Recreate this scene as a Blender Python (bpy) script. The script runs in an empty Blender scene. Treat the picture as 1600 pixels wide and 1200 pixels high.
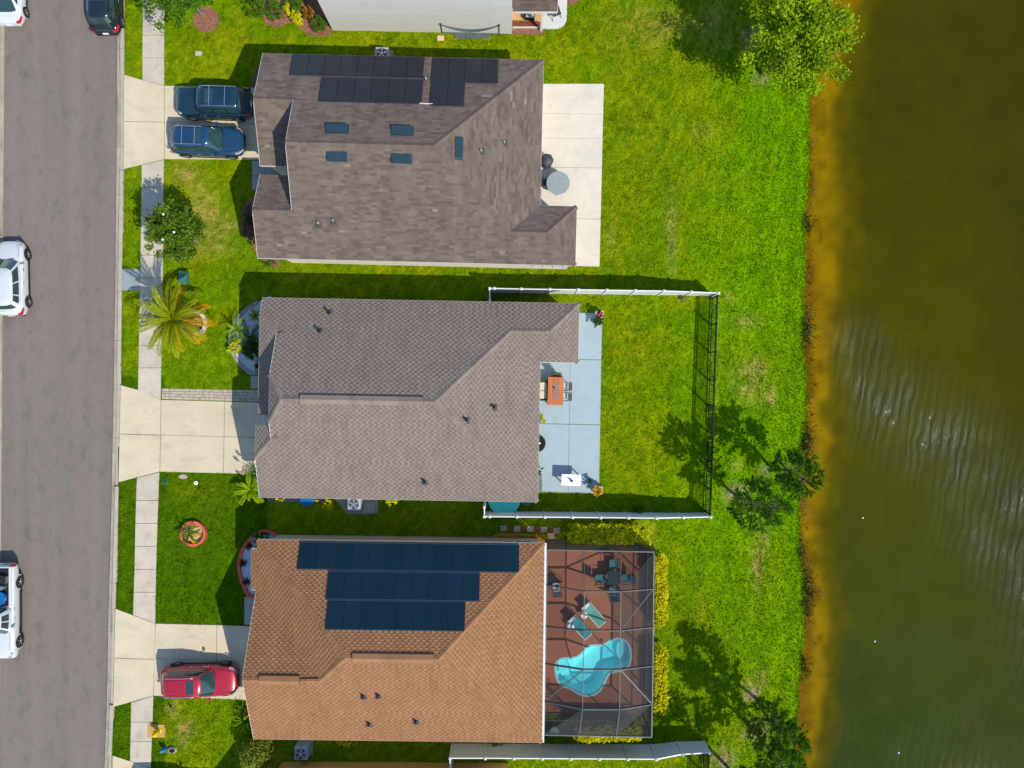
import bpy, bmesh, math, random
import numpy as np
from mathutils import Vector, Matrix

rnd = random.Random(7)
nrg = np.random.default_rng(11)
R = math.radians
S = 0.04            # metres per photograph pixel on the ground
H = 45.5            # height of the drone
COL = bpy.context.scene.collection

# ------------------------------------------------------------------ camera, sky, sun, exposure
scn = bpy.context.scene
cam_d = bpy.data.cameras.new('camera'); cam = bpy.data.objects.new('camera', cam_d); COL.objects.link(cam)
cam.location = (0, 0, H); cam.rotation_euler = (0, 0, 0)
cam_d.sensor_width = 36; cam_d.lens = 36 * (H / S) / 1600; cam_d.clip_end = 3000; cam_d.clip_start = 0.5
scn.camera = cam
SUN_V = Vector((0.709, -0.656, 1.0)).normalized()
SUN_EL = math.asin(SUN_V.z); SUN_AZ = math.atan2(SUN_V.x, SUN_V.y)
world = bpy.data.worlds.new('World'); scn.world = world; world.use_nodes = True
wn = world.node_tree.nodes; wl = world.node_tree.links
sky = wn.new('ShaderNodeTexSky'); sky.sky_type = 'NISHITA'; sky.sun_disc = False
sky.sun_elevation = SUN_EL; sky.sun_rotation = SUN_AZ; sky.air_density = 1.0; sky.dust_density = 0.3; sky.ozone_density = 2.5
bg = wn['Background']; bg.inputs['Strength'].default_value = 0.14
wl.new(sky.outputs[0], bg.inputs['Color'])
sd = bpy.data.lights.new('sun', 'SUN'); sd.energy = 3.3; sd.angle = R(0.55); sd.color = (1.0, 0.93, 0.80)
sun = bpy.data.objects.new('sun', sd); COL.objects.link(sun); sun.location = (30, -30, 60)
sun.rotation_euler = SUN_V.to_track_quat('Z', 'Y').to_euler()
scn.view_settings.view_transform = 'Standard'; scn.view_settings.look = 'None'
scn.view_settings.gamma = 1.0; scn.view_settings.use_curve_mapping = False
scn.view_settings.exposure = 0.79
F = 1.58            # what a sunlit level surface shows per unit of base colour

# ------------------------------------------------------------------ helpers
def P(px, py, z=0.0):
    f = S * (1 - z / H)
    return Vector(((px - 800) * f, (600 - py) * f, z))
def lin1(c):
    c /= 255.0
    return c / 12.92 if c <= 0.04045 else ((c + 0.055) / 1.055) ** 2.4
def C(r, g, b, f=None):
    f = f or F
    return tuple(min(0.8, lin1(x) / f) for x in (r, g, b))

_m = {}
def mat(name, col, rough=0.85, var=0.12, scale=3.0, fine=40.0, finev=0.12, bump=0.15, spec=0.25, metal=0.0,
        tone=None, coat=0.0, stretch=None, orand=0.0, transl=0.0, col2=None, stain=None):
    if name in _m: return _m[name]
    m = bpy.data.materials.new(name); m.use_nodes = True; _m[name] = m
    nt = m.node_tree; N = nt.nodes; L = nt.links; b = N['Principled BSDF']
    b.inputs['Roughness'].default_value = rough; b.inputs['Metallic'].default_value = metal
    b.inputs['Specular IOR Level'].default_value = spec
    if coat: b.inputs['Coat Weight'].default_value = coat; b.inputs['Coat Roughness'].default_value = 0.06
    tc = N.new('ShaderNodeTexCoord'); co = tc.outputs['Object']
    if stretch:
        mp = N.new('ShaderNodeMapping'); mp.inputs['Scale'].default_value = stretch; L.new(co, mp.inputs[0]); co = mp.outputs[0]
    def noise(sc, det=4):
        n = N.new('ShaderNodeTexNoise'); n.inputs['Scale'].default_value = sc; n.inputs['Detail'].default_value = det
        L.new(co, n.inputs['Vector']); return n.outputs['Fac']
    def mrange(src, lo, hi):
        r = N.new('ShaderNodeMapRange'); r.inputs['From Min'].default_value = 0.25; r.inputs['From Max'].default_value = 0.75
        r.inputs['To Min'].default_value = lo; r.inputs['To Max'].default_value = hi; L.new(src, r.inputs[0]); return r.outputs[0]
    def mul(a, b_):
        q = N.new('ShaderNodeMath'); q.operation = 'MULTIPLY'; L.new(a, q.inputs[0])
        if hasattr(b_, 'links'): L.new(b_, q.inputs[1])
        else: q.inputs[1].default_value = b_
        return q.outputs[0]
    big = noise(scale); fac = mrange(big, 1 - var, 1 + var)
    fn = noise(fine, 2)
    if finev: fac = mul(fac, mrange(fn, 1 - finev, 1 + finev))
    if stain:                      # (scale, amount, stretch): sparse darker wear marks
        m3 = N.new('ShaderNodeMapping'); m3.inputs['Scale'].default_value = stain[2]; L.new(tc.outputs['Object'], m3.inputs[0])
        s3 = N.new('ShaderNodeTexNoise'); s3.inputs['Scale'].default_value = stain[0]; s3.inputs['Detail'].default_value = 6; s3.inputs['Roughness'].default_value = .65; L.new(m3.outputs[0], s3.inputs['Vector'])
        r3 = N.new('ShaderNodeMapRange'); r3.inputs['From Min'].default_value = .52; r3.inputs['From Max'].default_value = .74; r3.inputs['To Min'].default_value = 1; r3.inputs['To Max'].default_value = 1 - stain[1]; L.new(s3.outputs['Fac'], r3.inputs[0]); fac = mul(fac, r3.outputs[0])
    if tone:
        at = N.new('ShaderNodeAttribute'); at.attribute_name = tone; fac = mul(fac, at.outputs['Fac'])
    if orand:
        oi = N.new('ShaderNodeObjectInfo'); r = N.new('ShaderNodeMapRange')
        r.inputs['To Min'].default_value = 1 - orand; r.inputs['To Max'].default_value = 1 + orand
        L.new(oi.outputs['Random'], r.inputs[0]); fac = mul(fac, r.outputs[0])
    base = N.new('ShaderNodeRGB'); base.outputs[0].default_value = (*col, 1); src = base.outputs[0]
    if col2:
        b2 = N.new('ShaderNodeRGB'); b2.outputs[0].default_value = (*col2, 1)
        mx = N.new('ShaderNodeMix'); mx.data_type = 'RGBA'; L.new(mrange(noise(scale * 1.7, 5), 0, 1), mx.inputs[0])
        L.new(src, mx.inputs[6]); L.new(b2.outputs[0], mx.inputs[7]); src = mx.outputs[2]
    vm = N.new('ShaderNodeVectorMath'); vm.operation = 'SCALE'; L.new(src, vm.inputs[0]); L.new(fac, vm.inputs['Scale'])
    L.new(vm.outputs[0], b.inputs['Base Color'])
    if bump:
        bp = N.new('ShaderNodeBump'); bp.inputs['Strength'].default_value = bump; bp.inputs['Distance'].default_value = 0.02
        L.new(fn, bp.inputs['Height']); L.new(bp.outputs[0], b.inputs['Normal'])
    if transl:
        t = N.new('ShaderNodeBsdfTranslucent'); L.new(vm.outputs[0], t.inputs[0])
        ms = N.new('ShaderNodeMixShader'); ms.inputs[0].default_value = transl
        L.new(b.outputs[0], ms.inputs[1]); L.new(t.outputs[0], ms.inputs[2]); L.new(ms.outputs[0], N['Material Output'].inputs[0])
    return m

class MB:
    def __init__(s): s.V = []; s.F = []; s.M = []; s.T = []
    def add(s, vs, fs, m=0, t=1.0):
        o = len(s.V); s.V.extend(tuple(v) for v in vs)
        for f in fs: s.F.append(tuple(i + o for i in f)); s.M.append(m); s.T.append(t)
        return s
    def box(s, c, d, rz=0.0, m=0, t=1.0):
        c = Vector(c); x, y, z = d[0] / 2, d[1] / 2, d[2] / 2; q = Matrix.Rotation(rz, 3, 'Z')
        vs = [c + q @ Vector((a * x, b * y, e * z)) for e in (-1, 1) for a, b in ((-1, -1), (1, -1), (1, 1), (-1, 1))]
        return s.add(vs, [(3, 2, 1, 0), (4, 5, 6, 7), (0, 1, 5, 4), (1, 2, 6, 5), (2, 3, 7, 6), (3, 0, 4, 7)], m, t)
    def bbox(s, c, d, bev=0.02, rz=0.0, m=0, t=1.0):   # box with chamfered top edges
        c = Vector(c); q = Matrix.Rotation(rz, 3, 'Z'); x, y, z = d[0] / 2, d[1] / 2, d[2] / 2
        rings = []
        for (xx, yy, zz) in ((x, y, -z), (x, y, z - bev), (x - bev, y - bev, z)):
            rings.append([c + q @ Vector((a * xx, b * yy, zz)) for a, b in ((-1, -1), (1, -1), (1, 1), (-1, 1))])
        vs = sum(rings, []); fs = [(3, 2, 1, 0), (8, 9, 10, 11)]
        for k in (0, 4):
            for i in range(4): j = (i + 1) % 4; fs.append((k + i, k + j, k + j + 4, k + i + 4))
        return s.add(vs, fs, m, t)
    def bar(s, a, b, w, h=None, m=0, t=1.0):
        a = Vector(a); b = Vector(b); h = h or w; d = (b - a).normalized()
        side = d.cross(Vector((0, 0, 1)))
        if side.length < 1e-4: side = Vector((1, 0, 0))
        side.normalize(); up = side.cross(d)
        vs = []
        for p in (a, b):
            for i, j in ((-1, -1), (1, -1), (1, 1), (-1, 1)): vs.append(p + side * (i * w / 2) + up * (j * h / 2))
        return s.add(vs, [(3, 2, 1, 0), (4, 5, 6, 7), (0, 1, 5, 4), (1, 2, 6, 5), (2, 3, 7, 6), (3, 0, 4, 7)], m, t)
    def tube(s, path, rad, n=8, m=0, t=1.0, cap=True):
        path = [Vector(p) for p in path]; k = len(path)
        rr = rad if hasattr(rad, '__len__') else [rad] * k
        vs = []
        ref = Vector((0, 0, 1)) if abs((path[-1] - path[0]).normalized().z) < 0.9 else Vector((1, 0, 0))
        for i, p in enumerate(path):
            d = (path[min(i + 1, k - 1)] - path[max(i - 1, 0)]).normalized()
            a = d.cross(ref).normalized(); b = a.cross(d)
            for j in range(n):
                an = 2 * math.pi * j / n; vs.append(p + (a * math.cos(an) + b * math.sin(an)) * rr[i])
        fs = [(i * n + j, i * n + (j + 1) % n, (i + 1) * n + (j + 1) % n, (i + 1) * n + j) for i in range(k - 1) for j in range(n)]
        if cap: fs += [tuple(range(n))[::-1], tuple((k - 1) * n + j for j in range(n))]
        return s.add(vs, fs, m, t)
    def prism(s, poly, z0, z1, m=0, t=1.0, bottom=False):
        n = len(poly); poly = [Vector((p[0], p[1], 0)) for p in poly]
        ar = sum(poly[i].x * poly[(i + 1) % n].y - poly[(i + 1) % n].x * poly[i].y for i in range(n))
        if ar < 0: poly = poly[::-1]
        vs = [(p.x, p.y, z0) for p in poly] + [(p.x, p.y, z1) for p in poly]
        fs = [tuple(range(n, 2 * n))] + [(i, (i + 1) % n, n + (i + 1) % n, n + i) for i in range(n)]
        if bottom: fs.append(tuple(range(n))[::-1])
        return s.add(vs, fs, m, t)
    def lathe(s, prof, c=(0, 0, 0), n=20, m=0, t=1.0, axis='Z'):
        c = Vector(c); vs = []; k = len(prof)
        for r, z in prof:
            for j in range(n):
                a = 2 * math.pi * j / n; x, y = r * math.cos(a), r * math.sin(a)
                vs.append(c + (Vector((x, y, z)) if axis == 'Z' else Vector((x, z, y)) if axis == 'Y' else Vector((z, x, y))))
        fs = [(i * n + j, i * n + (j + 1) % n, (i + 1) * n + (j + 1) % n, (i + 1) * n + j) for i in range(k - 1) for j in range(n)]
        fs += [tuple(range(n))[::-1], tuple((k - 1) * n + j for j in range(n))]
        return s.add(vs, fs, m, t)
    def grid(s, rows, m=0, t=1.0, closed=False):
        k = len(rows); n = len(rows[0]); vs = [p for r in rows for p in r]
        fs = [(i * n + j, i * n + (j + 1) % n, (i + 1) * n + (j + 1) % n, (i + 1) * n + j) for i in range(k - 1) for j in range(n if closed else n - 1)]
        return s.add(vs, fs, m, t)
    def build(s, name, mats, parent=None, smooth=False, org=None, kind=None, fixn=False, label=None, sub=0):
        me = bpy.data.meshes.new(name)
        V = s.V if org is None else [(v[0] - org[0], v[1] - org[1], v[2] - org[2]) for v in s.V]
        me.from_pydata(V, [], s.F)
        if not isinstance(mats, (list, tuple)): mats = [mats]
        for q in mats: me.materials.append(q)
        me.polygons.foreach_set('material_index', s.M)
        at = me.attributes.new('tone', 'FLOAT', 'FACE'); at.data.foreach_set('value', s.T)
        if smooth: me.polygons.foreach_set('use_smooth', [True] * len(s.F))
        me.update()
        if fixn:
            bm = bmesh.new(); bm.from_mesh(me); bmesh.ops.recalc_face_normals(bm, faces=bm.faces); bm.to_mesh(me); bm.free()
        o = bpy.data.objects.new(name, me); COL.objects.link(o)
        if parent is not None: o.parent = parent
        if kind: o['kind'] = kind
        if label: o['label'] = label
        if sub:
            md = o.modifiers.new('sub', 'SUBSURF'); md.levels = sub; md.render_levels = sub
        return o

def tag(o, label, cat, group=None):
    o['label'] = label; o['category'] = cat
    if group: o['group'] = group
    return o
def thing(name, label, cat, loc=(0, 0, 0), rz=0.0, group=None):
    o = bpy.data.objects.new(name, None); COL.objects.link(o); o.empty_display_size = 0.3
    o.location = loc; o.rotation_euler = (0, 0, rz)
    return tag(o, label, cat, group)
def struct(o): o['kind'] = 'structure'; return o
def copy_tree(o, parent=None):
    c = o.copy(); COL.objects.link(c); c.parent = parent
    for ch in list(o.children): copy_tree(ch, c)
    return c
def inpoly(x, y, poly):
    x = np.asarray(x); y = np.asarray(y); r = np.zeros(x.shape, bool); n = len(poly)
    for i in range(n):
        x0, y0 = poly[i][0], poly[i][1]; x1, y1 = poly[(i + 1) % n][0], poly[(i + 1) % n][1]
        if y0 == y1: continue
        c = ((y0 > y) != (y1 > y)) & (x < (x1 - x0) * (y - y0) / (y1 - y0) + x0); r ^= c
    return r
def vnoise(x, y, sc, seed=0):
    g = np.random.default_rng(100 + seed).random((256, 256))
    x = np.asarray(x) * sc + 1000.37; y = np.asarray(y) * sc + 1000.71
    xi = np.floor(x).astype(int); yi = np.floor(y).astype(int); fx = x - xi; fy = y - yi
    fx = fx * fx * (3 - 2 * fx); fy = fy * fy * (3 - 2 * fy)
    a = g[xi % 256, yi % 256]; b = g[(xi + 1) % 256, yi % 256]; c = g[xi % 256, (yi + 1) % 256]; d = g[(xi + 1) % 256, (yi + 1) % 256]
    return (a * (1 - fx) + b * fx) * (1 - fy) + (c * (1 - fx) + d * fx) * fy
def npmesh(name, V, Fidx, k, mats, tone=None, colr=None, parent=None, kind=None, smooth=False):
    """mesh from numpy arrays: V (n,3), Fidx (m,k)"""
    me = bpy.data.meshes.new(name); n = len(V); m = len(Fidx)
    me.vertices.add(n); me.vertices.foreach_set('co', np.asarray(V, np.float32).ravel())
    me.loops.add(m * k); me.loops.foreach_set('vertex_index', np.asarray(Fidx, np.int32).ravel())
    me.polygons.add(m); me.polygons.foreach_set('loop_start', np.arange(0, m * k, k, dtype=np.int32))
    try: me.polygons.foreach_set('loop_total', np.full(m, k, np.int32))
    except Exception: pass
    for q in (mats if isinstance(mats, (list, tuple)) else [mats]): me.materials.append(q)
    if tone is not None:
        a = me.attributes.new('tone', 'FLOAT', 'FACE'); a.data.foreach_set('value', np.asarray(tone, np.float32))
    if colr is not None:
        dom = 'POINT' if len(colr) == n and n != m else 'FACE'
        a = me.attributes.new('tint', 'FLOAT_COLOR', dom)
        c4 = np.concatenate([np.asarray(colr, np.float32), np.ones((len(colr), 1), np.float32)], 1); a.data.foreach_set('color', c4.ravel())
    if smooth: me.polygons.foreach_set('use_smooth', np.ones(m, bool))
    me.update(calc_edges=True); me.validate()
    o = bpy.data.objects.new(name, me); COL.objects.link(o)
    if parent is not None: o.parent = parent
    if kind: o['kind'] = kind
    return o
def leaves(name, pos, size, m, parent=None, tone=None, aspect=0.5, up=0.5, kind=None, axis=None):
    """leaf-shaped faces scattered at pos"""
    pos = np.asarray(pos, float); n = len(pos); size = np.broadcast_to(np.asarray(size, float), (n,))
    a = nrg.normal(size=(n, 3)) if axis is None else axis + 0.45 * nrg.normal(size=(n, 3))
    a /= np.linalg.norm(a, axis=1)[:, None]
    nn = nrg.normal(size=(n, 3)) * (1 - up); nn[:, 2] += up * 1.6
    b = np.cross(a, nn); b /= np.linalg.norm(b, axis=1)[:, None] + 1e-9
    if axis is None:
        a = np.cross(b, nn); a /= np.linalg.norm(a, axis=1)[:, None] + 1e-9
    a = a * (size[:, None] * .5); b = b * (size[:, None] * .5 * aspect)
    V = np.stack([pos - a, pos + b - a * .1, pos + a, pos - b - a * .1], 1).reshape(-1, 3)
    Fi = np.arange(4 * n).reshape(n, 4)
    if tone is None: tone = nrg.uniform(.75, 1.25, n)
    return npmesh(name, V, Fi, 4, m, tone=tone, parent=parent, kind=kind)
# ------------------------------------------------------------------ terrain
SHORE = [(-900, 1300), (0, 1287), (60, 1279), (120, 1268), (180, 1264), (250, 1264), (300, 1263), (345, 1255), (400, 1259), (470, 1256),
         (520, 1254), (600, 1259), (650, 1261), (690, 1254), (720, 1249), (760, 1247), (800, 1250), (860, 1247), (900, 1255), (960, 1256),
         (1000, 1254), (1060, 1250), (1110, 1247), (1160, 1243), (1200, 1240), (2100, 1200)]
WZ = -0.5
_f = S * (1 - WZ / H)
_sy = np.array([(600 - y) * _f for y, x in SHORE])[::-1]; _sx = np.array([(x - 800) * _f for y, x in SHORE])[::-1]
def shore_x(y):
    y = np.asarray(y, float)
    return np.interp(y, _sy, _sx) + 0.22 * (vnoise(y, y * 0 + 3, .9, 5) - .5) + 0.14 * (vnoise(y, y * 0 + 9, 4.0, 6) - .5)
KERB_L = [(-900, 7), (0, 5), (200, 3.5), (600, 1), (900, -1), (1200, -3), (2100, -10)]          # left edge of the roadway
KERB_G = [(-900, 192), (0, 181.5), (250, 180.5), (450, 178), (600, 176), (800, 172), (950, 168), (1100, 165), (1200, 161.5), (2100, 140)]
def kx(tab, py): return float(np.interp(py, [a for a, b in tab], [b for a, b in tab]))
def kxw(tab, y): return np.interp(600 - np.asarray(y) / S, [a for a, b in tab], [(b - 800) * S for a, b in tab])
ROAD_Z = -0.13
def gz(x, y):
    x = np.asarray(x, float); y = np.asarray(y, float)
    d = shore_x(y) - x
    t = np.clip(1 - d / 7.0, 0, 1)
    z = -0.34 * t * t * (3 - 2 * t) - 0.16 * np.clip(1 - d / .45, 0, 1)
    z = np.where(d < 0, -0.5 - 0.42 * np.minimum(-d, 8.0), z)
    z = np.where((x < kxw(KERB_G, y) + .44) & (x > kxw(KERB_L, y) - .30), ROAD_Z - .12, z)
    return z
def gzf(x, y): return float(gz(np.array([x]), np.array([y]))[0])
def G(px, py):
    p = P(px, py, 0); z = gzf(p.x, p.y); p = P(px, py, z); return p

# lawn colours (what the turf itself has: lush, tired, dry, bare)
LUSH = np.array(C(104, 154, 0)); GREEN = np.array(C(106, 140, 4)); OLIVE = np.array(C(142, 146, 8)); DRY = np.array(C(176, 152, 84)); BARE = np.array(C(176, 150, 120)); DEEP = np.array(C(62, 100, 2))
BL = []   # px, py, rx, ry, amount, colour
for q in [(300, 350, 42, 70, .55), (330, 300, 40, 40, .35), (290, 270, 20, 18, .5), (200, 350, 12, 50, .4), (200, 470, 12, 25, .6), (330, 60, 70, 60, .5), (640, 66, 240, 16, .6), (620, 416, 200, 12, .6),
          (860, 70, 60, 30, .6), (1000, 50, 90, 45, .75), (1000, 200, 50, 100, .45), (980, 330, 40, 90, .4), (1090, 160, 50, 60, .4), (1000, 560, 60, 60, .45), (1010, 700, 60, 70, .6), (980, 520, 40, 60, .4), (1060, 470, 30, 20, .5),
          (1100, 960, 14, 40, .7), (1060, 900, 10, 120, .4), (1000, 1186, 130, 14, .5), (280, 1130, 40, 30, .4), (1200, 900, 40, 80, .4), (1180, 560, 60, 40, .4), (1190, 1090, 60, 60, .4), (1140, 1160, 60, 40, .45), (300, 765, 40, 14, .35)]:
    BL.append((*q, OLIVE))
for q in [(290, 270, 16, 16, .8), (312, 330, 14, 40, .7), (345, 352, 26, 12, .6), (330, 385, 30, 14, .5), (1049, 350, 7, 40, .6), (1050, 400, 6, 30, .4), (955, 375, 5, 30, .35), (1180, 580, 14, 18, .8), (1205, 625, 9, 14, .8), (1170, 600, 24, 30, .4), (1165, 500, 24, 12, .5), (1100, 205, 14, 10, .4), (1120, 40, 30, 40, .45), (1030, 40, 60, 30, .3),
          (1183, 890, 8, 34, .6), (1196, 850, 8, 30, .5), (1190, 1062, 10, 14, .6), (1170, 1070, 14, 8, .6), (330, 335, 14, 30, .5), (345, 360, 18, 10, .4), (290, 1140, 14, 14, .9), (285, 1165, 6, 8, .8), (270, 1108, 9, 12, .6), (1140, 465, 12, 8, .4),
          (1125, 1180, 12, 12, .6), (1195, 20, 20, 20, .5), (1130, 1165, 4, 10, .6), (1150, 730, 12, 10, .3), (1020, 880, 6, 60, .3), (1005, 1080, 10, 30, .4)]:
    BL.append((*q, DRY))
for q in [(1192, 120, 11, 9, 1.2), (1150, 772, 15, 13, 1.2), (1200, 735, 12, 8, .7), (1180, 1145, 15, 12, 1.2), (1176, 1086, 12, 10, 1.2), (1132, 1190, 15, 12, 1.2), (1172, 57, 14, 16, .8), (1067, 465, 6, 5, .7)]:
    BL.append((*q, BARE))
def lawn_tint(x, y):
    x = np.asarray(x, float); y = np.asarray(y, float)
    px = x / S + 800; py = 600 - y / S
    back = np.clip((px - 985 - 60 * np.sin(py / 140.0)) / 190, 0, 1) * np.where(py < 110, .45, 1)
    n1 = vnoise(x, y, .22, 1); n2 = vnoise(x, y, .8, 2); ya = y * (1 - .55 * back); n3 = vnoise(x, ya, 2.6, 3); n4 = vnoise(x, ya, 6.5, 4); n5 = vnoise(x, ya, 3.4, 8)
    t = np.clip(back * .9 + (n1 - .5) * .9, 0, 1)[:, None]
    c = GREEN * (1 - t) + LUSH * t
    o = np.clip((n2 * .5 + n1 * .4 + n3 * .25 + n5 * .25 - .62) * 1.7, 0, .5) * (1 - .7 * back)
    c = c * (1 - o[:, None]) + OLIVE * o[:, None]
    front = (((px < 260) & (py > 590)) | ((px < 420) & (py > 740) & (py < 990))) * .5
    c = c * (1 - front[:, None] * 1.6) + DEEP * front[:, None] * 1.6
    for bx, by, rx, ry, am, bc in BL:
        r = ((px - bx) / rx) ** 2 + ((py - by) / ry) ** 2
        w = am * np.exp(-r * 1.1) * np.clip((.5 * n4 + .35 * n5 + .25 * n3 - .30) * 2.6, 0, 1.25)
        w = np.clip(w, 0, .97)[:, None]; c = c * (1 - w) + bc * w
    stripe = 1 + .07 * np.sin(px / 8.0 + .8 * n1) * back
    dk = (.74 + .52 * n4) * (.85 + .30 * n5) * (.94 + .12 * n2) * stripe
    return c * dk[:, None]

def lawn_material(name, strength):
    m = bpy.data.materials.new(name); m.use_nodes = True; nt = m.node_tree; N = nt.nodes; L = nt.links; b = N['Principled BSDF']
    b.inputs['Roughness'].default_value = .9; b.inputs['Specular IOR Level'].default_value = .03
    at = N.new('ShaderNodeAttribute'); at.attribute_name = 'tint'
    tc = N.new('ShaderNodeTexCoord'); n = N.new('ShaderNodeTexNoise'); n.inputs['Scale'].default_value = 7; n.inputs['Detail'].default_value = 8; n.inputs['Roughness'].default_value = .75
    L.new(tc.outputs['Object'], n.inputs['Vector'])
    r = N.new('ShaderNodeMapRange'); r.inputs['From Min'].default_value = .3; r.inputs['From Max'].default_value = .7; r.inputs['To Min'].default_value = 1 - strength; r.inputs['To Max'].default_value = 1 + strength
    L.new(n.outputs['Fac'], r.inputs[0])
    v = N.new('ShaderNodeVectorMath'); v.operation = 'SCALE'; L.new(at.outputs['Color'], v.inputs[0]); L.new(r.outputs[0], v.inputs['Scale']); L.new(v.outputs[0], b.inputs['Base Color'])
    if strength > .2:
        bp = N.new('ShaderNodeBump'); bp.inputs['Strength'].default_value = .5; bp.inputs['Distance'].default_value = .05
        L.new(n.outputs['Fac'], bp.inputs['Height']); L.new(bp.outputs[0], b.inputs['Normal'])
    return m
M_LAWN = lawn_material('lawn_turf', .4); M_BLADE = lawn_material('grass_blades', .12)

DECK = [P(852, 846), P(1013, 850), P(1009, 1117), P(848, 1113)]
xs = np.concatenate([[-1500, -400, -120, -60, -45], np.arange(-34, 34.01, .2), [45, 60, 120, 400, 1500]])
ys = np.concatenate([[-1500, -400, -120, -60, -40, -32], np.arange(-26, 26.01, .2), [32, 40, 60, 120, 400, 1500]])
X, Y = np.meshgrid(xs, ys); sh = X.shape; X = X.ravel(); Y = Y.ravel()
# pull nearby columns onto the kerb backs so the step down to the road is clean
Z = gz(X, Y); tint = lawn_tint(X, Y)
uw = np.clip((X - shore_x(Y) + .05) / .25, 0, 1)[:, None]; tint = tint * (1 - uw) + np.array(C(150, 105, 40)) * uw
idx = np.arange(len(X)).reshape(sh)
Fq = np.stack([idx[:-1, :-1], idx[:-1, 1:], idx[1:, 1:], idx[1:, :-1]], -1).reshape(-1, 4)
cx = X[Fq].mean(1); cy = Y[Fq].mean(1)
dk = [(p.x, p.y) for p in DECK]; c0 = sum((Vector(p) for p in dk), Vector((0, 0))) / 4
dk_in = [tuple(c0 + (Vector(p) - c0) * .93) for p in dk]
Fq = Fq[~inpoly(cx, cy, dk_in)]
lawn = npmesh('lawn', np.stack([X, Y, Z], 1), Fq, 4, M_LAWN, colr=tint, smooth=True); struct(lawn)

# ------------------------------------------------------------------ lake
def lake_material():
    m = bpy.data.materials.new('lake_water'); m.use_nodes = True; nt = m.node_tree; N = nt.nodes; L = nt.links; b = N['Principled BSDF']
    b.inputs['IOR'].default_value = 1.33; at = N.new('ShaderNodeAttribute'); at.attribute_name = 'tint'; tc = N.new('ShaderNodeTexCoord')
    n = N.new('ShaderNodeTexNoise'); n.inputs['Scale'].default_value = .5; n.inputs['Detail'].default_value = 5; L.new(tc.outputs['Object'], n.inputs['Vector'])
    r = N.new('ShaderNodeMapRange'); r.inputs['From Min'].default_value = .3; r.inputs['From Max'].default_value = .7; r.inputs['To Min'].default_value = .9; r.inputs['To Max'].default_value = 1.1; L.new(n.outputs['Fac'], r.inputs[0])
    v = N.new('ShaderNodeVectorMath'); v.operation = 'SCALE'; L.new(at.outputs['Color'], v.inputs[0]); L.new(r.outputs[0], v.inputs['Scale']); L.new(v.outputs[0], b.inputs['Base Color'])
    rp = N.new('ShaderNodeAttribute'); rp.attribute_name = 'ripple'
    n2 = N.new('ShaderNodeTexNoise'); n2.inputs['Scale'].default_value = .45; n2.inputs['Detail'].default_value = 4; L.new(tc.outputs['Object'], n2.inputs['Vector'])
    r2 = N.new('ShaderNodeMapRange'); r2.inputs['From Min'].default_value = .38; r2.inputs['From Max'].default_value = .62; L.new(n2.outputs['Fac'], r2.inputs[0])
    mm = N.new('ShaderNodeMath'); mm.operation = 'MULTIPLY'; L.new(rp.outputs['Fac'], mm.inputs[0]); L.new(r2.outputs[0], mm.inputs[1])
    ad = N.new('ShaderNodeMath'); ad.operation = 'MULTIPLY_ADD'; L.new(rp.outputs['Fac'], ad.inputs[0]); ad.inputs[1].default_value = .35
    sc2 = N.new('ShaderNodeMath'); sc2.operation = 'MULTIPLY'; sc2.inputs[1].default_value = .65; L.new(mm.outputs[0], sc2.inputs[0]); L.new(sc2.outputs[0], ad.inputs[2])
    mask = ad.outputs[0]
    sp = N.new('ShaderNodeMath'); sp.operation = 'MULTIPLY_ADD'; L.new(mask, sp.inputs[0]); sp.inputs[1].default_value = .85; sp.inputs[2].default_value = .10; L.new(sp.outputs[0], b.inputs['Specular IOR Level'])
    # wind ripples: crests run down the picture, leaning a little
    mp = N.new('ShaderNodeMapping'); mp.inputs['Rotation'].default_value = (0, 0, R(28)); mp.inputs['Scale'].default_value = (1.0, .34, 1); L.new(tc.outputs['Object'], mp.inputs[0])
    w = N.new('ShaderNodeTexWave'); w.bands_direction = 'X'; w.inputs['Scale'].default_value = .62; w.inputs['Distortion'].default_value = 7; w.inputs['Detail'].default_value = 3; w.inputs['Detail Scale'].default_value = 1.6; w.inputs['Detail Roughness'].default_value = .6
    L.new(mp.outputs[0], w.inputs['Vector'])
    n3 = N.new('ShaderNodeTexNoise'); n3.inputs['Scale'].default_value = 3.2; n3.inputs['Detail'].default_value = 4; L.new(mp.outputs[0], n3.inputs['Vector'])
    hs = N.new('ShaderNodeMath'); hs.operation = 'MULTIPLY_ADD'; L.new(n3.outputs['Fac'], hs.inputs[0]); hs.inputs[1].default_value = .9; L.new(w.outputs['Fac'], hs.inputs[2])
    st = N.new('ShaderNodeMath'); st.operation = 'MULTIPLY_ADD'; L.new(mask, st.inputs[0]); st.inputs[1].default_value = RIP_B; st.inputs[2].default_value = .012
    bp = N.new('ShaderNodeBump'); bp.inputs['Distance'].default_value = .12; L.new(st.outputs[0], bp.inputs['Strength']); L.new(hs.outputs[0], bp.inputs['Height']); L.new(bp.outputs[0], b.inputs['Normal'])
    ro = N.new('ShaderNodeMath'); ro.operation = 'MULTIPLY_ADD'; L.new(mask, ro.inputs[0]); ro.inputs[1].default_value = RIP_R; ro.inputs[2].default_value = .06; L.new(ro.outputs[0], b.inputs['Roughness'])
    return m
RIP_B = .55; RIP_R = .18
dd = np.concatenate([np.array([-.8, -.3]), np.arange(0, 6, .25), np.arange(6, 22, .4), [30, 60, 160, 1400]])
yy = np.concatenate([[-1500, -300, -60, -36], np.arange(-28, 28.01, .3), [36, 60, 300, 1500]])
DD, YY = np.meshgrid(dd, yy); shp = DD.shape; DD = DD.ravel(); YY = YY.ravel(); XX = shore_x(YY) + DD
pyw = 600 - YY / S; pxw = XX / S + 800
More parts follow.
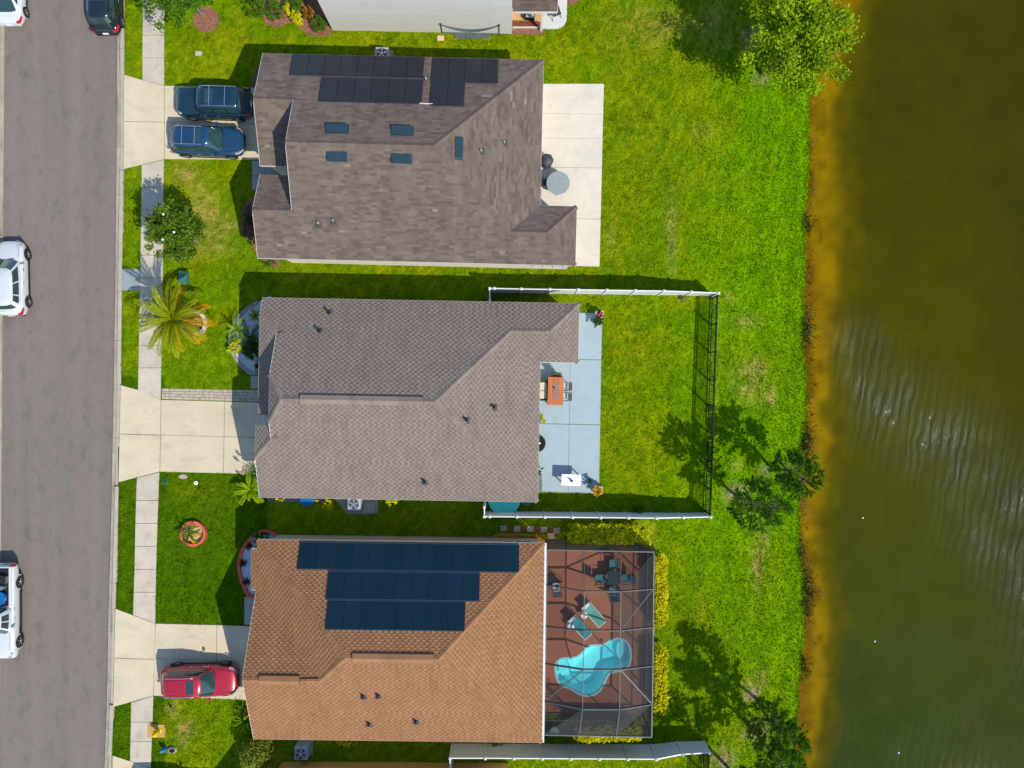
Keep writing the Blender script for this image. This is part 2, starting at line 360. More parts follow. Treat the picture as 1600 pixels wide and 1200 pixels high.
wob = DD + 1.1 * (vnoise(XX, YY, .45, 21) - .5) + .7 * (vnoise(XX, YY, 1.3, 22) - .5)
LK = .92
sand = np.array(C(146, 116, 0)) * LK; edge = np.array(C(128, 94, 4)) * LK; mid = np.array(C(92, 84, 0)) * LK
dp_t = np.array(C(68, 66, 0)) * LK; dp_b = np.array(C(58, 72, 20)) * LK; dp_m = np.array(C(80, 78, 0)) * LK; dp_d = np.array(C(62, 60, 0)) * LK
ty = np.clip((pyw - 650) / 500, 0, 1)[:, None]; deep = np.where(pyw[:, None] < 650, dp_m + (dp_t - dp_m) * np.clip((650 - pyw) / 500, 0, 1)[:, None], dp_m + (dp_b - dp_m) * ty)
sh_w = 1.0 - .28 * np.clip((pyw - 200) / 900, 0, 1)
def ss(a, b, x): t = np.clip((x - a) / (b - a), 0, 1); return (t * t * (3 - 2 * t))[:, None]
wt = edge + (sand - edge) * ss(.1, .9, wob); t1 = ss(1.1, 2.5, wob / sh_w); wt = wt + (mid - wt) * t1
t2 = ss(2.2, 4.2, wob / sh_w); wt = wt + (deep - wt) * t2
t3 = ss(8, 17, DD + 0 * wob) * (.85 - .6 * ty); wt = wt + (dp_d - wt) * t3
wt = wt * (1 + (.34 * (vnoise(XX, YY, 2.6, 41) - .5) + .30 * (vnoise(XX, YY * .5, 1.2, 42) - .5))[:, None] * (1 - t2 * .8)); wt = np.where((vnoise(XX, YY, 1.1, 25) > .66)[:, None] & (DD < 1.2)[:, None], wt * .72, wt)
# ripple strength: a gust lying diagonally over the lake
def segd(px, py, pts):
    best = np.full(px.shape, 1e9)
    for (ax, ay), (bx, by) in zip(pts[:-1], pts[1:]):
        ux, uy = bx - ax, by - ay; t = np.clip(((px - ax) * ux + (py - ay) * uy) / (ux * ux + uy * uy), 0, 1)
        best = np.minimum(best, np.hypot(px - ax - t * ux, py - ay - t * uy))
    return best
rip = np.exp(-(segd(pxw, pyw, [(1330, 560), (1390, 625), (1480, 690), (1600, 770), (1800, 900)]) / 62.0) ** 2)
rip = np.maximum(rip, .55 * np.exp(-(segd(pxw, pyw, [(1300, 525), (1330, 545)]) / 30.0) ** 2))
rip = np.maximum(rip, .75 * np.exp(-(segd(pxw, pyw, [(1520, 800), (1600, 890), (1640, 980), (1700, 1100)]) / 48.0) ** 2))
rip = np.clip(rip + .04, 0, 1) * ss(.8, 3.0, DD)[:, 0]
idw = np.arange(len(DD)).reshape(shp); Fw = np.stack([idw[:-1, :-1], idw[:-1, 1:], idw[1:, 1:], idw[1:, :-1]], -1).reshape(-1, 4)
lake = npmesh('lake', np.stack([XX, YY, np.full(len(XX), WZ)], 1), Fw, 4, lake_material(), colr=wt, smooth=True); struct(lake)
ra = lake.data.attributes.new('ripple', 'FLOAT', 'POINT'); ra.data.foreach_set('value', rip.astype(np.float32))

# ------------------------------------------------------------------ road, kerbs, pavements, drives
M_ASPH = mat('asphalt', C(137, 127, 119), .92, var=.09, scale=.8, fine=38, finev=.15, bump=.4, spec=.15, stretch=(1.4, .06, 1), stain=(1.6, .22, (1, .5, 1)))
M_KERB = mat('kerb_concrete', C(196, 186, 168), .9, var=.12, scale=1.3, fine=30, finev=.08, orand=.04)
M_GUT = mat('gutter_concrete', C(182, 172, 152), .9, var=.16, scale=1.8, fine=30, finev=.1, orand=.05, stain=(1.2, .45, (2.5, .3, 1)))
M_WALK = mat('sidewalk_concrete', C(213, 201, 181), .9, var=.10, scale=1.2, fine=25, finev=.08, orand=.06, stain=(1.3, .28, (1, 1, 1)))
M_DRIVE = mat('driveway_concrete', C(226, 211, 180), .88, var=.08, scale=.7, fine=18, finev=.06, orand=.03, stain=(1.1, .20, (.6, 1.3, 1)))
M_PATIO = mat('cream_patio', C(242, 228, 204), .85, var=.07, scale=.6, fine=14, finev=.05, orand=.02, col2=C(226, 219, 206), stain=(.7, .14, (1, 1, 1)))
M_BLUEP = mat('blue_grey_patio_paint', C(176, 196, 203), .6, var=.05, scale=.8, fine=14, finev=.04, orand=.02, stain=(.9, .10, (1, .6, 1)))
M_GREYW = mat('grey_concrete', C(176, 172, 166), .9, var=.1, scale=1, fine=22, finev=.07)
M_WHITE = mat('white_vinyl', C(250, 250, 250), .45, var=.02, scale=1, fine=10, finev=.01, bump=0, spec=.4)
HARD = []   # footprints kept free of grass
def quadpx(*pts): return [P(*p) for p in pts]

pys = [-900, -200, 0, 120, 250, 350, 450, 600, 700, 800, 950, 1100, 1200, 1400, 2100]
rb = MB()
rows = []
for y in pys:
    a = P(kx(KERB_L, y) - 1, y, ROAD_Z); b = P(kx(KERB_G, y) + 1, y, ROAD_Z)
    rows.append([a + (b - a) * (i / 12) for i in range(13)])
rb.grid(rows); road = struct(rb.build('road', M_ASPH, fixn=True))
HARD.append([P(kx(KERB_L, -400), -400), P(kx(KERB_G, -400) + 13, -400)] + [P(kx(KERB_G, y) + 13, y) for y in pys[2:13]] + [P(kx(KERB_G, 1500) + 13, 1500), P(-60, 1500), P(-60, -400)])

def empty_struct(name):
    o = bpy.data.objects.new(name, None); COL.objects.link(o); o.empty_display_size = .3; return struct(o)
DROP = [(117, 264), (602, 753), (951, 1104), (1180, 1420)]
def is_drop(y): return any(a - 4 <= y <= b + 4 for a, b in DROP)
kerb = empty_struct('kerb')
step = 76
for side in ('right', 'left'):
    y0 = -380
    while y0 < 1580:
        y1 = y0 + step; g = .35
        mb = MB(); mg = MB()
        n = 4
        for i in range(n):
            a, b = y0 + g / 2 + (step - g) * i / n, y0 + g / 2 + (step - g) * (i + 1) / n
            if side == 'right':
                e = [(kx(KERB_G, q), q) for q in (a, b)]; top = ROAD_Z + .035 if is_drop((a + b) / 2) else .02
                mg.prism([P(e[0][0], e[0][1]), P(e[0][0] + 6.6, e[0][1]), P(e[1][0] + 6.6, e[1][1]), P(e[1][0], e[1][1])], ROAD_Z - .1, ROAD_Z + .012)
                mb.prism([P(e[0][0] + 6.9, e[0][1]), P(e[0][0] + 12.6, e[0][1]), P(e[1][0] + 12.6, e[1][1]), P(e[1][0] + 6.9, e[1][1])], ROAD_Z - .1, top)
            else:
                e = [(kx(KERB_L, q), q) for q in (a, b)]
                mg.prism([P(e[0][0], e[0][1]), P(e[0][0] - 5, e[0][1]), P(e[1][0] - 5, e[1][1]), P(e[1][0], e[1][1])], ROAD_Z - .1, ROAD_Z + .012)
                mb.prism([P(e[0][0] - 5.3, e[0][1]), P(e[0][0] - 10, e[0][1]), P(e[1][0] - 10, e[1][1]), P(e[1][0] - 5.3, e[1][1])], ROAD_Z - .1, .02)
        mb.build('kerb_stone', M_KERB, kerb); mg.build('gutter_slab', M_GUT, kerb)
        y0 = y1
PT = .028
def slab(mb, pts, gap=.35, z=PT, zb=-.09):
    c = sum(pts, Vector((0, 0, 0))) / len(pts)
    q = [p + (c - p).normalized() * min(.02 * gap / .35, .1) for p in pts]
    mb.prism(q, zb, z)
def slabs(name, parent, m, cells, piece='slab', z=PT, hard=True):
    for pts in cells:
        pts = [P(*p) if not isinstance(p, Vector) else p for p in pts]
        mb = MB(); slab(mb, pts, z=z); mb.build(piece, m, parent)
        if hard: HARD.append(pts)
def lerp(a, b, t): return (a[0] + (b[0] - a[0]) * t, a[1] + (b[1] - a[1]) * t)
def gridcells(q, nu, nv, us=None, vs=None):
    a, b, c, d = q; us = us or [i / nu for i in range(nu + 1)]; vs = vs or [i / nv for i in range(nv + 1)]
    out = []
    for i in range(len(us) - 1):
        for j in range(len(vs) - 1):
            f = lambda u, v: lerp(lerp(a, b, u), lerp(d, c, u), v)
            out.append([f(us[i], vs[j]), f(us[i + 1], vs[j]), f(us[i + 1], vs[j + 1]), f(us[i], vs[j + 1])])
    return out
WL = [(-400, 230), (0, 223), (120, 222.5), (264, 221.5), (300, 221), (450, 219), (590, 216), (745, 214), (800, 212), (900, 210), (960, 208), (1100, 205), (1200, 203), (1600, 193)]
WR = [(-400, 265), (0, 257), (130, 257), (250, 256.5), (450, 254.5), (590, 252), (740, 249.5), (800, 247), (900, 244), (975, 243), (1090, 240), (1200, 236), (1600, 226)]
sidewalk = empty_struct('sidewalk')
runs = [(-380, 'e', (195, 117), (257, 134)), ]
ends = [(-330, None, 117, 134), (264, 'x', 602, 624), (0, 0, 0, 0)]
segs = [((-330, -330), (125.5, 134)), ((258, 249.5), (610, 624)), ((746, 737.5), (961, 974)), ((1097.5, 1087), (1189, 1200)), ]
for (a0, a1), (b0, b1) in segs:
    n = max(2, round((b0 - a0) / 35.5))
    for i in range(n):
        l0, l1 = a0 + (b0 - a0) * i / n, a0 + (b0 - a0) * (i + 1) / n; r0, r1 = a1 + (b1 - a1) * i / n, a1 + (b1 - a1) * (i + 1) / n
        if 0 < i: r0 = l0
        if i < n - 1: r1 = l1
        slabs('s', sidewalk, M_WALK, [[(kx(WL, l0), l0), (kx(WR, r0), r0), (kx(WR, r1), r1), (kx(WL, l1), l1)]])
def driveway(cells): 
    d = empty_struct('driveway'); slabs('d', d, M_DRIVE, cells); return d
driveway([[(193.5, 116.5), (222.5, 125), (257, 134), (257, 191), (193.3, 190)], [(193.3, 190), (257, 191), (257, 249), (221.5, 258), (193, 264.5)]] + gridcells([(257, 134), (412, 137), (412, 250), (257, 249)], 2, 2, us=[0, .62, 1], vs=[0, .5, 1]))
driveway([[(188.5, 601.5), (216, 609), (252, 624), (251, 680), (187, 678)], [(187, 678), (251, 680), (250, 737), (215, 746), (185.3, 753.5)]] + gridcells([(252, 624.5), (412, 629), (410, 741), (250, 737)], 2, 2, us=[0, .62, 1], vs=[0, .49, 1]))
driveway([[(180.3, 950.5), (208, 961), (243, 974), (242, 1030), (178.7, 1028)], [(178.7, 1028), (242, 1030), (240, 1087), (205, 1097), (177, 1104.5)]] + gridcells([(243, 974), (398, 978), (396, 1094), (240, 1087)], 2, 2, us=[0, .62, 1], vs=[0, .48, 1]))
driveway([[(176, 1180), (204, 1189), (237, 1201), (236, 1270), (174, 1268)], [(174, 1268), (236, 1270), (232, 1330), (172, 1340)]] + gridcells([(237, 1201), (390, 1204), (388, 1330), (232, 1330)], 2, 2))
# paver strip along the middle drive: small blocks
M_PAVER = mat('paver_block', C(206, 190, 172), .9, var=.1, scale=5, fine=30, finev=.08, tone='tone')
pst = empty_struct('paver_strip'); mb = MB()
for i in range(44):
    for j in range(4):
        q = gridcells([(253, 607), (405, 609.5), (405, 628), (253, 623.5)], 44, 4)[i * 4 + j]
        slab(mb, [P(*p) for p in q], gap=.25, z=PT + rnd.uniform(-.004, .004)); 
        for k in range(5): mb.T[-1 - k] = 1
        t = rnd.choice([.82, .9, 1, 1.05, 1.1])
        for k in range(len(mb.T) - 5, len(mb.T)): mb.T[k] = t
o = mb.build('paver', M_PAVER, pst, kind='stuff'); HARD.append(quadpx((253, 606), (405, 609), (405, 628), (253, 624)))
M_RAMP = mat('weathered_concrete', C(160, 172, 172), .9, var=.12, scale=1.2, fine=20, finev=.06)
ramp = empty_struct('kerb_ramp'); slabs('r', ramp, M_RAMP, [[(190, 420), (219.5, 420), (219, 454), (189, 454)]])
walk = empty_struct('front_walk'); slabs('w', walk, M_GREYW, gridcells([(394, 251), (436, 252), (436, 276), (394, 275)], 2, 1) + [[(394, 275), (408, 275), (406, 297), (394, 297)]], z=PT + .01)
walk = empty_struct('front_walk'); slabs('w', walk, M_GREYW, [[(392, 587), (420, 587), (420, 607.5), (392, 607)], [(399, 560), (420, 560), (420, 586), (399, 586)]], z=PT + .01)
walk = empty_struct('front_walk'); slabs('w', walk, M_GREYW, [[(382, 932), (402, 932), (400, 977), (382, 976)]], z=PT + .01)
pat = empty_struct('patio'); slabs('p', pat, M_PATIO, gridcells([(838, 131), (944, 131), (937, 417), (838, 414)], 1, 5, us=[0, 1], vs=[0, .165, .3, .46, .74, 1]))
pat = empty_struct('patio')
slabs('p', pat, M_BLUEP, gridcells([(836, 488), (941, 489), (936, 771), (832, 768)], 2, 4, us=[0, .535, 1], vs=[0, .26, .62, .999, 1.0][:4] + [1.0]))
M_SHELL = mat('pale_slab', C(226, 226, 222), .85, var=.05, scale=1, fine=15, finev=.04)
pat = empty_struct('patio'); 
arc = [(868 + 18 * math.cos(a), 28 + 18 * math.sin(a)) for a in [i * math.pi / 12 for i in range(7)]]
slabs('p', pat, M_SHELL, [[(840, -120), (887, -120), (886.5, 0)] + arc + [(848, 46), (840, 46)]])
# ------------------------------------------------------------------ houses
class Frame:
    def __init__(s, slope): s.a = -math.atan(slope); s.c = math.cos(s.a); s.s = math.sin(s.a)
    def W(s, u, v, z): return Vector((u * s.c - v * s.s, u * s.s + v * s.c, z))
    def uv(s, p): return (p[0] * s.c + p[1] * s.s, -p[0] * s.s + p[1] * s.c)
    def L(s, px, py, z): return s.uv(P(px, py, z))
    def on(s, px, py, plane):            # where the sight line through a pixel meets a roof plane
        z = 4.0
        for _ in range(40):
            u, v = s.L(px, py, z); z = plane(u, v)
        return u, v, z
    @property
    def ud(s): return Vector((s.c, s.s, 0))
    @property
    def vd(s): return Vector((-s.s, s.c, 0))

def intervals(poly, v):
    xs = []; n = len(poly)
    for i in range(n):
        (x0, y0), (x1, y1) = poly[i], poly[(i + 1) % n]
        if (y0 > v) != (y1 > v): xs.append(x0 + (x1 - x0) * (v - y0) / (y1 - y0))
    xs.sort(); return list(zip(xs[::2], xs[1::2]))
def shingle(mb, pts, udir, style):
    n = Vector((0, 0, 0)); k = len(pts)
    for i in range(k): n += pts[i].cross(pts[(i + 1) % k])
    n.normalize()
    if n.z < 0: n = -n
    u = udir.normalized(); v = n.cross(u)
    if v.z < 0: v = -v
    o = pts[0]; poly = [((p - o).dot(u), (p - o).dot(v)) for p in pts]
    vmin = min(p[1] for p in poly); vmax = max(p[1] for p in poly); e = .146
    r = 0; vv = vmin
    def Q(a, b, h): return o + u * a + v * b + n * h
    while vv < vmax - .01:
        v0, v1 = vv, min(vv + e, vmax); vv += e; r += 1
        I0 = intervals(poly, v0 + 1e-3); I1 = intervals(poly, v1 - 1e-3); Im = intervals(poly, (v0 + v1) / 2)
        if not (len(I0) == len(I1) == len(Im)): I0 = I1 = Im
        for (a0, b0), (a1, b1) in zip(I0, I1):
            x = math.floor(min(a0, a1) / .333 - 1) * .333 + (r % 2) * .166 + rnd.uniform(-.02, .02); xe = max(b0, b1); tooth = True
            while x < xe:
                if style == 'lam':
                    w = rnd.uniform(.195, .205) if tooth else rnd.uniform(.128, .138)
                    h = .024 if tooth else .008; t = rnd.uniform(.95, 1.1) if tooth else rnd.uniform(.66, .77)  # gaps between teeth toned darker: the recess's shade put into the colour
                    tooth = not tooth
                else:
                    w = rnd.choice([.3, .33, .45, .6, .33]); h = .017; t = rnd.choice([.78, .87, .94, 1, 1, 1.05, 1.14]) * rnd.uniform(.96, 1.04)
                    if rnd.random() < .004: t = 1.55
                s, tt = x, x + w; x += w
                sl, tl = min(max(s, a0), b0), min(max(tt, a0), b0); su, tu = min(max(s, a1), b1), min(max(tt, a1), b1)
                if tl - sl < 1e-3 and tu - su < 1e-3: continue
                A, B_, Cc, D = Q(sl, v0, h), Q(tl, v0, h), Q(tu, v1, .003), Q(su, v1, .003)
                mb.add([A, B_, Cc, D, Q(sl, v0, -.01), Q(tl, v0, -.01)], [(0, 1, 2, 3), (4, 5, 1, 0)], 0, t)
                if style == 'lam' and h > .02:
                    mb.add([A, Q(sl, v0, 0), D], [(0, 1, 2)], 0, t); mb.add([B_, Cc, Q(tl, v0, 0)], [(0, 1, 2)], 0, t)
def caps(mb, a, b, drop, wid=.15, step=.24):
    a = Vector(a); b = Vector(b); d = b - a; n = max(1, int(d.length / step)); d /= n
    side = Vector((-d.y, d.x, 0)).normalized()
    for i in range(n):
        p = a + d * i; q = a + d * (i + 1.06); t = rnd.uniform(.86, 1.06)
        lo, hi = (p, q)
        vs = [lo + side * wid + Vector((0, 0, .035 - drop)), lo + Vector((0, 0, .06)), lo - side * wid + Vector((0, 0, .035 - drop)),
              hi + side * wid + Vector((0, 0, .018 - drop)), hi + Vector((0, 0, .04)), hi - side * wid + Vector((0, 0, .018 - drop))]
        mb.add(vs, [(0, 1, 4, 3), (1, 2, 5, 4), (0, 2, 1), (3, 4, 5)], 0, t)

M_FASC = mat('fascia_white', C(236, 232, 224), .5, var=.03, finev=.02, bump=0)
M_WIN = mat('window_glass', (.02, .03, .04), .08, var=.1, finev=0, bump=0, spec=.6)
M_FRAME = mat('window_frame', C(240, 240, 238), .4, var=.02, finev=0, bump=0)
def wallmat(n, c): return mat(n, c, .9, var=.04, scale=.8, fine=45, finev=.05, bump=.25)
def roofmat(n, c, streak=.1): return mat(n, c, .93, var=streak, scale=1.1, fine=50, finev=.10, bump=.25, spec=.05, tone='tone', stretch=(1.6, .5, 1), stain=(.9, .16, (1.8, .5, 1)))

def house(name, label, fr, facets, outline, ze, wall_inset, rm, wm, style, fascia, ridges, gables=(), walls=None, wall_h=None):
    """facets: (points, eave dir); outline: plan loop (u,v) at eave; fascia: list of (A,B); ridges: (A,B,drop)"""
    allp = [p for f, d in facets for p in f]; c = sum(allp, Vector((0, 0, 0))) / len(allp); org = Vector((c.x, c.y, 0))
    root = thing(name, label, 'house', org)
    mb = MB(); sb = MB()
    for pts, d in facets:
        nn = Vector((0, 0, 0))
        for i in range(len(pts)): nn += pts[i].cross(pts[(i + 1) % len(pts)])
        q = pts if nn.z > 0 else pts[::-1]
        mb.add(q, [tuple(range(len(q)))]); mb.add([p - Vector((0, 0, .1)) for p in q], [tuple(range(len(q)))[::-1]])
        shingle(sb, pts, d, style)
    roof = mb.build('roof', rm, root, org=org)
    sb.build('shingle', rm, roof, org=org, kind='stuff')
    cb = MB()
    for a, b, dr in ridges: caps(cb, a, b, dr)
    cb.build('ridge_cap', rm, roof, org=org, kind='stuff')
    fb = MB()
    for a, b in fascia:
        a = Vector(a); b = Vector(b); fb.bar(a - Vector((0, 0, .10)), b - Vector((0, 0, .10)), .035, .2)
    fb.build('fascia', M_FASC, roof, org=org)
    sf = MB(); sf.add([fr.W(u, v, ze - .19) for u, v in outline], [tuple(range(len(outline)))]); sf.build('soffit', M_FASC, roof, org=org)
    wb = MB(); wp = walls
    n = len(wp); top = ze - .192
    for i in range(n):
        a, b = wp[i], wp[(i + 1) % n]
        wb.add([fr.W(*a, -.1), fr.W(*b, -.1), fr.W(*b, top), fr.W(*a, top)], [(0, 1, 2, 3)])
    for g in gables: wb.add(g, [tuple(range(len(g)))])
    wb.build('wall', wm, root, org=org)
    root['org'] = 1; del root['org']
    return root, roof, org
def slabbox(fr, org, parent, name, mats, plane, u0, v0, u1, v1, h, lift=.02, inset=0.0, tone=1.0, label=None, build=True, mb=None, m=0):
    """flat box lying on a roof plane"""
    q = []
    for (u, v) in ((u0, v0), (u1, v0), (u1, v1), (u0, v1)): q.append(fr.W(u, v, plane(u, v)))
    n = (q[1] - q[0]).cross(q[3] - q[0]).normalized()
    if n.z < 0: n = -n
    mb = mb or MB()
    mb.add([p + n * lift for p in q] + [p + n * (lift + h) for p in q], [(3, 2, 1, 0), (4, 5, 6, 7), (0, 1, 5, 4), (1, 2, 6, 5), (2, 3, 7, 6), (3, 0, 4, 7)], m, tone)
    if build: return mb.build(name, mats, parent, org=org, label=label, fixn=True)
def window(fr, root, org, a, b, z0, z1, out, name='window', mull=1):
    """window on a wall from (u,v) a to b"""
    A = fr.W(*a, 0); B = fr.W(*b, 0); d = (B - A).normalized(); o = fr.ud * out[0] + fr.vd * out[1]
    mb = MB(); t = .06
    def up(p, z): return Vector((p.x, p.y, z))
    for p, q in ((up(A, z0), up(B, z0)), (up(A, z1), up(B, z1))): mb.bar(p + o * .02, q + o * .02, .07, t)
    for i in range(mull + 2):
        p = A + (B - A) * (i / (mull + 1)); mb.bar(up(p, z0 + .03) + o * .025, up(p, z1 - .03) + o * .025, .06, t)
    w = mb.build(name, M_FRAME, root, org=org)
    g = MB(); g.add([up(A, z0) + o * .012, up(B, z0) + o * .012, up(B, z1) + o * .012, up(A, z1) + o * .012], [(0, 1, 2, 3)]); g.build('pane', M_WIN, w, org=org, fixn=False)
def garage_door(fr, root, org, u, v0, v1, out=-1):
    for k in range(4):
        mb = MB(); c = fr.W(u + out * .03, (v0 + v1) / 2, .30 + .54 * k)
        mb.bbox(c, (.05, abs(v1 - v0), .52), .01, rz=fr.a); mb.build('garage_door_panel', M_FRAME, root, org=org)

M_PIPE_W = mat('pipe_white', C(235, 235, 230), .4, finev=0, bump=0)
M_PIPE_D = mat('pipe_dark', (.02, .035, .045), .5, finev=0, bump=0)
M_FLASH = mat('lead_flashing', (.06, .058, .055), .7, finev=.1, bump=0)
def pipe_vent(fr, roof, org, px, py, plane, m, hgt=.30, r=.055):
    u, v, z = fr.on(px, py, plane); p = fr.W(u, v, z)
    mb = MB(); mb.lathe([(.13, -.02), (.12, .035), (r * 1.35, .07), (r, .09)], p, 10, m=2); mb.lathe([(r, .08), (r, hgt), (r * .7, hgt), (r * .65, hgt - .06)], p, 10, m=0)
    mb.lathe([(.0, hgt - .065), (r * .66, hgt - .06)], p, 10, m=1)
    mb.box(p + Vector((0, -.03, .0)), (.34, .36, .05), m=2)
    mb.build('vent_pipe', [m, M_PIPE_D, M_FLASH], roof, org=org)

# ---- northern of the three: weathered grey-brown gabled roof
f1 = Frame(.024); ze = 3.0; k = .42
vN = f1.L(628, 88.5, ze)[1]; vS = f1.L(650, 409, ze)[1]; vR = (vN + vS) / 2; zR = ze + k * (vN - vS) / 2
uE = f1.L(846.5, 210, ze)[0]; uEw = f1.L(900, 367, ze)[0]; vwN = f1.L(870, 322, ze)[1]; vw = (vwN + vS) / 2; zw = ze + k * (vwN - vS) / 2
pN = lambda u, v: ze + k * (vN - v)
pS = lambda u, v: ze + k * (v - vS)
pE = lambda u, v: ze + k * (uE - u)
uRe = uE - (zR - ze) / k; ux = uE - (vw - vS); uwr = uEw - (vw - vS)
uM = f1.L(446, 219, zR)[0]
_, v1, z1 = f1.on(425, 155, pN); _, v2, z2 = f1.on(428, 329, pS)
uW = (f1.L(396, 155, z1)[0] + f1.L(408, 82, ze)[0] + f1.L(405, 403, ze)[0]) / 3
zg = 2.98; vg1 = f1.L(424, 259, zg)[1]; vg2 = f1.L(424, 274, zg)[1]
k1 = (z1 - zg) / (v1 - vg1); k2 = (z2 - zg) / (vg2 - v2)
W = f1.W; UD = f1.ud; VD = f1.vd
T = lambda u, v, z: W(u, v, z)
uMi = uM + .45
facets = [([T(uW, vN, ze), T(uE, vN, ze), T(uRe, vR, zR), T(uM, vR, zR), T(uM, v1, z1), T(uW, v1, z1)], UD),
          ([T(uW, vS, ze), T(uEw, vS, ze), T(uwr, vw, zw), T(ux, vw, zw), T(uRe, vR, zR), T(uM, vR, zR), T(uM, v2, z2), T(uW, v2, z2)], UD),
          ([T(uE, vN, ze), T(uRe, vR, zR), T(ux, vw, zw), T(uE, vwN, ze)], VD),
          ([T(uE, vwN, ze), T(uEw, vwN, ze), T(uwr, vw, zw), T(ux, vw, zw)], UD),
          ([T(uEw, vS, ze), T(uEw, vwN, ze), T(uwr, vw, zw)], VD),
          ([T(uW, v1, z1), T(uMi, v1, z1), T(uMi, vg1, zg), T(uW, vg1, zg)], UD),
          ([T(uW, v2, z2), T(uMi, v2, z2), T(uMi, vg2, zg), T(uW, vg2, zg)], UD)]
outline = [(uW, vS), (uEw, vS), (uEw, vwN), (uE, vwN), (uE, vN), (uW, vN), (uW, vg1), (uM + .3, vg1), (uM + .3, vg2), (uW, vg2)]
i_ = .30
walls = [(uW + 1.1, vS + .24), (uEw - i_, vS + .24), (uEw - i_, vwN - i_), (uE - i_, vwN - i_), (uE - i_, vN - i_), (uW + i_, vN - i_), (uW + i_, vg1 + .25), (uM + .32, vg1 + .25), (uM + .32, vg2 - .1), (uW + 1.1, vg2 - .1)]
dr = .15 * k
ridges = [(T(uRe, vR, zR), T(uM, vR, zR), dr), (T(uE, vN, ze), T(uRe, vR, zR), dr * .7), (T(ux, vw, zw), T(uRe, vR, zR), dr * .7), (T(uwr, vw, zw), T(ux, vw, zw), dr),
          (T(uEw, vwN, ze), T(uwr, vw, zw), dr * .7), (T(uEw, vS, ze), T(uwr, vw, zw), dr * .7), (T(uW, v1, z1), T(uM, v1, z1), dr), (T(uW, v2, z2), T(uM, v2, z2), dr)]
E = lambda a, b: (a, b)
fascia = [(T(uW, vN, ze), T(uE, vN, ze)), (T(uE, vN, ze), T(uE, vwN, ze)), (T(uE, vwN, ze), T(uEw, vwN, ze)), (T(uEw, vwN, ze), T(uEw, vS, ze)), (T(uEw, vS, ze), T(uW, vS, ze)),
          (T(uW, vN, ze), T(uW, v1, z1)), (T(uW, v1, z1), T(uW, vg1, zg)), (T(uW, vS, ze), T(uW, v2, z2)), (T(uW, v2, z2), T(uW, vg2, zg)), (T(uM, v1, z1), T(uM, vR, zR)), (T(uM, vR, zR), T(uM, v2, z2)), (T(uW, vg1, zg), T(uM + .3, vg1, zg)), (T(uW, vg2, zg), T(uM + .3, vg2, zg))]
dn = lambda p, q=.11: p - Vector((0, 0, q))
gables = [[dn(T(uM + .32, v1, z1), .2), dn(T(uM + .32, vR, zR)), dn(T(uM + .32, v2, z2), .2), T(uM + .32, vg2, 2.7), T(uM + .32, vg1, 2.7)],
          [T(uW + i_, vN - i_, 2.7), dn(T(uW + i_, v1, z1)), T(uW + i_, vg1 + .25, 2.7)], [T(uW + 1.1, vS + .24, 2.7), dn(T(uW + 1.1, v2, z2)), T(uW + 1.1, vg2 - .1, 2.7)]]
M_R1 = roofmat('weathered_shingle', C(125, 111, 101), .12)
M_W1 = wallmat('cream_stucco', C(250, 242, 222))
h1, r1, o1 = house('house', 'house with weathered grey brown gabled roof, black solar mats and five dark slanted roof vents', f1, facets, outline, ze, i_, M_R1, M_W1, 'blend', fascia, ridges, gables, walls)
garage_door(f1, h1, o1, uW + i_, vN - 1.3, vN - 5.2)
window(f1, h1, o1, (f1.L(833, 413, 1)[0], vS + .24), (f1.L(880, 413, 1)[0], vS + .24), 1.0, 2.3, (0, -1), mull=2)
window(f1, h1, o1, (uE - i_, vR - 1.2), (uE - i_, vR + 1.2), .1, 2.2, (1, 0), name='sliding_door')
# black pool-heating mats, panel by panel
M_MAT = mat('solar_mat_black', (.016, .016, .020), .5, var=.25, scale=.6, fine=30, finev=.1, bump=.1, spec=.45, stretch=(1, 6, 1), orand=.15)
M_PIPE_S = mat('solar_header_pipe', (.02, .03, .04), .4, finev=0, bump=0, spec=.5)
def array(fr, root, org, plane, rows, m, gap=.012, h=.035, rails=None, label=None):
    arr = MB(); pans = []
    cells = []
    for (xa, xb, ya, yb, n, sk) in rows:      # pixel extents; sk: sideways lean of the ends in pixels
        ua, va, _ = fr.on(xa, ya, plane); ub, vb, _ = fr.on(xb, yb, plane); uc = fr.on(xa - sk, yb, plane)[0]
        ua = (ua + uc) / 2
        cells.append((ua, va, ub, vb, n))
        z = .012
        slabbox(fr, org, None, '', None, plane, ua, va + .05, ub, va - .0, .05, .02, build=False, mb=arr)
        slabbox(fr, org, None, '', None, plane, ua, vb + .0, ub, vb - .05, .05, .02, build=False, mb=arr)
    a = arr.build('solar_array', M_PIPE_S, root, org=org, fixn=True)
    for ua, va, ub, vb, n in cells:
        w = (ub - ua) / n
        for i in range(n):
            slabbox(fr, org, a, 'solar_panel', m, plane, ua + w * i + gap, va - .02, ua + w * (i + 1) - gap, vb + .02, h, .05)
    return a
array(f1, r1, o1, pN, [(457, 661, 87, 122, 8, 4), (502, 659, 122.8, 162, 6, 3), (676, 778, 92.5, 130, 4, 2), (674, 725, 130.8, 166, 2, 2)], M_MAT)
mb = MB(); a = f1.on(656, 162, pN); b = f1.on(676, 163, pN); mb.tube([f1.W(*a) + Vector((0, 0, .08)), f1.W(*b) + Vector((0, 0, .08))], .03); mb.build('feed_pipe', M_PIPE_W, r1, org=o1)
M_ROOFV = mat('off_ridge_vent_metal', (.022, .05, .065), .38, var=.1, scale=2, finev=0, bump=0, spec=.5, metal=.2)
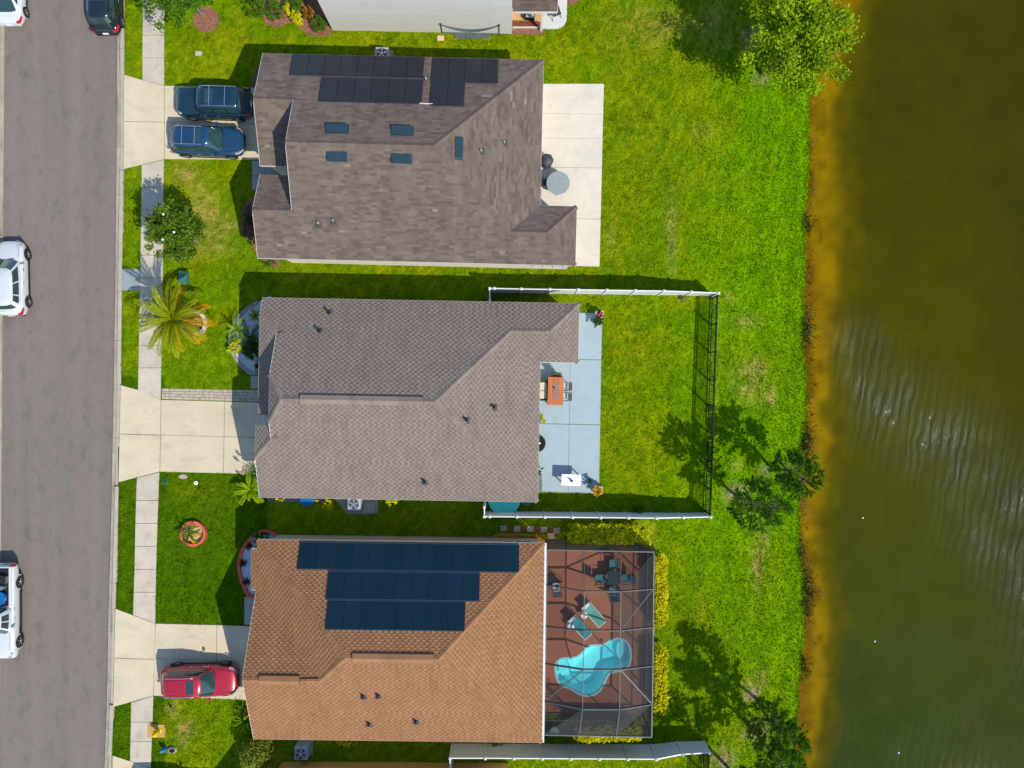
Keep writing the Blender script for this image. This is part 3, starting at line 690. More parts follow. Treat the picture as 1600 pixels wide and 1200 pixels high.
def off_ridge(fr, roof, org, plane, pxa, pya, pxb, pyb, down):
    ua, va, _ = fr.on(pxa, pya, plane); ub, vb, _ = fr.on(pxb, pyb, plane)
    u0, u1 = min(ua, ub), max(ua, ub); w0, w1 = min(va, vb), max(va, vb)
    mb = MB()
    # wedge: flush at the upslope edge, raised and open at the downslope edge
    hs = {}
    def q(u, v, hh): return fr.W(u, v, plane(u, v) + hh)
    hi, lo = .20, .035
    if down == 'S': hv = {w0: hi, w1: lo}; 
    elif down == 'N': hv = {w0: lo, w1: hi}
    if down in 'NS': hh = lambda u, v: hv[v]
    else: hh = lambda u, v: hi if u == u1 else lo
    b4 = [(u0, w0), (u1, w0), (u1, w1), (u0, w1)]; ins = .05
    vs = [q(u, v, .0) for u, v in b4] + [q(u, v, hh(u, v) + .02) for u, v in b4]
    mb.add(vs, [(4, 5, 6, 7), (0, 1, 5, 4), (1, 2, 6, 5), (2, 3, 7, 6), (3, 0, 4, 7)])
    cu, cv = (u0 + u1) / 2, (w0 + w1) / 2
    e = [(cu + (u - cu) * 1.10, cv + (v - cv) * 1.22) for u, v in b4]
    mb.add([q(u, v, .03) for u, v in e], [(0, 1, 2, 3)])
    mb.build('off_ridge_vent', M_ROOFV, roof, org=org, fixn=True)
off_ridge(f1, r1, o1, pN, 511, 195, 543, 208, 'N'); off_ridge(f1, r1, o1, pN, 613, 198, 644, 211, 'N')
off_ridge(f1, r1, o1, pS, 511, 238, 542, 252, 'S'); off_ridge(f1, r1, o1, pS, 612, 241, 643, 255, 'S')
off_ridge(f1, r1, o1, pE, 712, 216, 723, 248, 'E')
for px, py, pl in [(521, 345, pS), (498, 349, pS), (752, 236, pE), (788, 223, pE), (666, 124, pN)]: pipe_vent(f1, r1, o1, px, py, pl, M_PIPE_W, .26, .042)

# ---- middle house: grey shingles, hip at the back, clipped gable in front
f2 = Frame(.018); k = .45
vN2 = f2.L(650, 469.5, ze)[1]; vS2 = f2.L(620, 780.5, ze)[1]; vR2 = (vN2 + vS2) / 2; zR2 = ze + k * (vN2 - vS2) / 2
uE2 = f2.L(842, 680, ze)[0]; uEw2 = f2.L(904, 521, ze)[0]; vwS = f2.L(874, 566, ze)[1]; vw_ = (vwS + vN2) / 2; zw_ = ze + k * (vN2 - vwS) / 2
q_N = lambda u, v: ze + k * (vN2 - v)
q_S = lambda u, v: ze + k * (v - vS2)
q_E = lambda u, v: ze + k * (uE2 - u)
uRe2 = uE2 - (zR2 - ze) / k; ux2 = uE2 - (vN2 - vw_); uwr2 = uEw2 - (vN2 - vw_)
T = f2.W; UD = f2.ud; VD = f2.vd
uW2 = (f2.L(411, 468, ze)[0] + f2.L(405, 775, ze)[0]) / 2
za = 3.48; zb = 3.94; zc = 4.08; zd = 4.60; zj = 5.02
vof_N = lambda z: vN2 - (z - ze) / k
vof_S = lambda z: vS2 + (z - ze) / k
uM2 = f2.L(420, 605, 5.1)[0]; uJ = f2.L(440, 622, zR2)[0]; uWs = f2.L(399, 700, 4.05)[0]
vm1 = f2.L(403, 648, 3.5)[1]; vm2 = f2.L(399, 663, 4.08)[1]
uMi2 = uM2 + .4
sl = (zb - za) / (uM2 - uW2)
zin = za + sl * (uMi2 - uW2)
sl2 = (zd - zc) / (uM2 - uWs); zin2 = zc + sl2 * (uMi2 - uWs)
facets = [([T(uW2, vN2, ze), T(uEw2, vN2, ze), T(uwr2, vw_, zw_), T(ux2, vw_, zw_), T(uRe2, vR2, zR2), T(uJ, vR2, zR2), T(uM2, vof_N(zj), zj), T(uM2, vof_N(zb), zb), T(uW2, vof_N(za), za)], UD),
          ([T(uW2, vS2, ze), T(uE2, vS2, ze), T(uRe2, vR2, zR2), T(uJ, vR2, zR2), T(uM2, vof_S(zj), zj), T(uM2, vof_S(zd), zd), T(uWs, vof_S(zc), zc)], UD),
          ([T(uM2, vof_N(zj), zj), T(uJ, vR2, zR2), T(uM2, vof_S(zj), zj)], VD),
          ([T(uW2, vof_N(za), za), T(uM2, vof_N(zb), zb), T(uMi2, vof_N(zb), zin), T(uMi2, vm1, zin), T(uW2, vm1, za)], VD),
          ([T(uWs, vm2, zc), T(uMi2, vm2, zin2), T(uMi2, vof_S(zd), zin2), T(uM2, vof_S(zd), zd), T(uWs, vof_S(zc), zc)], VD),
          ([T(uE2, vS2, ze), T(uRe2, vR2, zR2), T(ux2, vw_, zw_), T(uE2, vwS, ze)], VD),
          ([T(uE2, vwS, ze), T(uEw2, vwS, ze), T(uwr2, vw_, zw_), T(ux2, vw_, zw_)], UD),
          ([T(uEw2, vN2, ze), T(uEw2, vwS, ze), T(uwr2, vw_, zw_)], VD)]
outline = [(uW2, vS2), (uE2, vS2), (uE2, vwS), (uEw2, vwS), (uEw2, vN2), (uW2, vN2)]
walls = [(uW2 + i_, vS2 + i_), (uE2 - i_, vS2 + i_), (uE2 - i_, vwS + i_), (uEw2 - i_, vwS + i_), (uEw2 - i_, vN2 - i_), (uW2 + i_, vN2 - i_), (uW2 + i_, vof_N(za)), (uW2 + .55, vof_N(za)), (uW2 + .55, vm1), (uW2 + i_, vm1)]
dr = .15 * k
ridges = [(T(uRe2, vR2, zR2), T(uJ, vR2, zR2), dr), (T(uE2, vS2, ze), T(uRe2, vR2, zR2), dr * .7), (T(ux2, vw_, zw_), T(uRe2, vR2, zR2), dr * .7), (T(ux2, vw_, zw_), T(uwr2, vw_, zw_), dr), (T(uEw2, vN2, ze), T(uwr2, vw_, zw_), dr * .7), (T(uEw2, vwS, ze), T(uwr2, vw_, zw_), dr * .7),
          (T(uM2, vof_N(zj), zj), T(uJ, vR2, zR2), dr * .7), (T(uM2, vof_S(zj), zj), T(uJ, vR2, zR2), dr * .7), (T(uWs, vof_S(zc), zc), T(uM2, vof_S(zd), zd), dr * .7), (T(uW2, vof_N(za), za), T(uM2, vof_N(zb), zb), dr * .7)]
fascia = [(T(uW2, vN2, ze), T(uEw2, vN2, ze)), (T(uEw2, vN2, ze), T(uEw2, vwS, ze)), (T(uE2, vwS, ze), T(uEw2, vwS, ze)), (T(uE2, vwS, ze), T(uE2, vS2, ze)), (T(uE2, vS2, ze), T(uW2, vS2, ze)), (T(uW2, vN2, ze), T(uW2, vof_N(za), za)), (T(uW2, vof_N(za), za), T(uW2, vm1, za)), (T(uW2, vS2, ze), T(uWs, vof_S(zc), zc)), (T(uWs, vm2, zc), T(uWs, vof_S(zc), zc)),
          (T(uM2, vof_N(zb), zb), T(uM2, vof_N(zj), zj)), (T(uM2, vof_N(zj), zj), T(uM2, vof_S(zj), zj)), (T(uM2, vof_S(zd), zd), T(uM2, vof_S(zj), zj))]
gables = [[T(uM2 + .3, vof_N(zb), 2.7), dn(T(uM2 + .3, vof_N(zb), zb), .25), dn(T(uM2 + .3, vof_N(zj), zj), .15), dn(T(uM2 + .3, vof_S(zj), zj), .15), dn(T(uM2 + .3, vof_S(zd), zd), .25), T(uM2 + .3, vof_S(zd), 2.7)],
          [T(uW2 + .05, vm1, 2.7), T(uW2 + .05, vm1, za - .11), T(uMi2, vm1, zin - .11), T(uMi2, vm1, 2.7)],
          [T(uWs + i_, vm2 - .1, 2.7), T(uWs + i_, vm2 - .1, zc + .05), T(uMi2, vm2 - .1, zin2 - .11), T(uMi2, vm2 - .1, 2.7)],
          [T(uWs + i_, vm2 - .1, 2.7), T(uWs + i_, vm2 - .1, zc + .02), T(uWs + i_, vof_S(zc) + .05, zc + .02), T(uWs + i_, vS2 + i_, ze), T(uWs + i_, vS2 + i_, 2.7)],
          [T(uW2 + i_, vN2 - i_, 2.7), T(uW2 + i_, vN2 - i_, ze), T(uW2 + i_, vof_N(za), za - .02), T(uW2 + i_, vof_N(za), 2.7)]]
M_R2 = roofmat('grey_shingle', C(149, 135, 124), .08)
M_W2 = wallmat('pale_grey_stucco', C(206, 204, 198))
h2, r2, o2 = house('house', 'middle house with plain grey shingled hip roof and dark vent pipes, pale blue patio behind', f2, facets, outline, ze, i_, M_R2, M_W2, 'lam', fascia, ridges, gables, walls)
garage_door(f2, h2, o2, uW2 + i_, vof_S(ze) + .9, vof_S(ze) + 5.0)
window(f2, h2, o2, (uE2 - i_, vR2 - 2.6), (uE2 - i_, vR2 + .4), .1, 2.2, (1, 0), name='sliding_door')
def ridge_vent(fr, roof, org, a, b, m, w=.25, h=.11):
    a = Vector(a); b = Vector(b); mb = MB(); d = b - a; n = max(1, int(d.length / 1.2)); sd_ = fr.vd
    for i in range(n):
        p = a + d * (i / n); q = a + d * ((i + 1) / n)
        top = Vector((0, 0, h + .03)); lo = Vector((0, 0, h - .09))
        vs = [p + sd_ * w + lo, p + top, p - sd_ * w + lo, q + sd_ * w + lo, q + top, q - sd_ * w + lo]
        mb.add(vs, [(0, 1, 4, 3), (1, 2, 5, 4)], 0, rnd.uniform(.9, 1.1))
        mb.add([p + sd_ * w + lo, q + sd_ * w + lo, q + sd_ * w + lo - Vector((0, 0, .08)), p + sd_ * w + lo - Vector((0, 0, .08))], [(0, 1, 2, 3)], 1)
        mb.add([p - sd_ * w + lo, q - sd_ * w + lo, q - sd_ * w + lo - Vector((0, 0, .08)), p - sd_ * w + lo - Vector((0, 0, .08))], [(3, 2, 1, 0)], 1)
    for e in (a, b):
        mb.add([e + sd_ * w + Vector((0, 0, h - .09)), e + Vector((0, 0, h + .03)), e - sd_ * w + Vector((0, 0, h - .09)), e - sd_ * w - Vector((0, 0, .1)), e + sd_ * w - Vector((0, 0, .1))], [(0, 1, 2, 3, 4)], 1)
    mb.build('ridge_vent', [m, M_PIPE_D], roof, org=org)
ua = f2.L(469, 626, zR2)[0]; ub = f2.L(662, 629, zR2)[0]
ridge_vent(f2, r2, o2, T(ua, vR2, zR2), T(ub, vR2, zR2), M_R2)
for px, py, pl in [(515, 489, q_N), (500, 518, q_N), (729, 656, q_E), (772, 636, q_E), (664, 752, q_S)]: pipe_vent(f2, r2, o2, px, py, pl, M_PIPE_D, .36, .08)

# ---- southern house: tan shingles, blue solar panels, pool cage behind
f3 = Frame(.0125); k = .46
vN3 = f3.L(630, 846, ze)[1]; vS3 = f3.L(620, 1157.5, ze)[1]; vR3 = (vN3 + vS3) / 2; zR3 = ze + k * (vN3 - vS3) / 2
uE3 = f3.L(848.5, 1000, ze)[0]; uW3 = f3.L(402, 846, ze)[0]; uG = f3.L(378, 1063, 5.0)[0]
t_N = lambda u, v: ze + k * (vN3 - v)
t_S = lambda u, v: ze + k * (v - vS3)
t_E = lambda u, v: ze + k * (uE3 - u)
uRe3 = uE3 - (zR3 - ze) / k; uRw = uW3 + (zR3 - ze) / k
_, vg, zg3 = f3.on(440, 1063, t_S); ug = uW3 + (zg3 - ze) / k; vgN = vg + (zg3 - ze) / k
T = f3.W; UD = f3.ud; VD = f3.vd
ub_ = uW3 - .38; zb_ = ze - k * .38; vb1 = f3.L(394, 857, 2.8)[1]; vb2 = f3.L(392, 921, 2.8)[1]
facets = [([T(uW3, vN3, ze), T(uE3, vN3, ze), T(uRe3, vR3, zR3), T(uRw, vR3, zR3)], UD),
          ([T(uW3, vN3, ze), T(uRw, vR3, zR3), T(ug, vg, zg3), T(uW3, vgN, ze)], VD),
          ([T(ub_, vb1, zb_), T(uW3, vb1, ze), T(uW3, vb2, ze), T(ub_, vb2, zb_)], VD),
          ([T(uG, vgN, ze), T(uW3, vgN, ze), T(ug, vg, zg3), T(uG, vg, zg3)], UD),
          ([T(uG, vS3, ze), T(uE3, vS3, ze), T(uRe3, vR3, zR3), T(uRw, vR3, zR3), T(ug, vg, zg3), T(uG, vg, zg3)], UD),
          ([T(uE3, vN3, ze), T(uRe3, vR3, zR3), T(uE3, vS3, ze)], VD)]
outline = [(uG, vS3), (uE3, vS3), (uE3, vN3), (uW3, vN3), (uW3, vgN), (uG, vgN)]
walls = [(uG + i_, vS3 + i_), (uE3 - i_, vS3 + i_), (uE3 - i_, vN3 - .33), (uW3 + i_, vN3 - .33), (uW3 + i_, vgN - .2), (uG + i_, vgN - .2)]
dr = .15 * k
ridges = [(T(uRe3, vR3, zR3), T(uRw, vR3, zR3), dr), (T(uW3, vN3, ze), T(uRw, vR3, zR3), dr * .7), (T(ug, vg, zg3), T(uRw, vR3, zR3), dr * .7), (T(uG, vg, zg3), T(ug, vg, zg3), dr), (T(uE3, vN3, ze), T(uRe3, vR3, zR3), dr * .7), (T(uE3, vS3, ze), T(uRe3, vR3, zR3), dr * .7)]
fascia = [(T(uW3, vN3, ze), T(uE3, vN3, ze)), (T(uE3, vN3, ze), T(uE3, vS3, ze)), (T(uE3, vS3, ze), T(uG, vS3, ze)), (T(uG, vS3, ze), T(uG, vg, zg3)), (T(uG, vg, zg3), T(uG, vgN, ze)), (T(uW3, vN3, ze), T(uW3, vb1, ze)), (T(ub_, vb1, zb_), T(ub_, vb2, zb_)), (T(ub_, vb1, zb_), T(uW3, vb1, ze)), (T(ub_, vb2, zb_), T(uW3, vb2, ze))]
gables = [[T(uG + i_, vS3 + i_, 2.7), dn(T(uG + i_, vg, zg3)), T(uG + i_, vgN - .2, 2.7)]]
M_R3 = roofmat('tan_shingle', C(170, 125, 90), .08)
M_W3 = wallmat('warm_grey_stucco', C(214, 196, 176))
h3, r3, o3 = house('house', 'tan shingled house with blue solar panels, red car in its drive and screened pool behind', f3, facets, outline, ze, i_, M_R3, M_W3, 'lam', fascia, ridges, gables, walls)
garage_door(f3, h3, o3, uG + i_, vg - 2.4, vg + 2.4)
M_SOLAR = mat('solar_panel_blue', (.0012, .016, .031), .5, var=.1, scale=.8, fine=8, finev=.06, bump=0, spec=.22, orand=.12)
M_SRAIL = mat('solar_frame', (.02, .06, .085), .4, finev=0, bump=0, spec=.5, metal=.3)
arr3 = array(f3, r3, o3, t_N, [(468, 521, 848, 889, 2, 2), (525, 811, 849, 893.2, 11, 1), (512, 749, 894, 938.2, 9, 1), (511, 726, 939, 985, 8, 1)], M_SOLAR, gap=.008)
arr3.data.materials[0] = M_SRAIL
ua = f3.L(551, 1029, zR3)[0]; ub = f3.L(678, 1030, zR3)[0]; ridge_vent(f3, r3, o3, T(ua, vR3, zR3), T(ub, vR3, zR3), M_R3)
ua = f3.L(405, 1062, zg3)[0]; ub = f3.L(468, 1062, zg3)[0]; ridge_vent(f3, r3, o3, T(ua, vg, zg3), T(ub, vg, zg3), M_R3)
M_PIPE_B = mat('pipe_brown', (.05, .018, .015), .5, finev=0, bump=0)
for px, py in [(568, 1087), (591, 1086), (577, 1130), (650, 1126)]: pipe_vent(f3, r3, o3, px, py, t_S, M_PIPE_B, .3, .07)
window(f3, h3, o3, (f3.L(787, 846, 1.6)[0], vN3 - .33), (f3.L(832, 846, 1.6)[0], vN3 - .33), 1.0, 2.2, (0, 1), mull=2)
window(f3, h3, o3, (f3.L(843, 846, 1.6)[0], vN3 - .33), (f3.L(851, 846, 1.6)[0] - .3, vN3 - .33), .4, 2.2, (0, 1), mull=0)
M_GUTTER = mat('white_gutter', C(246, 244, 238), .4, finev=0, bump=0)
mb = MB()
for i in range(6):
    a = T(uE3 + .07, vN3 + (vS3 - vN3) * i / 6, ze - .06); b = T(uE3 + .07, vN3 + (vS3 - vN3) * (i + 1) / 6, ze - .06); mb.bar(a, b, .13, .12)
mb.build('gutter', M_GUTTER, r3, org=o3)

# ---- the two neighbours at the picture's edges: only a wall, porch or eave of each shows
fA = Frame(.02)
M_WA = mat('white_block_wall', C(222, 220, 214), .9, var=.04, scale=.6, fine=20, finev=.03, bump=.2)
b0 = fA.L(520, 47.5, 0); b1 = fA.L(800, 53, 0); u0, u1, vs_ = b0[0], b1[0], (b0[1] + b1[1]) / 2; T = fA.W; zt = 5.6; dp = 11.0; UD = fA.ud; VD = fA.vd
k = .45; zr = zt + k * (dp / 2 + .3)
fac = [([T(u0 - .3, vs_ - .3, zt), T(u1 + .3, vs_ - .3, zt), T(u1 - 5.5, vs_ + dp / 2, zr), T(u0 + 5.5, vs_ + dp / 2, zr)], UD), ([T(u0 - .3, vs_ + dp + .3, zt), T(u1 + .3, vs_ + dp + .3, zt), T(u1 - 5.5, vs_ + dp / 2, zr), T(u0 + 5.5, vs_ + dp / 2, zr)], UD),
       ([T(u0 - .3, vs_ - .3, zt), T(u0 - .3, vs_ + dp + .3, zt), T(u0 + 5.5, vs_ + dp / 2, zr)], VD), ([T(u1 + .3, vs_ - .3, zt), T(u1 + .3, vs_ + dp + .3, zt), T(u1 - 5.5, vs_ + dp / 2, zr)], VD)]
# its back porch
p0 = fA.L(801.5, 18, 2.75); p1 = fA.L(871, 18, 2.75); pz = 2.75
fac.append(([T(p0[0], p0[1], pz), T(p1[0], p1[1], pz), T(p1[0], p1[1] + 5, pz + 1.3), T(p0[0], p0[1] + 5, pz + 1.3)], UD))
ol = [(u0 - .3, vs_ - .3), (u1 + .3, vs_ - .3), (u1 + .3, vs_ + dp + .3), (u0 - .3, vs_ + dp + .3)]
wl_ = [(u0, vs_), (u1, vs_), (u1, vs_ + dp), (u0, vs_ + dp)]
M_R0 = roofmat('brown_grey_shingle', C(112, 96, 90), .1)
hA, rA, oA = house('house', 'tall white walled house at the top edge with a small tiled back porch', fA, fac, ol, zt, .3, M_R0, M_WA, 'blend', [(T(u0 - .3, vs_ - .3, zt), T(u1 + .3, vs_ - .3, zt)), (T(p0[0], p0[1], pz), T(p1[0], p1[1], pz)), (T(p1[0], p1[1], pz), T(p1[0], p1[1] + 5, pz + 1.3))], [], (), wl_)
for j in range(1, 5):   # shallow block joints on the wall, seen from above as fine lines
    mb = MB(); z = 1.2 * j; mb.bar(T(u0, vs_ - .001, z), T(u1, vs_ - .001, z), .008, .012); mb.build('wall_joint', M_WA, hA, org=oA)
window(fA, hA, oA, (fA.L(622, 1, 4)[0], vs_), (fA.L(642, 1, 4)[0], vs_), 3.95, 5.0, (0, -1))
M_POST = M_FASC
mb = MB(); c = fA.L(846, 49, .1); mb.box(T(c[0] - .02, c[1] + .1, 1.28), (.14, .14, 2.6)); mb.build('porch_post', M_POST, hA, org=oA)
mb = MB(); c = fA.L(867, 2, .1); mb.box(T(c[0], c[1], 1.28), (.14, .14, 2.6)); mb.build('porch_post', M_POST, hA, org=oA)
M_TANF = mat('porch_tan_floor', C(226, 176, 118), .8, var=.05); M_BRK = mat('porch_brick', C(150, 86, 58), .9, var=.1, orand=.15, tone='tone')
a = fA.L(802, -60, 0); b = fA.L(846, 33, 0); mb = MB(); mb.box(T((a[0] + b[0]) / 2, (a[1] + b[1]) / 2, .03), (b[0] - a[0], a[1] - b[1], .1), rz=fA.a); mb.build('porch_floor', M_TANF, hA, org=oA)
c0_ = fA.L(802, 33.5, 0); c1_ = fA.L(846, 43, 0)
for r_ in range(4):
    for i in range(9):
        w = (c1_[0] - c0_[0]) / 9; hh = (c0_[1] - c1_[1]) / 4; mb = MB()
        mb.bbox(T(c0_[0] + w * (i + .5), c0_[1] - hh * (r_ + .5), .03), (w - .015, hh - .015, .1), .008, rz=fA.a); mb.build('brick', M_BRK, hA, org=oA)
mb = MB(); a = fA.L(801, 44, 0); b = fA.L(846, 44, 0); mb.bar(T(a[0], a[1], .08), T(b[0], b[1], .08), .05, .16); mb.build('porch_edge', M_FASC, hA, org=oA)

fB = Frame(.006); T = fB.W; k = .45
wN = fB.L(500, 1190, 0)[1]; ua_ = fB.L(441, 1191, 0)[0]; ub__ = fB.L(705, 1191, 0)[0]; ze4 = 2.9; UD = fB.ud; VD = fB.vd
e_ = .1; zr = ze4 + k * 6
fac = [([T(ua_ - .3, wN + e_, ze4), T(ub__ + 4, wN + e_, ze4), T(ub__ - 2, wN - 6, zr), T(ua_ - 1.7, wN - 6, zr)], UD), ([T(ua_ - .3, wN - 12, ze4), T(ub__ + 4, wN - 12, ze4), T(ub__ - 2, wN - 6, zr), T(ua_ - 1.7, wN - 6, zr)], UD),  # unseen west ridge end pushed out past the wall to shape the roof's shadow
       ([T(ub__ + 4, wN + e_, ze4), T(ub__ + 4, wN - 12, ze4), T(ub__ - 2, wN - 6, zr)], VD)]
M_WB = wallmat('ochre_stucco', C(232, 182, 104)); 
ol = [(ua_ - .3, wN + e_), (ub__ + 4, wN + e_), (ub__ + 4, wN - 12), (ua_ - .3, wN - 12)]
hB, rB, oB = house('house', 'ochre stucco house whose wall just enters the bottom edge', fB, fac, ol, ze4, .3, M_R0, M_WB, 'blend', [(T(ua_ - .3, wN + e_, ze4), T(ub__ + 4, wN + e_, ze4))], [], [[T(ua_, wN, 2.6), T(ua_, wN - 6, zr - .12), T(ua_, wN - 11.6, 2.6)]], [(ua_, wN), (ub__ + 3.6, wN), (ub__ + 3.6, wN - 11.6), (ua_, wN - 11.6)])
for fr_, (a0, b0_, a1, b1_) in ((f1, (uW, vS, uEw, vN)),):
    pass
HARD += [[W(uW + .5, vS + .3, 0), W(uE, vS + .3, 0), W(uE, vN - .3, 0), W(uW + .5, vN - .3, 0)]]
T = f2.W; HARD += [[T(uW2 + .5, vS2 + .4, 0), T(uE2, vS2 + .4, 0), T(uE2, vN2 - .4, 0), T(uW2 + .5, vN2 - .4, 0)]]
T = f3.W; HARD += [[T(uG + .5, vS3 + .4, 0), T(uE3, vS3 + .4, 0), T(uE3, vN3 - .36, 0), T(uG + .5, vN3 - .36, 0)]]
T = fA.W; HARD += [[T(u0, vs_, 0), T(u1, vs_, 0), T(u1, vs_ + dp, 0), T(u0, vs_ + dp, 0)], quadpx((801, -60), (847, -60), (847, 46), (801, 46))]
T = fB.W; HARD += [[T(ua_, wN, 0), T(ub__ + 3.6, wN, 0), T(ub__ + 3.6, wN - 11, 0), T(ua_, wN - 11, 0)]]
HARD.append(DECK)
# ------------------------------------------------------------------ cars
M_TYRE = mat('tyre_rubber', (.018, .018, .02), .8, finev=0, bump=0)
M_RIM = mat('alloy_rim', (.55, .56, .58), .3, metal=.85, finev=0, bump=0)
M_GLASS = mat('car_glass', (.018, .045, .048), .04, var=.2, scale=2, finev=0, bump=0, spec=.8)
M_TRIM = mat('black_trim', (.014, .014, .016), .5, finev=0, bump=0)
M_CHROME = mat('bright_trim', (.7, .72, .74), .18, metal=.95, finev=0, bump=0)
M_LAMP = mat('headlamp', (.34, .36, .38), .12, metal=.3, finev=0, bump=0, spec=.8)
M_TAIL = mat('tail_lamp', (.35, .006, .03), .2, finev=0, bump=0, spec=.6)
M_PLATE = mat('number_plate', (.7, .72, .72), .5, finev=0, bump=0)
M_SEAT = mat('cabin_beige', (.30, .26, .18), .8, finev=0, bump=0)
def paint(n, c, metal=.25): return mat(n, c, .22, var=.02, finev=0, bump=0, metal=metal, coat=.8, spec=.5)
def car(name, label, loc, rz, L, Wd, Ht, pm, style='suv', seed=1, group=None):
    root = thing(name, label, 'car' if style != 'pickup' else 'pickup truck', loc, rz, group)
    w = Wd / 2; belt = .60 * Ht if style != 'pickup' else .56 * Ht; zb = .20
    wr_ = .34 if style != 'pickup' else .40
    hood = belt - (.03 if style in ('suv', 'box', 'pickup') else .09)
    # stations: x fraction, half width factor, top height, bottom height
    if style == 'box':
        st = [(0, .80, belt - .22, .42), (.012, .92, belt - .08, .34), (.05, .98, belt, .24), (.2, 1, belt + .01, zb), (.5, 1, belt, zb), (.72, 1, hood + .02, zb), (.86, .99, hood - .02, zb), (.95, .96, hood - .08, .24), (.985, .88, hood - .16, .30), (1, .72, hood - .34, .36)]
    elif style == 'pickup':
        st = [(0, .93, belt - .05, .5), (.01, .97, belt, .42), (.05, 1, belt, .34), (.3, 1, belt, .3), (.42, 1, belt, .3), (.6, 1, belt, .3), (.72, 1, hood, .3), (.88, .99, hood - .05, .3), (.965, .95, hood - .12, .34), (.99, .88, hood - .22, .4), (1, .74, hood - .4, .44)]
    elif style == 'suv':
        st = [(0, .66, belt - .34, .42), (.012, .82, belt - .16, .34), (.05, .93, belt - .02, .26), (.16, 1, belt + .02, zb), (.45, 1, belt, zb), (.68, 1, hood + .02, zb), (.82, .985, hood - .05, zb), (.92, .92, hood - .15, .23), (.972, .78, hood - .26, .28), (1, .52, hood - .42, .34)]
    else:
        st = [(0, .62, belt - .36, .40), (.015, .80, belt - .18, .32), (.06, .93, belt - .03, .24), (.17, 1, belt + .01, zb), (.45, 1, belt, zb), (.66, 1, hood + .03, zb), (.8, .98, hood - .06, zb), (.91, .90, hood - .18, .22), (.97, .76, hood - .28, .26), (1, .5, hood - .42, .32)]
    rows = []
    for f, wf, zt, z0 in st:
        x = -L / 2 + L * f; ww = w * wf
        half = [(ww * .78, z0), (ww * .96, z0 + .05), (ww, z0 + .6 * (zt - z0) * .55), (ww * .995, z0 + (zt - z0) * .72), (ww * .955, zt - .075), (ww * .84, zt), (ww * .45, zt + .028), (0, zt + .035)]
        rows.append([Vector((x, y, z)) for y, z in half] + [Vector((x, -y, z)) for y, z in half[-2::-1]])
    mb = MB(); mb.grid(rows); n = len(rows[0])
    mb.F.append(tuple(range(n))); mb.M.append(0); mb.T.append(1); mb.F.append(tuple((len(rows) - 1) * n + j for j in range(n))[::-1]); mb.M.append(0); mb.T.append(1)
    mb.build('body', pm, root, smooth=True, fixn=True, sub=2)
    # cabin
    fr_ = {'suv': (.725, .56, .13, .055), 'box': (.70, .635, .115, .02), 'hatch': (.735, .56, .20, .045), 'sedan': (.70, .55, .30, .10), 'pickup': (.70, .62, .475, .44)}[style]
    xf, xrf, xrr, xr = [-L / 2 + L * f for f in fr_]
    if style in ('hatch', 'sedan'): xrr = -L / 2 + L * fr_[2]; xr = -L / 2 + L * fr_[3]
    wb, wr = w * .90, w * (.70 if style != 'box' else .76); zt = Ht; zc = belt - .03
    def ring(t):     # t 0 base -> 1 roof
        x0 = xr + (xrr - xr) * t; x1 = xf + (xrf - xf) * t; y = wb + (wr - wb) * (t ** 1.25); z = zc + (zt - .05 - zc) * t
        b = .10 + .10 * t; pts = []
        def edge(a, c, k): return [a + (c - a) * (i / k) for i in range(k)]
        bow = .10 if style != 'box' else .05
        side = lambda s, rev: [Vector((x0 + (x1 - x0) * q, s * y * (1 - .10 * (abs(q - .45) * 1.8) ** 3), z)) for q in ([.02, .2, .4, .6, .8, .97] if not rev else [.97, .8, .6, .4, .2, .02])]
        front = [Vector((x1 + bow * .9, -y * .55, z)), Vector((x1 + bow * 1.15, 0, z)), Vector((x1 + bow * .9, y * .55, z))]
        rear = [Vector((x0 - bow * .5, y * .55, z)), Vector((x0 - bow * .65, 0, z)), Vector((x0 - bow * .5, -y * .55, z))]
        return side(-1, False) + front + side(1, True) + rear
    rs = [ring(0), ring(.35), ring(.7), ring(.94)]
    top = ring(1.0); cx_ = (xrr + xrf) / 2
    top = [Vector((cx_ + (p.x - cx_) * .95, p.y * .93, zt - .012)) for p in top]
    cr = [Vector((cx_ + (p.x - cx_) * .6, p.y * .55, zt + .012)) for p in top]
    mb = MB(); mb.grid(rs + [top, cr], closed=True); nn = len(top); mb.F.append(tuple(5 * nn + j for j in range(nn))); mb.M.append(0); mb.T.append(1)
    cabin = mb.build('cabin', pm, root, smooth=True, fixn=True)
    # windows follow the cabin surface, slightly proud
    def surf(i0, i1, k, t):
        i = i0 + (i1 - i0) * k; rg = ring(t); a = int(math.floor(i)); f = i - a; return rg[a % nn].lerp(rg[(a + 1) % nn], f)
    def pane(nm, i0, i1, t0, t1, m=M_GLASS, par=cabin, push=.012, nx=8, ny=4, taper=0.0):
        rws = []
        for j in range(ny + 1):
            t = t0 + (t1 - t0) * j / ny; row = []
            for i in range(nx + 1):
                q = i / nx; q = .5 + (q - .5) * (1 - taper * j / ny)
                p = surf(i0, i1, q, t); c = Vector((p.x * .9, 0, p.z - .25)); row.append(p + (p - c).normalized() * push)
            rws.append(row)
        mb = MB(); mb.grid(rws); return mb.build(nm, m, par, smooth=True)
    # ring index: right side 0..5 (rear->front), front 6..8, left 9..14 (front->rear), rear 15..17
    pane('windscreen', 5.15, 8.85, .10, .90)
    pane('rear_window', 14.2, 17.8, .40 if style in ('suv', 'box') else .18, .90)
    tl, th = (.26, .86)
    if style == 'pickup': sp = [(1.0, 2.6), (2.9, 4.6)]
    elif style == 'box': sp = [(.35, 1.55), (1.75, 3.05), (3.2, 4.7)]
    else: sp = [(.5, 1.35), (1.5, 2.9), (3.05, 4.75)]
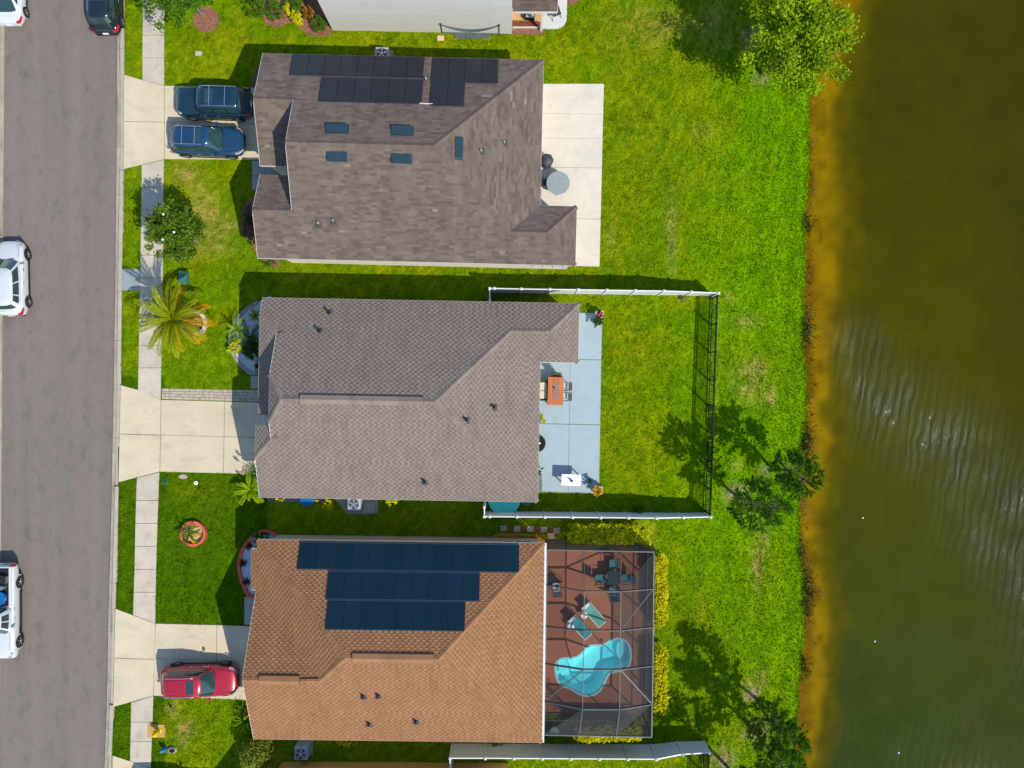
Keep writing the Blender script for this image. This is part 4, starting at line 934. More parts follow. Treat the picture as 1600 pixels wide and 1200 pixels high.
    for a, b in sp:
        pane('side_window', a, b, tl, th); pane('side_window', 14 - b, 14 - a, tl, th)
    # wheels
    for fx in ((.185, .815) if style != 'pickup' else (.2, .83)):
        for s in (-1, 1):
            x = -L / 2 + L * fx; y = s * (w - .10); mb = MB()
            mb.lathe([(wr_ * .62, -.11), (wr_ * .94, -.11), (wr_, -.07), (wr_, .07), (wr_ * .94, .115), (wr_ * .66, .115)], (x, y, wr_), 22, axis='Y')
            wh = mb.build('wheel', M_TYRE, root, smooth=False, fixn=True)
            rb_ = MB(); o_ = s * .105
            rb_.lathe([(wr_ * .66, o_ - s * .03), (wr_ * .66, o_), (wr_ * .60, o_), (wr_ * .58, o_ - s * .05), (.01, o_ - s * .06)], (x, y, wr_), 20, axis='Y', m=1)
            for k_ in range(5):
                an = 2 * math.pi * k_ / 5 + seed; d = Vector((math.cos(an), 0, math.sin(an)))
                rb_.bar(Vector((x, y + o_, wr_)) + d * .03, Vector((x, y + o_ - s * .004, wr_)) + d * wr_ * .62, .06, .035)
            rb_.lathe([(.06, o_ - .02), (.06, o_ + s * .015), (.04, o_ + s * .02)], (x, y, wr_), 10, axis='Y')
            rb_.build('rim', [M_RIM, M_TRIM], wh, fixn=True)
            ar = MB(); pts_i = []; pts_o = []
            for q in range(13):
                an = math.pi * q / 12 * 1.16 - .08 * math.pi
                for lst, rr in ((pts_i, wr_ + .015), (pts_o, wr_ + .07)): lst.append(Vector((x + rr * math.cos(an), s * (w + .006), wr_ + rr * math.sin(an))))
            inn = [Vector((p.x, s * (w - .12), p.z)) for p in pts_i]
            ar.grid([inn, pts_i, pts_o]); ar.build('wheel_arch', M_TRIM if style in ('suv', 'box') else pm, root)
    # trim
    for s in (-1, 1): mb = MB(); mb.bar((-L * .26, s * (w + .004), zb + .10), (L * .26, s * (w + .004), zb + .10), .03, .13); mb.build('sill_trim', M_TRIM, root)
    for s in (-1, 1):
        mb = MB(); xm = xf - .32; mb.bbox((xm, s * (w + .06), belt + .08), (.11, .19, .14), .03); mb.bar((xm, s * (w - .08), belt + .05), (xm, s * (w + .06), belt + .06), .05); mb.build('mirror', [pm], root)
        for xx in ((-.02, .16) if style != 'pickup' else (.02, .12)):
            mb = MB(); mb.bbox((xx * L - .3, s * (w + .012), belt - .13), (.2, .035, .045), .008); mb.build('door_handle', M_CHROME if style != 'hatch' else pm, root)
        fx = st[-3]
        mb = MB(); x1 = L / 2
        p0 = Vector((x1 - .30, s * w * .80, hood - .20)); mb.grid([[Vector((x1 - .46, s * w * .925, hood - .13)), Vector((x1 - .26, s * w * .86, hood - .20)), Vector((x1 - .10, s * w * .66, hood - .27)), Vector((x1 - .02, s * w * .48, hood - .31))],
              [Vector((x1 - .46, s * w * .80, hood - .065)), Vector((x1 - .28, s * w * .74, hood - .105)), Vector((x1 - .13, s * w * .60, hood - .16)), Vector((x1 - .05, s * w * .46, hood - .21))]])
        for i in range(len(mb.V)): v_ = Vector(mb.V[i]); mb.V[i] = tuple(v_ + Vector((.035, s * .03, .035)))
        mb.build('headlight', M_LAMP, root, smooth=True)
        mb = MB()
        if style in ('box', 'pickup'): mb.bbox((-L / 2 + .05, s * w * .90, belt - .14), (.12, .16, .34), .03)
        else:
            mb.grid([[Vector((-L / 2 + .10, s * w * .58, belt - .10)), Vector((-L / 2 + .14, s * w * .80, belt - .06)), Vector((-L / 2 + .42, s * w * .985, belt - .03))], [Vector((-L / 2 + .02, s * w * .60, belt - .24)), Vector((-L / 2 + .08, s * w * .86, belt - .22)), Vector((-L / 2 + .40, s * w * 1.0, belt - .17))]])
            for i in range(len(mb.V)): v_ = Vector(mb.V[i]); mb.V[i] = tuple(v_ + Vector((-.05, s * .035, .04)))
        mb.build('tail_light', M_TAIL, root, smooth=True)
    mb = MB(); mb.bbox((-L / 2 - .02, 0, belt - .34), (.03, .34, .16), .005); mb.build('number_plate', M_PLATE, root)
    mb = MB(); mb.bbox((L / 2 - .05, 0, hood - .42), (.08, w * .8, .16), .02); mb.build('grille', M_TRIM, root)
    mb = MB(); mb.bar((L / 2 - .09, -w * .55, .38), (L / 2 - .09, w * .55, .38), .10, .14); mb.build('bumper', M_TRIM if style in ('suv', 'box') else pm, root); mb = MB(); mb.bar((-L / 2 + .06, -w * .72, .42), (-L / 2 + .06, w * .72, .42), .12, .16); mb.build('bumper', M_TRIM if style in ('suv', 'box') else pm, root)
    # bonnet seam
    for s in (-1, 1): mb = MB(); mb.tube([Vector((xf + .12, s * w * .80, hood + .022)), Vector((L * .36, s * w * .74, hood - .03)), Vector((L * .43, s * w * .62, hood - .115))], .008, 5); mb.build('bonnet_seam', M_TRIM, root)
    for s in (-.5, .35): mb = MB(); mb.bar((xf + .06, w * s, belt + .045), (xf + .02, w * (s + .42), belt + .06), .025); mb.build('wiper', M_TRIM, root)
    return root, dict(xf=xf, xrf=xrf, xrr=xrr, wr=wr, zt=zt, w=w, belt=belt, L=L, cabin=cabin)
def rails(root, d, m, cross=True):
    for s in (-1, 1):
        mb = MB(); y = s * d['wr'] * .86; a, b = d['xrr'] + .05, d['xrf'] - .25
        mb.tube([(a, y, d['zt'] - .01), (a + .08, y, d['zt'] + .05), (b - .08, y, d['zt'] + .05), (b, y, d['zt'] - .01)], .022, 6); mb.build('roof_rail', m, root)
    if cross:
        for q in (.28, .68):
            mb = MB(); x = d['xrr'] + (d['xrf'] - d['xrr']) * q; mb.bar((x, -d['wr'] * .86, d['zt'] + .055), (x, d['wr'] * .86, d['zt'] + .055), .05, .02); mb.build('crossbar', m, root)
def sunroof(root, d, x0, x1, wf=.6):
    mb = MB(); mb.bbox(((x0 + x1) / 2, 0, d['zt'] + .006), (abs(x1 - x0), d['wr'] * 2 * wf, .03), .008); mb.build('sunroof', M_GLASS, root)
def cpos(px, py, z=0.0): p = P(px, py); return (p.x, p.y, z)
g_ = 'cars parked on the drives'
c5, d5 = car('parked_car', 'boxy dark blue four wheel drive with silver roof rails, nose towards the road', cpos(342, 167.5, PT), math.pi - .03, 4.55, 1.82, 1.78, paint('dark_teal_paint', (.006, .030, .052)), 'box', 1, g_)
rails(c5, d5, M_CHROME); sunroof(c5, d5, d5['xrf'] - .45, d5['xrf'] - .98)
c6, d6 = car('parked_car', 'rounded blue crossover with roof bars and sunroof, nose towards the house', cpos(331.5, 226, PT), -.035, 4.5, 1.80, 1.66, paint('deep_blue_paint', (.008, .045, .10)), 'suv', 2, g_)
rails(c6, d6, M_CHROME); sunroof(c6, d6, d6['xrf'] - .30, d6['xrf'] - .72)
c7, d7 = car('parked_car', 'bright red estate style four wheel drive on the southern drive', cpos(319.5, 1056.5, PT), .02, 4.75, 1.88, 1.72, paint('cherry_red_paint', (.33, .008, .022), .1), 'suv', 3, g_)
rails(c7, d7, M_CHROME, False); sunroof(c7, d7, d7['xrf'] - .22, d7['xrf'] - .68, .62)
for i in range(5): mb = MB(); mb.bar((d7['xrr'] + .15, -.42 + .21 * i, d7['zt'] + .012), (d7['xrf'] - .8, -.42 + .21 * i, d7['zt'] + .018), .02, .015); mb.build('roof_rib', paint('cherry_red_paint', None), c7)
c8, d8 = car('parked_car', 'grey van on the drive below the bottom edge, seen by its shadow across the sidewalk', cpos(288, 1239, PT), 0, 4.9, 1.95, 1.92, paint('grey_paint', (.2, .2, .21), .2), 'box', 8, g_)
g2 = 'cars parked along the street'
M_WP = paint('white_paint', (.47, .49, .50), 0)
c3, d3 = car('parked_car', 'white hatchback at the left edge beside the palm, halfway down the street', cpos(25.5, 436, ROAD_Z), math.pi / 2 + .02, 4.66, 1.84, 1.62, M_WP, 'suv', 4, g2)
rails(c3, d3, M_WP, False)
c1, d1 = car('parked_car', 'white saloon cut off by the top left corner', cpos(22, -15, ROAD_Z), math.pi / 2, 4.7, 1.82, 1.46, M_WP, 'sedan', 5, g2)
c2, d2 = car('parked_car', 'near black hatchback on the right hand kerb at the top edge', cpos(171, 2, ROAD_Z), math.pi / 2 + .02, 4.5, 1.84, 1.60, paint('black_green_paint', (.010, .020, .022)), 'suv', 6, g2)
sunroof(c2, d2, d2['xrf'] - .2, d2['xrf'] - 1.0, .7)
c4, d4 = car('pickup_truck', 'white pickup truck with a loaded open bed at the left edge', cpos(11, 951, ROAD_Z), -math.pi / 2, 5.85, 2.0, 1.86, M_WP, 'pickup', 7, g2)
mb = MB(); L_ = 5.85; w_ = 1.0; bx0, bx1 = -L_ / 2 + .10, -L_ / 2 + L_ * .425
mb.box(((bx0 + bx1) / 2, 0, d4['belt'] + .046), (bx1 - bx0, 1.50, .02)); mb.build('bed_floor', M_TRIM, c4)
mb = MB()
for s in (-1, 1): mb.bbox(((bx0 + bx1) / 2, s * .86, d4['belt'] + .06), (bx1 - bx0, .14, .10), .02)
mb.bbox((bx0, 0, d4['belt'] + .06), (.08, 1.8, .10), .02); mb.build('bed_rail', M_WP, c4)
# what lies in the bed
def p_bed(x, y): v = Matrix.Rotation(-math.pi / 2, 3, 'Z') @ Vector((x, y, 0)); c = cpos(11, 951, ROAD_Z); return (c[0] + v.x, c[1] + v.y, ROAD_Z + d4['belt'] + .057)
M_BLUEB = mat('blue_plastic', C(20, 110, 175), .4, finev=0, bump=0); M_BOXT = mat('tool_grey', (.12, .11, .10), .6)
t_ = thing('bucket', 'blue plastic tub in the bed of the white pickup', 'tub', p_bed(-1.0, .40)); mb = MB(); mb.lathe([(.30, 0), (.36, .30), (.38, .30), (.33, .27), (.27, .03)], n=18); mb.build('tub_shell', M_BLUEB, t_, fixn=True); mb = MB(); mb.lathe([(.39, .285), (.41, .30), (.39, .315), (.37, .30)], n=18); mb.build('tub_rim', M_BLUEB, t_)
t_ = thing('tool_box', 'grey tool box in the pickup bed near its tailgate', 'tool box', p_bed(-2.1, .45)); mb = MB(); mb.bbox((0, 0, .16), (.7, .4, .3), .03); mb.build('box_body', M_BOXT, t_); mb = MB(); mb.bbox((0, 0, .34), (.72, .42, .06), .02); mb.build('box_lid', M_TRIM, t_); mb = MB(); mb.tube([(-.12, 0, .37), (-.1, 0, .42), (.1, 0, .42), (.12, 0, .37)], .015); mb.build('box_handle', M_CHROME, t_)
t_ = thing('paint_tin', 'pale metal tin beside the tool box in the pickup bed', 'tin', p_bed(-1.62, .5)); mb = MB(); mb.lathe([(.12, 0), (.12, .26), (.11, .27), (.0, .265)], n=14); mb.build('tin_body', M_RIM, t_, fixn=True); mb = MB(); mb.lathe([(.125, .25), (.13, .265), (.125, .28)], n=14); mb.build('tin_rim', M_CHROME, t_)
t_ = thing('folded_tarp', 'folded blue tarp lying in the pickup bed behind the cab', 'tarp', p_bed(-.58, .1)); mb = MB()
for i in range(4): mb.bbox((.02 * i, .03 * i, .03 + .055 * i), (.42 - .03 * i, .9 - .08 * i, .05), .02, rz=.06 * i)
mb.build('tarp_fold', M_BLUEB, t_)

# ------------------------------------------------------------------ fences
def fz(p): return gzf(p.x, p.y)
def vinyl_fence(label, pts, hs, ret=None, name='white_fence'):
    """pts: pixel positions of post feet; hs: height at each post"""
    g = [G(*p) for p in pts]; org = g[0].copy(); root = thing(name, label, 'fence', org)
    for i, p in enumerate(g):
        mb = MB(); h = hs[i]; mb.box(p + Vector((0, 0, (h + .05) / 2 - .05)), (.127, .127, h + .15)); q = mb.build('post', M_WHITE, root, org=org)
        mb = MB(); top = h + .075; mb.box(p + Vector((0, 0, top - .03)), (.15, .15, .035)); mb.add([p + Vector((a * .068, b * .068, top - .012)) for a, b in ((-1, -1), (1, -1), (1, 1), (-1, 1))] + [p + Vector((0, 0, top + .04))], [(0, 1, 4), (1, 2, 4), (2, 3, 4), (3, 0, 4)]); mb.build('post_cap', M_WHITE, q, org=org)
    for i in range(len(g) - 1):
        a, b = g[i], g[i + 1]
        if (b - a).length < .25: continue
        d = (b - a).normalized(); a2, b2 = a + d * .07, b - d * .07; ha, hb = hs[i], hs[i + 1]
        nb = max(2, round((b2 - a2).length / .17)); mb = MB()
        for k_ in range(nb):
            p = a2 + (b2 - a2) * (k_ / nb) + d * .004; q = a2 + (b2 - a2) * ((k_ + 1) / nb) - d * .004
            hp = ha + (hb - ha) * ((k_ + .5) / nb) - .08; sd_ = Vector((-d.y, d.x, 0)) * .019
            vs = [p - sd_, q - sd_, q + sd_, p + sd_]; z0 = Vector((0, 0, .12))
            up = Vector((0, 0, hp))
            mb.add([v + z0 for v in vs] + [v + up for v in vs], [(4, 5, 6, 7), (0, 1, 5, 4), (1, 2, 6, 5), (2, 3, 7, 6), (3, 0, 4, 7)], 0, rnd.uniform(.98, 1.02))
        mb.build('panel_boards', M_WHITE, root, org=org, kind='stuff')
        for nm, z, hh in (('bottom_rail', .09, .14), (None, 0, 0)):
            if nm: mb = MB(); mb.bar(a2 + Vector((0, 0, z)), b2 + Vector((0, 0, z)), .05, hh); mb.build('rail', M_WHITE, root, org=org)
        mb = MB(); mb.bar(a2 + Vector((0, 0, ha - .055)), b2 + Vector((0, 0, hb - .055)), .065, .11); mb.build('rail', M_WHITE, root, org=org)
    return root
hF = 1.78
def frow(x0, y0, x1, y1, n): return [(x0 + (x1 - x0) * i / n, y0 + (y1 - y0) * i / n) for i in range(n + 1)]
top_y = [ (766, 475), (766, 456.3), (774, 456.4)]
tp = [(766.5, 475), (766.5, 456.5), (773.5, 456.5)] + frow(814, 457.3, 1071, 461, 6)[0:] + [(1112.5, 462.3)]
vinyl_fence('white vinyl fence between the two northern houses and the pond bank', tp, [hF] * (len(tp) - 2) + [1.52, 1.42])
bp_ = [(758.5, 785), (758.5, 799.2), (766.5, 799.2)] + frow(807.5, 799.6, 1059, 801.8, 6) + [(1101, 801.3)]
vinyl_fence('white vinyl fence along the lawn between the middle house and the pool cage', bp_, [hF] * (len(bp_) - 2) + [1.52, 1.42])
b3 = [(707, 1186), (707, 1162)] + frow(760, 1162, 1017, 1163.5, 6) + [(1058, 1159), (1099, 1158)]
vinyl_fence('white vinyl fence at the bottom edge, shaded face towards the pool cage', b3, [hF] * (len(b3) - 2) + [1.55, 1.45])
M_IRON = mat('black_aluminium', (.006, .006, .007), .55, finev=0, bump=0)
def iron_fence(label, pts, h=1.37, gate=None):
    g = [G(*p) for p in pts]; org = g[0].copy(); root = thing('railing_fence', label, 'fence', org)
    for p in g:
        mb = MB(); mb.box(p + Vector((0, 0, h / 2)), (.075, .075, h + .06)); mb.box(p + Vector((0, 0, h + .04)), (.09, .09, .03)); mb.build('post', M_IRON, root, org=org)
    for i in range(len(g) - 1):
        a, b = g[i], g[i + 1]; mb = MB(); d = b - a; n = round(d.length / .118)
        for z in (.14, h - .22, h - .03):
            rb_ = MB(); rb_.bar(a + Vector((0, 0, z)), b + Vector((0, 0, z)), .05, .05); rb_.build('rail', M_IRON, root, org=org)
        for k_ in range(1, n):
            p = a + d * (k_ / n); mb.box(p + Vector((0, 0, .05 + (h - .05) / 2)), (.030, .030, h - .08))
        mb.build('pickets', M_IRON, root, org=org, kind='stuff')
    return root
iron_fence('black metal railing fence parallel to the water between two white fences', [(1112, 466), (1110.5, 508), (1109, 551), (1107.7, 594), (1106.3, 633), (1105, 674), (1103.6, 718), (1102.2, 760), (1101, 798)])
iron_fence('short black railing running off the bottom edge at the end of the white fence', [(1099, 1162), (1098, 1204), (1097, 1248)])

# ------------------------------------------------------------------ pool, deck and screen cage
PK = [(265, 560), (272, 540), (285, 525), (303, 512), (325, 507), (350, 508), (375, 507), (405, 500), (425, 485), (442, 467), (462, 443), (480, 433), (505, 427), (535, 427), (562, 428), (580, 419), (598, 407), (622, 393), (645, 387), (668, 386), (692, 391), (713, 404), (730, 424), (742, 450), (747, 480), (746, 512), (739, 545), (724, 570), (700, 585), (668, 596), (640, 601), (615, 608), (598, 626), (588, 648), (577, 678), (562, 704), (543, 725), (515, 743), (485, 751), (455, 750), (425, 742), (398, 727), (375, 712), (345, 699), (315, 688), (295, 674), (280, 650), (271, 620), (266, 590)]
PK = [P(800 + x / 4, 900 + y / 4, 0) for x, y in PK]
pc = sum(PK, Vector((0, 0, 0))) / len(PK)
def inset(poly, d):
    n = len(poly); out = []
    for i in range(n):
        t = (poly[(i + 1) % n] - poly[i - 1]).normalized(); out.append(poly[i] + Vector((-t.y, t.x, 0)) * d * ORI)
    return out
ar = sum(PK[i].x * PK[(i + 1) % len(PK)].y - PK[(i + 1) % len(PK)].x * PK[i].y for i in range(len(PK))); ORI = 1 if ar > 0 else -1
M_DECK = mat('red_pool_deck', C(178, 116, 88), .85, var=.07, scale=.8, fine=20, finev=.06)
bm = bmesh.new()
def loop(pts, z):
    vs = [bm.verts.new((p.x, p.y, z)) for p in pts]; return [bm.edges.new((vs[i], vs[(i + 1) % len(vs)])) for i in range(len(vs))]
es = loop(DECK, PT) + loop(inset(PK, -.03), PT)
bmesh.ops.triangle_fill(bm, use_beauty=True, use_dissolve=False, edges=es)
bmesh.ops.recalc_face_normals(bm, faces=bm.faces)
me = bpy.data.meshes.new('pool_deck'); bm.to_mesh(me); bm.free(); me.materials.append(M_DECK)
if sum(p.normal.z for p in me.polygons) < 0: me.flip_normals()
deck = bpy.data.objects.new('pool_deck', me); COL.objects.link(deck); struct(deck)
mb = MB()
for i in range(4): a, b = DECK[i], DECK[(i + 1) % 4]; mb.add([a + Vector((0, 0, -.2)), b + Vector((0, 0, -.2)), b + Vector((0, 0, PT)), a + Vector((0, 0, PT))], [(0, 1, 2, 3)])
mb.build('deck_edge', M_DECK, deck)
pool = thing('swimming_pool', 'kidney shaped blue swimming pool in the red screened deck', 'swimming pool', pc)
M_COPE = mat('pool_coping', C(190, 226, 230), .7, var=.05); M_SHELLP = mat('pool_shell', (.70, .94, .95), .7, var=.03, scale=.5, fine=12, finev=.02, bump=0)
mb = MB(); n = len(PK); 
out, inn = inset(PK, -.03), inset(PK, .09)
mb.grid([[p + Vector((0, 0, PT - .06)) for p in out], [p + Vector((0, 0, PT + .022)) for p in out], [p + Vector((0, 0, PT + .022)) for p in inn], [p + Vector((0, 0, -.16)) for p in inn]], closed=True); mb.build('coping', M_COPE, pool, org=pc, fixn=True)
rws = [[p + Vector((0, 0, -.10)) for p in inset(PK, .085)], [p + Vector((0, 0, -.35)) for p in inset(PK, .09)]]
for d, z in ((.20, -.55), (.45, -.72)):
    rws.append([p + Vector((0, 0, z)) for p in inset(PK, d)])
mb = MB(); mb.grid(rws, closed=True)
ct = MB(); last = rws[-1]; 
mb.F.append(tuple(3 * n + j for j in range(n))); mb.M.append(0); mb.T.append(1); mb.build('pool_shell', M_SHELLP, pool, org=pc, smooth=False)
# wide entry steps at the left end, bench along the right
def steps(cx_, cy_, rr, a0, a1, z, nm):
    c = P(cx_, cy_); mb = MB(); arc_ = [c + Vector((rr * math.cos(a0 + (a1 - a0) * i / 12), rr * math.sin(a0 + (a1 - a0) * i / 12), 0)) for i in range(13)]
    mb.prism([c] + arc_, -.8, z); mb.build(nm, M_SHELLP, pool, org=pc)
steps(874, 1040, .95, R(-80), R(85), -.45, 'pool_step'); steps(872, 1040, .62, R(-80), R(85), -.28, 'pool_step')
steps(983, 1020, .75, R(110), R(250), -.42, 'pool_bench')
def water_mat():
    m = bpy.data.materials.new('pool_water'); m.use_nodes = True; nt = m.node_tree; N = nt.nodes; L = nt.links; N.remove(N['Principled BSDF'])
    t = N.new('ShaderNodeBsdfTransparent'); t.inputs[0].default_value = (.46, .95, .99, 1); g = N.new('ShaderNodeBsdfGlossy'); g.inputs['Roughness'].default_value = .03
    fr_ = N.new('ShaderNodeFresnel'); fr_.inputs[0].default_value = 1.33; mx = N.new('ShaderNodeMixShader')
    no = N.new('ShaderNodeTexNoise'); no.inputs['Scale'].default_value = 2.5; no.inputs['Detail'].default_value = 3; bp = N.new('ShaderNodeBump'); bp.inputs['Strength'].default_value = .12; bp.inputs['Distance'].default_value = .05
    L.new(no.outputs['Fac'], bp.inputs['Height']); L.new(bp.outputs[0], g.inputs['Normal']); L.new(bp.outputs[0], fr_.inputs['Normal'])
    L.new(fr_.outputs[0], mx.inputs[0]); L.new(t.outputs[0], mx.inputs[1]); L.new(g.outputs[0], mx.inputs[2]); L.new(mx.outputs[0], N['Material Output'].inputs[0]); return m
mb = MB(); mb.add([p + Vector((0, 0, -.12)) for p in inset(PK, .087)], [tuple(range(n)) if ORI > 0 else tuple(range(n))[::-1]]); mb.build('pool_water', water_mat(), pool, org=pc)
mb = MB()
for a, b in (((940, 1000), (938, 1003)),): p = P(*a); mb.lathe([(.09, 0), (.09, .03), (.0, .035)], p + Vector((0, 0, PT)), 12)
mb.build('skimmer_lid', M_TRIM, pool, org=pc)

M_ALU = mat('bronze_grey_aluminium', C(104, 107, 107), .45, metal=.1, finev=0, bump=0, spec=.5)
def screen_mat():
    m = bpy.data.materials.new('insect_screen'); m.use_nodes = True; nt = m.node_tree; N = nt.nodes; L = nt.links; b = N['Principled BSDF']
    b.inputs['Base Color'].default_value = (.018, .022, .024, 1); b.inputs['Roughness'].default_value = .8
    lw = N.new('ShaderNodeLayerWeight'); lw.inputs['Blend'].default_value = .5
    r = N.new('ShaderNodeMapRange'); r.inputs['From Min'].default_value = 0; r.inputs['From Max'].default_value = 1; r.inputs['To Min'].default_value = .17; r.inputs['To Max'].default_value = 1.05; L.new(lw.outputs['Facing'], r.inputs[0])
    t = N.new('ShaderNodeBsdfTransparent'); mx = N.new('ShaderNodeMixShader'); L.new(r.outputs[0], mx.inputs[0]); L.new(t.outputs[0], mx.inputs[1]); L.new(b.outputs[0], mx.inputs[2]); L.new(mx.outputs[0], N['Material Output'].inputs[0]); return m
M_SCREEN = screen_mat()
zl, zh = 2.85, 4.0
def PX(px, py, z): return P(px, py, z)
rowsY = [(859, 862.5), (914, 920), (979, 979.5), (1037, 1040), (1096, 1100), (1148, 1151.5)]    # side beam heights (left end, right end) in the picture
xl = [855, 854, 853.5, 852.5, 851.5, 850]; xr2 = [1022, 1021, 1020.5, 1020, 1019, 1018]
xm1 = [None, 913, 912.5, 911.5, 910, None]; xm2 = [None, 970, 969.5, 969, 968, None]
ymid = [None, 924, 985, 1046, 1108, None]
cage = thing('pool_cage', 'screened aluminium pool enclosure behind the tan house', 'pool cage', (DECK[0] + DECK[2]) / 2); co = Vector(cage.location)
LFT = [PX(xl[i], rowsY[i][0], zl) for i in range(6)]; RGT = [PX(xr2[i], rowsY[i][1], zl) for i in range(6)]
MA = [LFT[0].lerp(RGT[0], .345)] + [PX(xm1[i], ymid[i], zh) for i in range(1, 5)] + [PX(905, 1148.5, zl)]
MC = [LFT[0].lerp(RGT[0], .69)] + [PX(xm2[i], ymid[i], zh) for i in range(1, 5)] + [PX(963, 1150, zl)]
def beam(a, b, w=.05, h=.10): mb = MB(); mb.bar(a, b, w, h); mb.build('beam', M_ALU, cage, org=co)
for i in range(6):
    ch = [LFT[i], MA[i], MC[i], RGT[i]]
    if i in (0, 5): beam(ch[0], ch[3], .06, .12)
    else:
        for a, b in zip(ch[:-1], ch[1:]): beam(a, b, .045, .18)
for colm in (MA, MC):
    for i in range(5): beam(colm[i], colm[i + 1], .042, .07)
for i in range(5): beam(RGT[i], RGT[i + 1], .07, .12); beam(LFT[i], LFT[i + 1], .07, .10)
for a, b in ((MC[2], RGT[1]), (MC[3], RGT[4]), (MA[3], LFT[4])): beam(a, b, .05, .06)
for i in range(5):
    for A_, B_ in ((LFT, MA), (MA, MC), (MC, RGT)):
        mb = MB(); q = [A_[i], B_[i], B_[i + 1], A_[i + 1]]; mb.add([p + Vector((0, 0, .01)) for p in q], [(3, 2, 1, 0)]); mb.build('screen_panel', M_SCREEN, cage, org=co)
def gnd(p): return Vector((p.x, p.y, PT))
def wall_bay(a, b):
    mb = MB(); mb.add([gnd(a), gnd(b), b, a], [(0, 1, 2, 3)]); mb.build('screen_panel', M_SCREEN, cage, org=co)
    m_ = Vector((0, 0, 1)); beam(gnd(a) + m_, gnd(b) + m_, .05, .05); beam(gnd(a) + Vector((0, 0, .04)), gnd(b) + Vector((0, 0, .04)), .05, .06)
    mb = MB(); mb.bar(gnd(b), b, .07, .07); mb.build('upright', M_ALU, cage, org=co)
for ch in ([LFT[0], LFT[0].lerp(RGT[0], .23), MA[0].lerp(MC[0], .35), MC[0].lerp(MA[0], .2), RGT[0]], RGT, [LFT[5], MA[5], MC[5], RGT[5]]):
    for a, b in zip(ch[:-1], ch[1:]): wall_bay(a, b)
mb = MB(); mb.bar(gnd(LFT[0]), LFT[0], .07, .07); mb.bar(gnd(LFT[5]), LFT[5], .07, .07); mb.build('upright', M_ALU, cage, org=co)

# ------------------------------------------------------------------ furniture
M_TEAL = mat('teal_sling', C(74, 134, 142), .8, var=.05, scale=3, finev=.04); M_GREENS = mat('green_sling', C(104, 186, 158), .8, var=.04, scale=3, finev=.04)
M_DKG = mat('dark_glass', (.02, .025, .024), .12, finev=0, bump=0, spec=.6); M_WFR = mat('white_metal', (.75, .76, .76), .4, finev=0, bump=0); M_BFR = mat('black_metal', (.015, .015, .017), .5, finev=0, bump=0)
def patio_chair(label, loc, rz, seat_m, frame_m, group, w=.62, back=.95, name='patio_chair'):
    r_ = thing(name, label, 'chair', loc, rz, group)      # faces +x
    mb = MB(); mb.grid([[Vector((.28 - .09 * i, y, .44 - .012 * i + .02 * (abs(y) > .2))) for y in (-w / 2 + .04, -w / 6, w / 6, w / 2 - .04)] for i in range(7)]); mb.build('seat', seat_m, r_)
    mb = MB(); mb.grid([[Vector((-.27 - .035 * i, y, .44 + (back - .44) * i / 5)) for y in (-w / 2 + .04, -w / 6, w / 6, w / 2 - .04)] for i in range(6)]); mb.build('backrest', seat_m, r_)
    for s in (-1, 1):
        y = s * w / 2
        mb = MB(); mb.tube([(.30, y, 0), (.29, y, .64), (-.05, y, .66), (-.34, y, .62)], .018, 6); mb.build('arm', frame_m, r_)
        mb = MB(); mb.tube([(-.22, y, 0), (-.27, y, .44), (-.45, y, back)], .018, 6); mb.build('leg', frame_m, r_)
    mb = MB(); mb.tube([(-.45, -w / 2, back), (-.45, w / 2, back)], .018, 6); mb.build('top_rail', frame_m, r_)
    return r_
def table4(label, loc, rz, lx, ly, h, top_m, leg_m, planks=0, name='patio_table', rim=True):
    r_ = thing(name, label, 'table', loc, rz)
    if planks:
        for i in range(planks):
            mb = MB(); mb.bbox((-lx / 2 + lx * (i + .5) / planks, 0, h), (lx / planks - .008, ly, .045), .008, t=rnd.uniform(.9, 1.1)); mb.build('plank', top_m, r_)
    else:
        mb = MB(); mb.bbox((0, 0, h), (lx, ly, .03), .01); mb.build('tabletop', top_m, r_)
        if rim:
            mb = MB()
            for a, b in (((-1, -1), (1, -1)), ((1, -1), (1, 1)), ((1, 1), (-1, 1)), ((-1, 1), (-1, -1))): mb.bar((a[0] * lx / 2, a[1] * ly / 2, h - .01), (b[0] * lx / 2, b[1] * ly / 2, h - .01), .035, .05)
            mb.build('rim', leg_m, r_)
    for a, b in ((-1, -1), (1, -1), (1, 1), (-1, 1)):
        mb = MB(); mb.bar((a * (lx / 2 - .07), b * (ly / 2 - .07), 0), (a * (lx / 2 - .07), b * (ly / 2 - .07), h - .02), .06); mb.build('leg', leg_m, r_)
    return r_
def at(px, py, z=PT): p = P(px, py, z); return (p.x, p.y, z)
